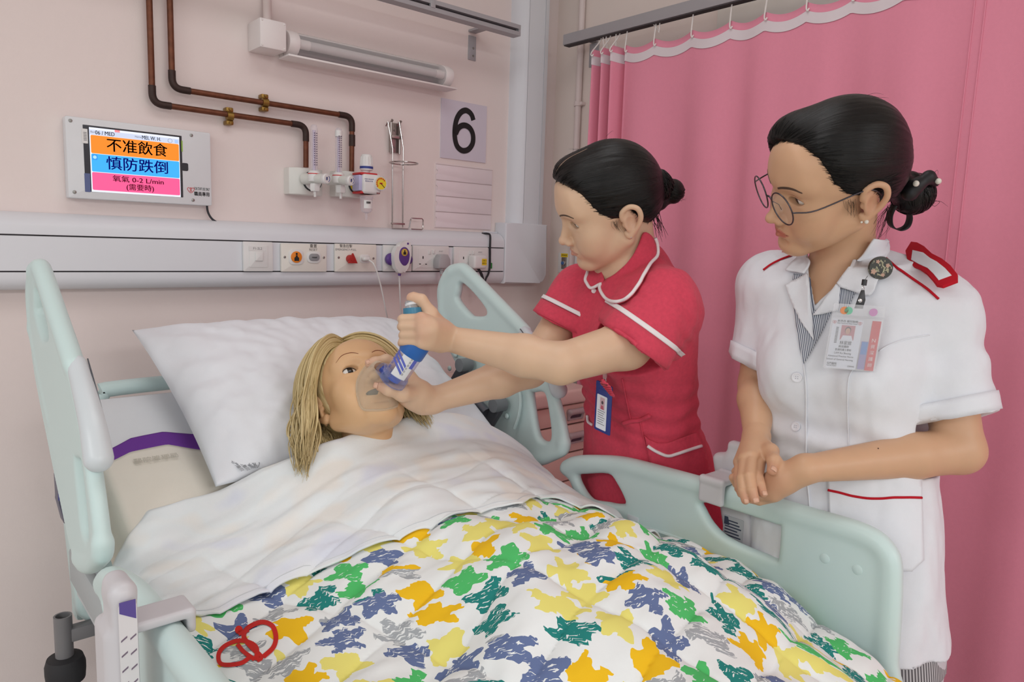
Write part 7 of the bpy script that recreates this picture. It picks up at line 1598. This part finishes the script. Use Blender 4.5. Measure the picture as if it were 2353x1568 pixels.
# epaulettes
def flat_piece(nm, pts, m, parent, th, bev=.001, lift=0.):
    P = [np.array(p_, float) for p_ in pts]; n = np.zeros(3)
    for i in range(len(P)): n += np.cross(P[i]-P[0], P[(i+1) % len(P)]-P[0])
    n /= np.linalg.norm(n); n = n if n@AF < 0 else -n
    return G().prism([p_+n*lift for p_ in P], n*th, bev).obj(nm, m, parent)
dE = lambda x, y: 1.298-(x-2085)/115*.075-(y-600)*.0000
ep = [(2082, 582), (2095, 561), (2110, 563), (2126, 572), (2141, 590), (2166, 601), (2186, 617), (2202, 636), (2202, 651), (2168, 664), (2153, 661), (2133, 632), (2116, 622), (2099, 616), (2086, 601)]
E3 = np.array([at(x, y, dE(x, y)+(y-600)*.0012*-1) for x, y in ep]); eo = E3.mean(0); en = np.linalg.svd(E3-eo)[2][2]; en = en if en@AF < 0 else -en
def onpl(x, y, h): r_ = ray(x, y); return CAM+r_*(((eo+en*h-CAM)@en)/(r_@en))
e_o = flat_piece('epaulette', [onpl(x, y, 0) for x, y in ep], redp, tn, .006, .0015)
flat_piece('epaulette_panel', [onpl(x, y, .0055) for x, y in [(2097, 576), (2122, 582), (2138, 595), (2153, 603), (2172, 618), (2187, 634), (2157, 645), (2145, 630), (2132, 617), (2112, 608), (2094, 598)]], white_c, e_o, .0016, .0004)
flat_piece('epaulette', [at(x, y, 1.415) for x, y in [(1759, 600), (1780, 586), (1800, 577), (1814, 570), (1829, 573), (1820, 583), (1805, 592), (1785, 601), (1763, 607)]], redp, tn, .006, .0015)
# dress hem and skirt below the tunic
FK = Field(); lv2 = [(1380, 1.36, 1944, .186, .134), (1450, 1.36, 1944, .188, .136)]; q0, q1 = at(1936, 1405, 1.36), at(1936, 1475, 1.36)
FK.u(loft([q0[2], q1[2]], [q0[0], q1[0]], [q0[1], q1[1]], [.166, .168], [.124, .126], yaw2, 2.4), 0)
hs = surf_obj('striped_hem', FK, .006, striped('striped_hem_cloth', .62, .0, rgb(196, 194, 196), rgb(92, 88, 92)), nurse2, attrs={'cloth': lambda P: np.stack([np.arctan2((P-NB)@ln2, (P-NB)@fr2)*23, P[:, 2]*0, P[:, 2]*0], 1)})
FL = Field()
for s in (1, -1): FL.u(rcone(q1+ln2*.075*s+np.array((0, 0, .03)), (q1+ln2*.075*s)*np.array((1, 1, 0))+np.array((0, 0, .10)), .092, .06), .02)
surf_obj('trousers', FL, .010, mat('grey_white_trousers', rgb(206, 202, 208), .85, bump=.1, bscale=700), nurse2)
for s in (1, -1):
    k = q1+ln2*.075*s; G().box((k[0]-.05, k[1]-.05, 0), (k[0]+.05, k[1]+.12, .07), .03, 4).obj('shoe', mat('white_shoe', rgb(220, 220, 218), .5), nurse2)
# badge reel, strap and badge
rp_ = FTs.shoot([2013], [618])[0][0]; rn = FTs.grad(rp_[None])[0]; rn = rn*.5-AF*.5; rn /= np.linalg.norm(rn); rp_ = rp_+rn*.008
t = thing('badge_reel', 'round badge reel with a dark leaf and flower print clipped to the white collar', 'badge reel', rp_)
def floral():
    m = mat('leaf_print', rgb(62, 60, 48), .35); nt = m.node_tree; N = nt.nodes; L = nt.links; b = N['Principled BSDF']; tc = N.new('ShaderNodeTexCoord'); mp = N.new('ShaderNodeMapping'); mp.inputs['Scale'].default_value = (1, 1, .5); L.new(tc.outputs['Object'], mp.inputs[0])
    v = N.new('ShaderNodeTexVoronoi'); v.inputs['Scale'].default_value = 260; L.new(mp.outputs[0], v.inputs['Vector']); r = N.new('ShaderNodeValToRGB'); r.color_ramp.interpolation = 'CONSTANT'; e = r.color_ramp.elements; e[0].color = (*rgb(178, 172, 140), 1); e[1].position = .30; e[1].color = (*rgb(50, 50, 42), 1)
    x = e.new(.16); x.color = (*rgb(150, 146, 118), 1); L.new(v.outputs['Distance'], r.inputs[0]); L.new(r.outputs[0], b.inputs['Base Color']); return m
G().lathe([(.016, .010), (.0195, .012), (.0195, .016), (.0185, .0185)], rp_, rn, 32).obj('reel_face', floral(), t); RPl = Plane(rp_+rn*.0188, np.cross((0, 0, 1.), rn)/np.linalg.norm(np.cross((0, 0, 1.), rn)), (0, 0, 1)); RPl.v = np.cross(rn, RPl.u); RPl.n = rn
fl_m = mat('print_rose', rgb(190, 152, 132), .4); lf_m = mat('print_leaf', rgb(176, 172, 142), .4)
for x, y, r in ((-.012, -.007, .0042), (.010, .004, .0032), (.003, -.012, .003), (-.006, .010, .003)): RPl.slab('printed_flower', [(x+r*(1+.25*math.cos(5*a_))*math.cos(a_), y+r*(1+.25*math.cos(5*a_))*math.sin(a_)) for a_ in np.linspace(0, 2*np.pi, 20, endpoint=False)], 0, .0004, fl_m, t)
rs = np.random.RandomState(3)
for k in range(16):
    x, y = rs.uniform(-.013, .013, 2); 
    if math.hypot(x, y) > .0145: continue
    a_ = rs.rand()*6.28; RPl.slab('printed_leaf', [(x+.0042*u_*math.cos(a_)-v_*math.sin(a_), y+.0042*u_*math.sin(a_)+v_*math.cos(a_)) for u_, v_ in ((-1, 0), (-.3, .0011), (.4, .001), (1, 0), (.4, -.001), (-.3, -.0011))], 0, .0003, lf_m, t)
dT = float((rp_-CAM)@AF)-.036; blk = mat('black_strap', rgb(38, 38, 42), .4)
G().tube([at(1994, 634, dT), at(1988, 643, dT)], .0004, 5).obj('reel_cord', blk, t); G().tube([at(1987, 643, dT), at(1985, 656, dT)], .0042, 12).obj('cord_end', blk, t)
G().tube([at(1984, 656, dT), at(1980, 664, dT), at(1982, 670, dT), at(1986, 664, dT)], .0008, 6, closed=True).obj('hook', chrome_m, t)
flat_piece('strap', [at(x, y, dT) for x, y in [(1978, 667), (1986, 667), (1988, 690), (1982, 710), (1962, 709), (1970, 688)]], blk, t, .002); G().lathe([(.0034, 0), (.0034, .0008), (.0022, .0012)], at(1976, 691, dT-.002), -AF, 14).obj('press_stud', chrome_m, t)
A_, B_, C_, D_ = at(1916, 697, dT+.004), at(2035, 705, dT-.012), at(2005, 860, dT-.004), at(1891, 845, dT+.012)
u = (B_-A_); w = np.linalg.norm(u); u /= w; v = A_-D_; sh = v@u; vv_ = v-u*sh; h = np.linalg.norm(vv_); vv_ /= h
h = np.linalg.norm(v); BP = Plane(D_, u, v/h); BP.n = np.cross(u, vv_); BP.n = BP.n if BP.n@AF < 0 else -BP.n
t = thing('staff_badge', 'clear badge sleeve with a white staff card and red strip on the white tunic', 'badge', A_)
slv = clear('badge_sleeve_clear', (.93, .93, .95), .16, .05)
BP.slab('sleeve', rrect(0, 0, w, h, .002), -.0012, -.0004, slv, t); BP.slab('sleeve_front', rrect(0, 0, w, h, .002), .0022, .0026, slv, t)
BP.slab('zip_seal', [(0, h*.80), (w, h*.80), (w, h*.83), (0, h*.83)], .0022, .0032, slv, t)
W_ = w*.63; BP.slab('card', rrect(.003, .001, W_, h*.77, .002), .0, .0010, card, t)
ink = lambda nm, b_, x, y, s_, m_=black_m, wd_=None: BP.text(nm, b_, x, y, s_, m_, t, .0012, width=wd_)
xm = W_*.52
ink('lettering', '新界西 醫院聯網', xm, h*.735, .0042, black_m, W_*.62); ink('lettering', 'New Territories West Cluster', xm, h*.703, .003, black_m, W_*.62)
BP.slab('photo', [(W_*.36, h*.45), (W_*.78, h*.45), (W_*.78, h*.675), (W_*.36, h*.675)], .0010, .0013, mat('badge_photo_rose2', rgb(196, 128, 136), .5), t)
BP.slab('photo_shoulders', [(W_*.38, h*.45), (W_*.76, h*.45), (W_*.70, h*.52), (W_*.44, h*.52)], .0013, .0015, card, t)
BP.slab('photo_hair', circ(W_*.57, h*.60, .0048, 16, .0062), .0013, .0015, mat('badge_photo_dark', rgb(80, 62, 70), .5), t); BP.slab('photo_face', circ(W_*.57, h*.588, .0038, 16, .0052), .0015, .0017, mat('badge_photo_skin', rgb(206, 160, 138), .5), t)
for k in range(12): BP.slab('bar_line', [(W_*.20, h*(.40+.021*k)), (W_*.28, h*(.40+.021*k)), (W_*.28, h*(.41+.021*k)), (W_*.20, h*(.41+.021*k))], .0010, .0012, black_m, t)
ink('lettering', '林家嫦', xm+.002, h*.40, .0072, black_m, W_*.36); ink('lettering', '資深護師', xm, h*.345, .0042, black_m, W_*.32); ink('lettering', '普通科護士學校', xm, h*.295, .0042, black_m, W_*.50)
ink('lettering', 'LAM Ka Sheung', xm, h*.245, .0044, black_m, W_*.52); ink('lettering', 'Advanced Practice Nurse', xm-.002, h*.195, .0040, black_m, W_*.78); ink('lettering', 'School of General Nursing', xm-.003, h*.145, .0040, black_m, W_*.82); ink('lettering', '屯門醫院', W_*.24, h*.075, .0045, black_m, W_*.30); ink('lettering', 'Tuen Mun Hospital', W_*.24, h*.045, .0022, black_m, W_*.30); ink('lettering', 'D8446', W_*.84, h*.05, .0036, black_m, W_*.2)
crest(BP, W_*.90, h*.715, .0032, red_m, t, .0012); crest(BP, W_*.12, h*.715, .0030, red_m, t, .0012)
BP.slab('red_strip', [(w*.80, h*.01), (w*.97, h*.01), (w*.97, h*.77), (w*.80, h*.77)], .0, .0010, mat('badge_red', rgb(214, 44, 48), .3), t)
wk = mat('strip_lettering', rgb(245, 230, 228), .4)
for k, ch in enumerate('N資深護師'): BP.text('lettering', ch, w*.885, h*(.47-.095*k), .0085 if k == 0 else .0072, wk, t, .0012)
BP.slab('lilac_card', [(w*.66, h*.02), (w*.79, h*.02), (w*.79, h*.45), (w*.66, h*.45)], -.0002, .0006, mat('badge_lilac', rgb(150, 140, 190), .4), t); BP.slab('blue_card', [(w*.67, h*.25), (w*.78, h*.25), (w*.78, h*.44), (w*.67, h*.44)], .0006, .0009, mat('badge_sky', rgb(90, 140, 205), .4), t)
for x, c_ in ((.22, rgb(222, 140, 90)), (.78, rgb(200, 150, 190)), (.30, rgb(120, 190, 160))): BP.slab('sticker', circ(w*x, h*.90, .0065, 14), .0026, .0029, mat('sticker_%d' % int(x*100), c_, .4), t)
# ---------------------------------------------------------------- bedside cabinet, bed controllers
pk = mat('pink_laminate', rgb(232, 196, 184), .45, noise=.015); pkt = mat('pink_laminate_top', rgb(236, 208, 198), .4); pul = mat('grey_mauve_pull', rgb(186, 168, 170), .4)
gap = mat('cabinet_gap', rgb(60, 48, 46), .8)
Yc = -.46; cx = lambda px, py: onY(px, py, Yc)
zt = cx(1290, 898)[2]; z1, z2, z3 = cx(1292, 933)[2], cx(1296, 979)[2], cx(1306, 1041.5)[2]; x0, x1 = 1.27, 1.74
cab = thing('bedside_cabinet', 'pale pink bedside cabinet with drawers against the back wall beside the bed', 'cabinet', (1.5, -.24, 0))
G().box((x0+.004, Yc+.012, .06), (x1-.004, -.02, zt-.03), .004).obj('carcass', gap, cab)
G().box((x0-.012, Yc-.014, z1+.003), (x1+.012, -.01, zt), .010, 3).obj('top', pkt, cab)
zs = [z1, z2, z3, z3-(z2-z3), .10]
for i in range(4):
    dr = G().box((x0, Yc, zs[i+1]+.0025), (x1, Yc+.02, zs[i]-.0025), .003).obj('drawer' if i < 3 else 'door', pk, cab)
    if i < 3:
        q = cx((1321, 1322, 1322)[i], (951, 1005, 1066)[i]); xc, zc = q[0], q[2]
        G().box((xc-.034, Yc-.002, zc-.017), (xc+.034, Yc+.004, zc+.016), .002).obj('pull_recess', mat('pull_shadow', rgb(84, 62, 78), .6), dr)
        F = Field(); F.u(rcone((xc-.028, Yc-.008, zc+.009), (xc+.028, Yc-.008, zc+.009), .010, .010), 0)
        for sx_ in (-1, 1): F.u(rcone((xc+.031*sx_, Yc-.003, zc-.014), (xc+.031*sx_, Yc-.004, zc+.010), .005, .008), .006)
        F.u(rcone((xc-.03, Yc-.002, zc-.016), (xc+.03, Yc-.002, zc-.016), .004, .004), .004); surf_obj('pull', F, .004, pul, dr)
for x in (x0+.05, x1-.05):
    for y in (Yc+.05, -.07): G().lathe([(.02, 0), (.026, .01), (.026, .04), (.012, .06), (.012, .07)], (x, y, 0), (0, 0, 1), 16).obj('castor', dark_m, cab)
q = cx(1352, 1130); G().box((q[0]-.020, Yc-.003, q[2]-.016), (q[0]+.020, Yc, q[2]+.016), .001).obj('green_label', mat('green_label', rgb(40, 122, 54), .5), cab)
# bed control handset hooked on the left foot rail
ctl = mat('control_grey', rgb(208, 206, 210), .38, noise=.01)
def P_(px, py, d): return at(px, py, d)
X0 = XL-.048; ct = thing('bed_control', 'grey bed control handset hooked over the left foot rail near the camera', 'bed control', onX(270, 1400, X0))
F = Field(); pp = lambda px, py, X=X0: onX(px, py, X)
top = pp(275, 1338); bot = top+np.array((0, .005, -.225))
F.u(rbox((top+bot)/2+np.array((0, 0, .0)), (.013, .029, .118), .012, rotx(.0)), 0); F.u(rcone(top+np.array((-.002, -.012, -.008)), top+np.array((-.002, .014, -.016)), .0115, .010), .01)
F.u(rbox((top+bot)/2+np.array((-.010, .012, -.02)), (.010, .029, .085), .010), .01)
cb = surf_obj('handset_body', F, .004, ctl, ct)
CPl = Plane((X0+.0172, 0, 0), (0, -1, 0), (0, 0, 1)); CPl.n = np.array((1., 0, 0)); yk = -top[1]; CPl = Plane((top[0], top[1]-.0292, top[2]), (1, 0, 0), (0, 0, 1))
CPl.slab('keypad', rrect(-.009, -.20, .009, -.012, .005), 0, .0012, mat('keypad_white', rgb(226, 222, 224), .4), ct)
CPl.slab('status_panel', [(-.008, -.010), (.008, -.010), (.008, -.032), (-.008, -.022)], .0008, .0018, mat('control_purple', rgb(92, 74, 150), .4), ct)
for r_ in range(8):
    for c_ in (-1, 1):
        x, y = c_*.0045, -.052-.0175*r_
        CPl.slab('key_mark', [(x-.003, y-.003), (x+.003, y+.001), (x+.003, y+.003), (x-.003, y-.001)], .0012, .0016, mat('key_ink', rgb(120, 104, 122), .5), ct)
F = Field(); zr = 1.056; yk = top[1]+.005
F.u(rbox((XL-.010, yk, zr+.010), (.036, .022, .006), .004), 0); F.u(rbox((XL+.022, yk, zr+.000), (.005, .022, .014), .004), .004)
surf_obj('hook', F, .003, ctl, ct)
# second control on the right foot rail, hanging outside
q = onX(1655, 1120, XRr); ct2 = thing('bed_control', 'grey bed control with printed label hooked over the right foot rail by folded hands', 'bed control', q)
F = Field(); yk = q[1]
F.u(rbox((XRr, yk, 1.068), (.036, .026, .006), .004), 0); F.u(rbox((XRr-.028, yk, 1.050), (.006, .026, .026), .004), .004); F.u(rbox((XRr+.034, yk, 1.04), (.006, .026, .036), .004), .004)
surf_obj('hook', F, .003, ctl, ct2)
F = Field(); F.u(rbox((XRr+.052, yk-.005, 1.01), (.015, .034, .100), .013, rotx(-.25)), 0); F.u(rbox((XRr+.050, yk-.012, 1.105), (.012, .030, .028), .010), .012); surf_obj('handset_body', F, .004, ctl, ct2)
lp_ = Plane((XRr+.0365, yk-.012, .985), (0, -1, 0), (0, 0, 1)); lp_.n = np.array((-1., 0, 0)); lp_.slab('back_label', rrect(-.022, -.05, .022, .0, .002), 0, .0008, mat('label_silver', rgb(188, 190, 194), .4), ct2)
for k in range(6): lp_.slab('label_line', [(-.018, -.010-.006*k), (.010+.004*(k % 3), -.010-.006*k), (.010+.004*(k % 3), -.0075-.006*k), (-.018, -.0075-.006*k)], .0008, .0011, mat('label_ink', rgb(60, 70, 90), .5), ct2)
lp_.slab('label_emblem', [(-.02, -.002), (-.012, -.002), (-.008, -.018), (-.02, -.018)], .0008, .0012, mat('label_ink', rgb(60, 70, 90), .5), ct2)
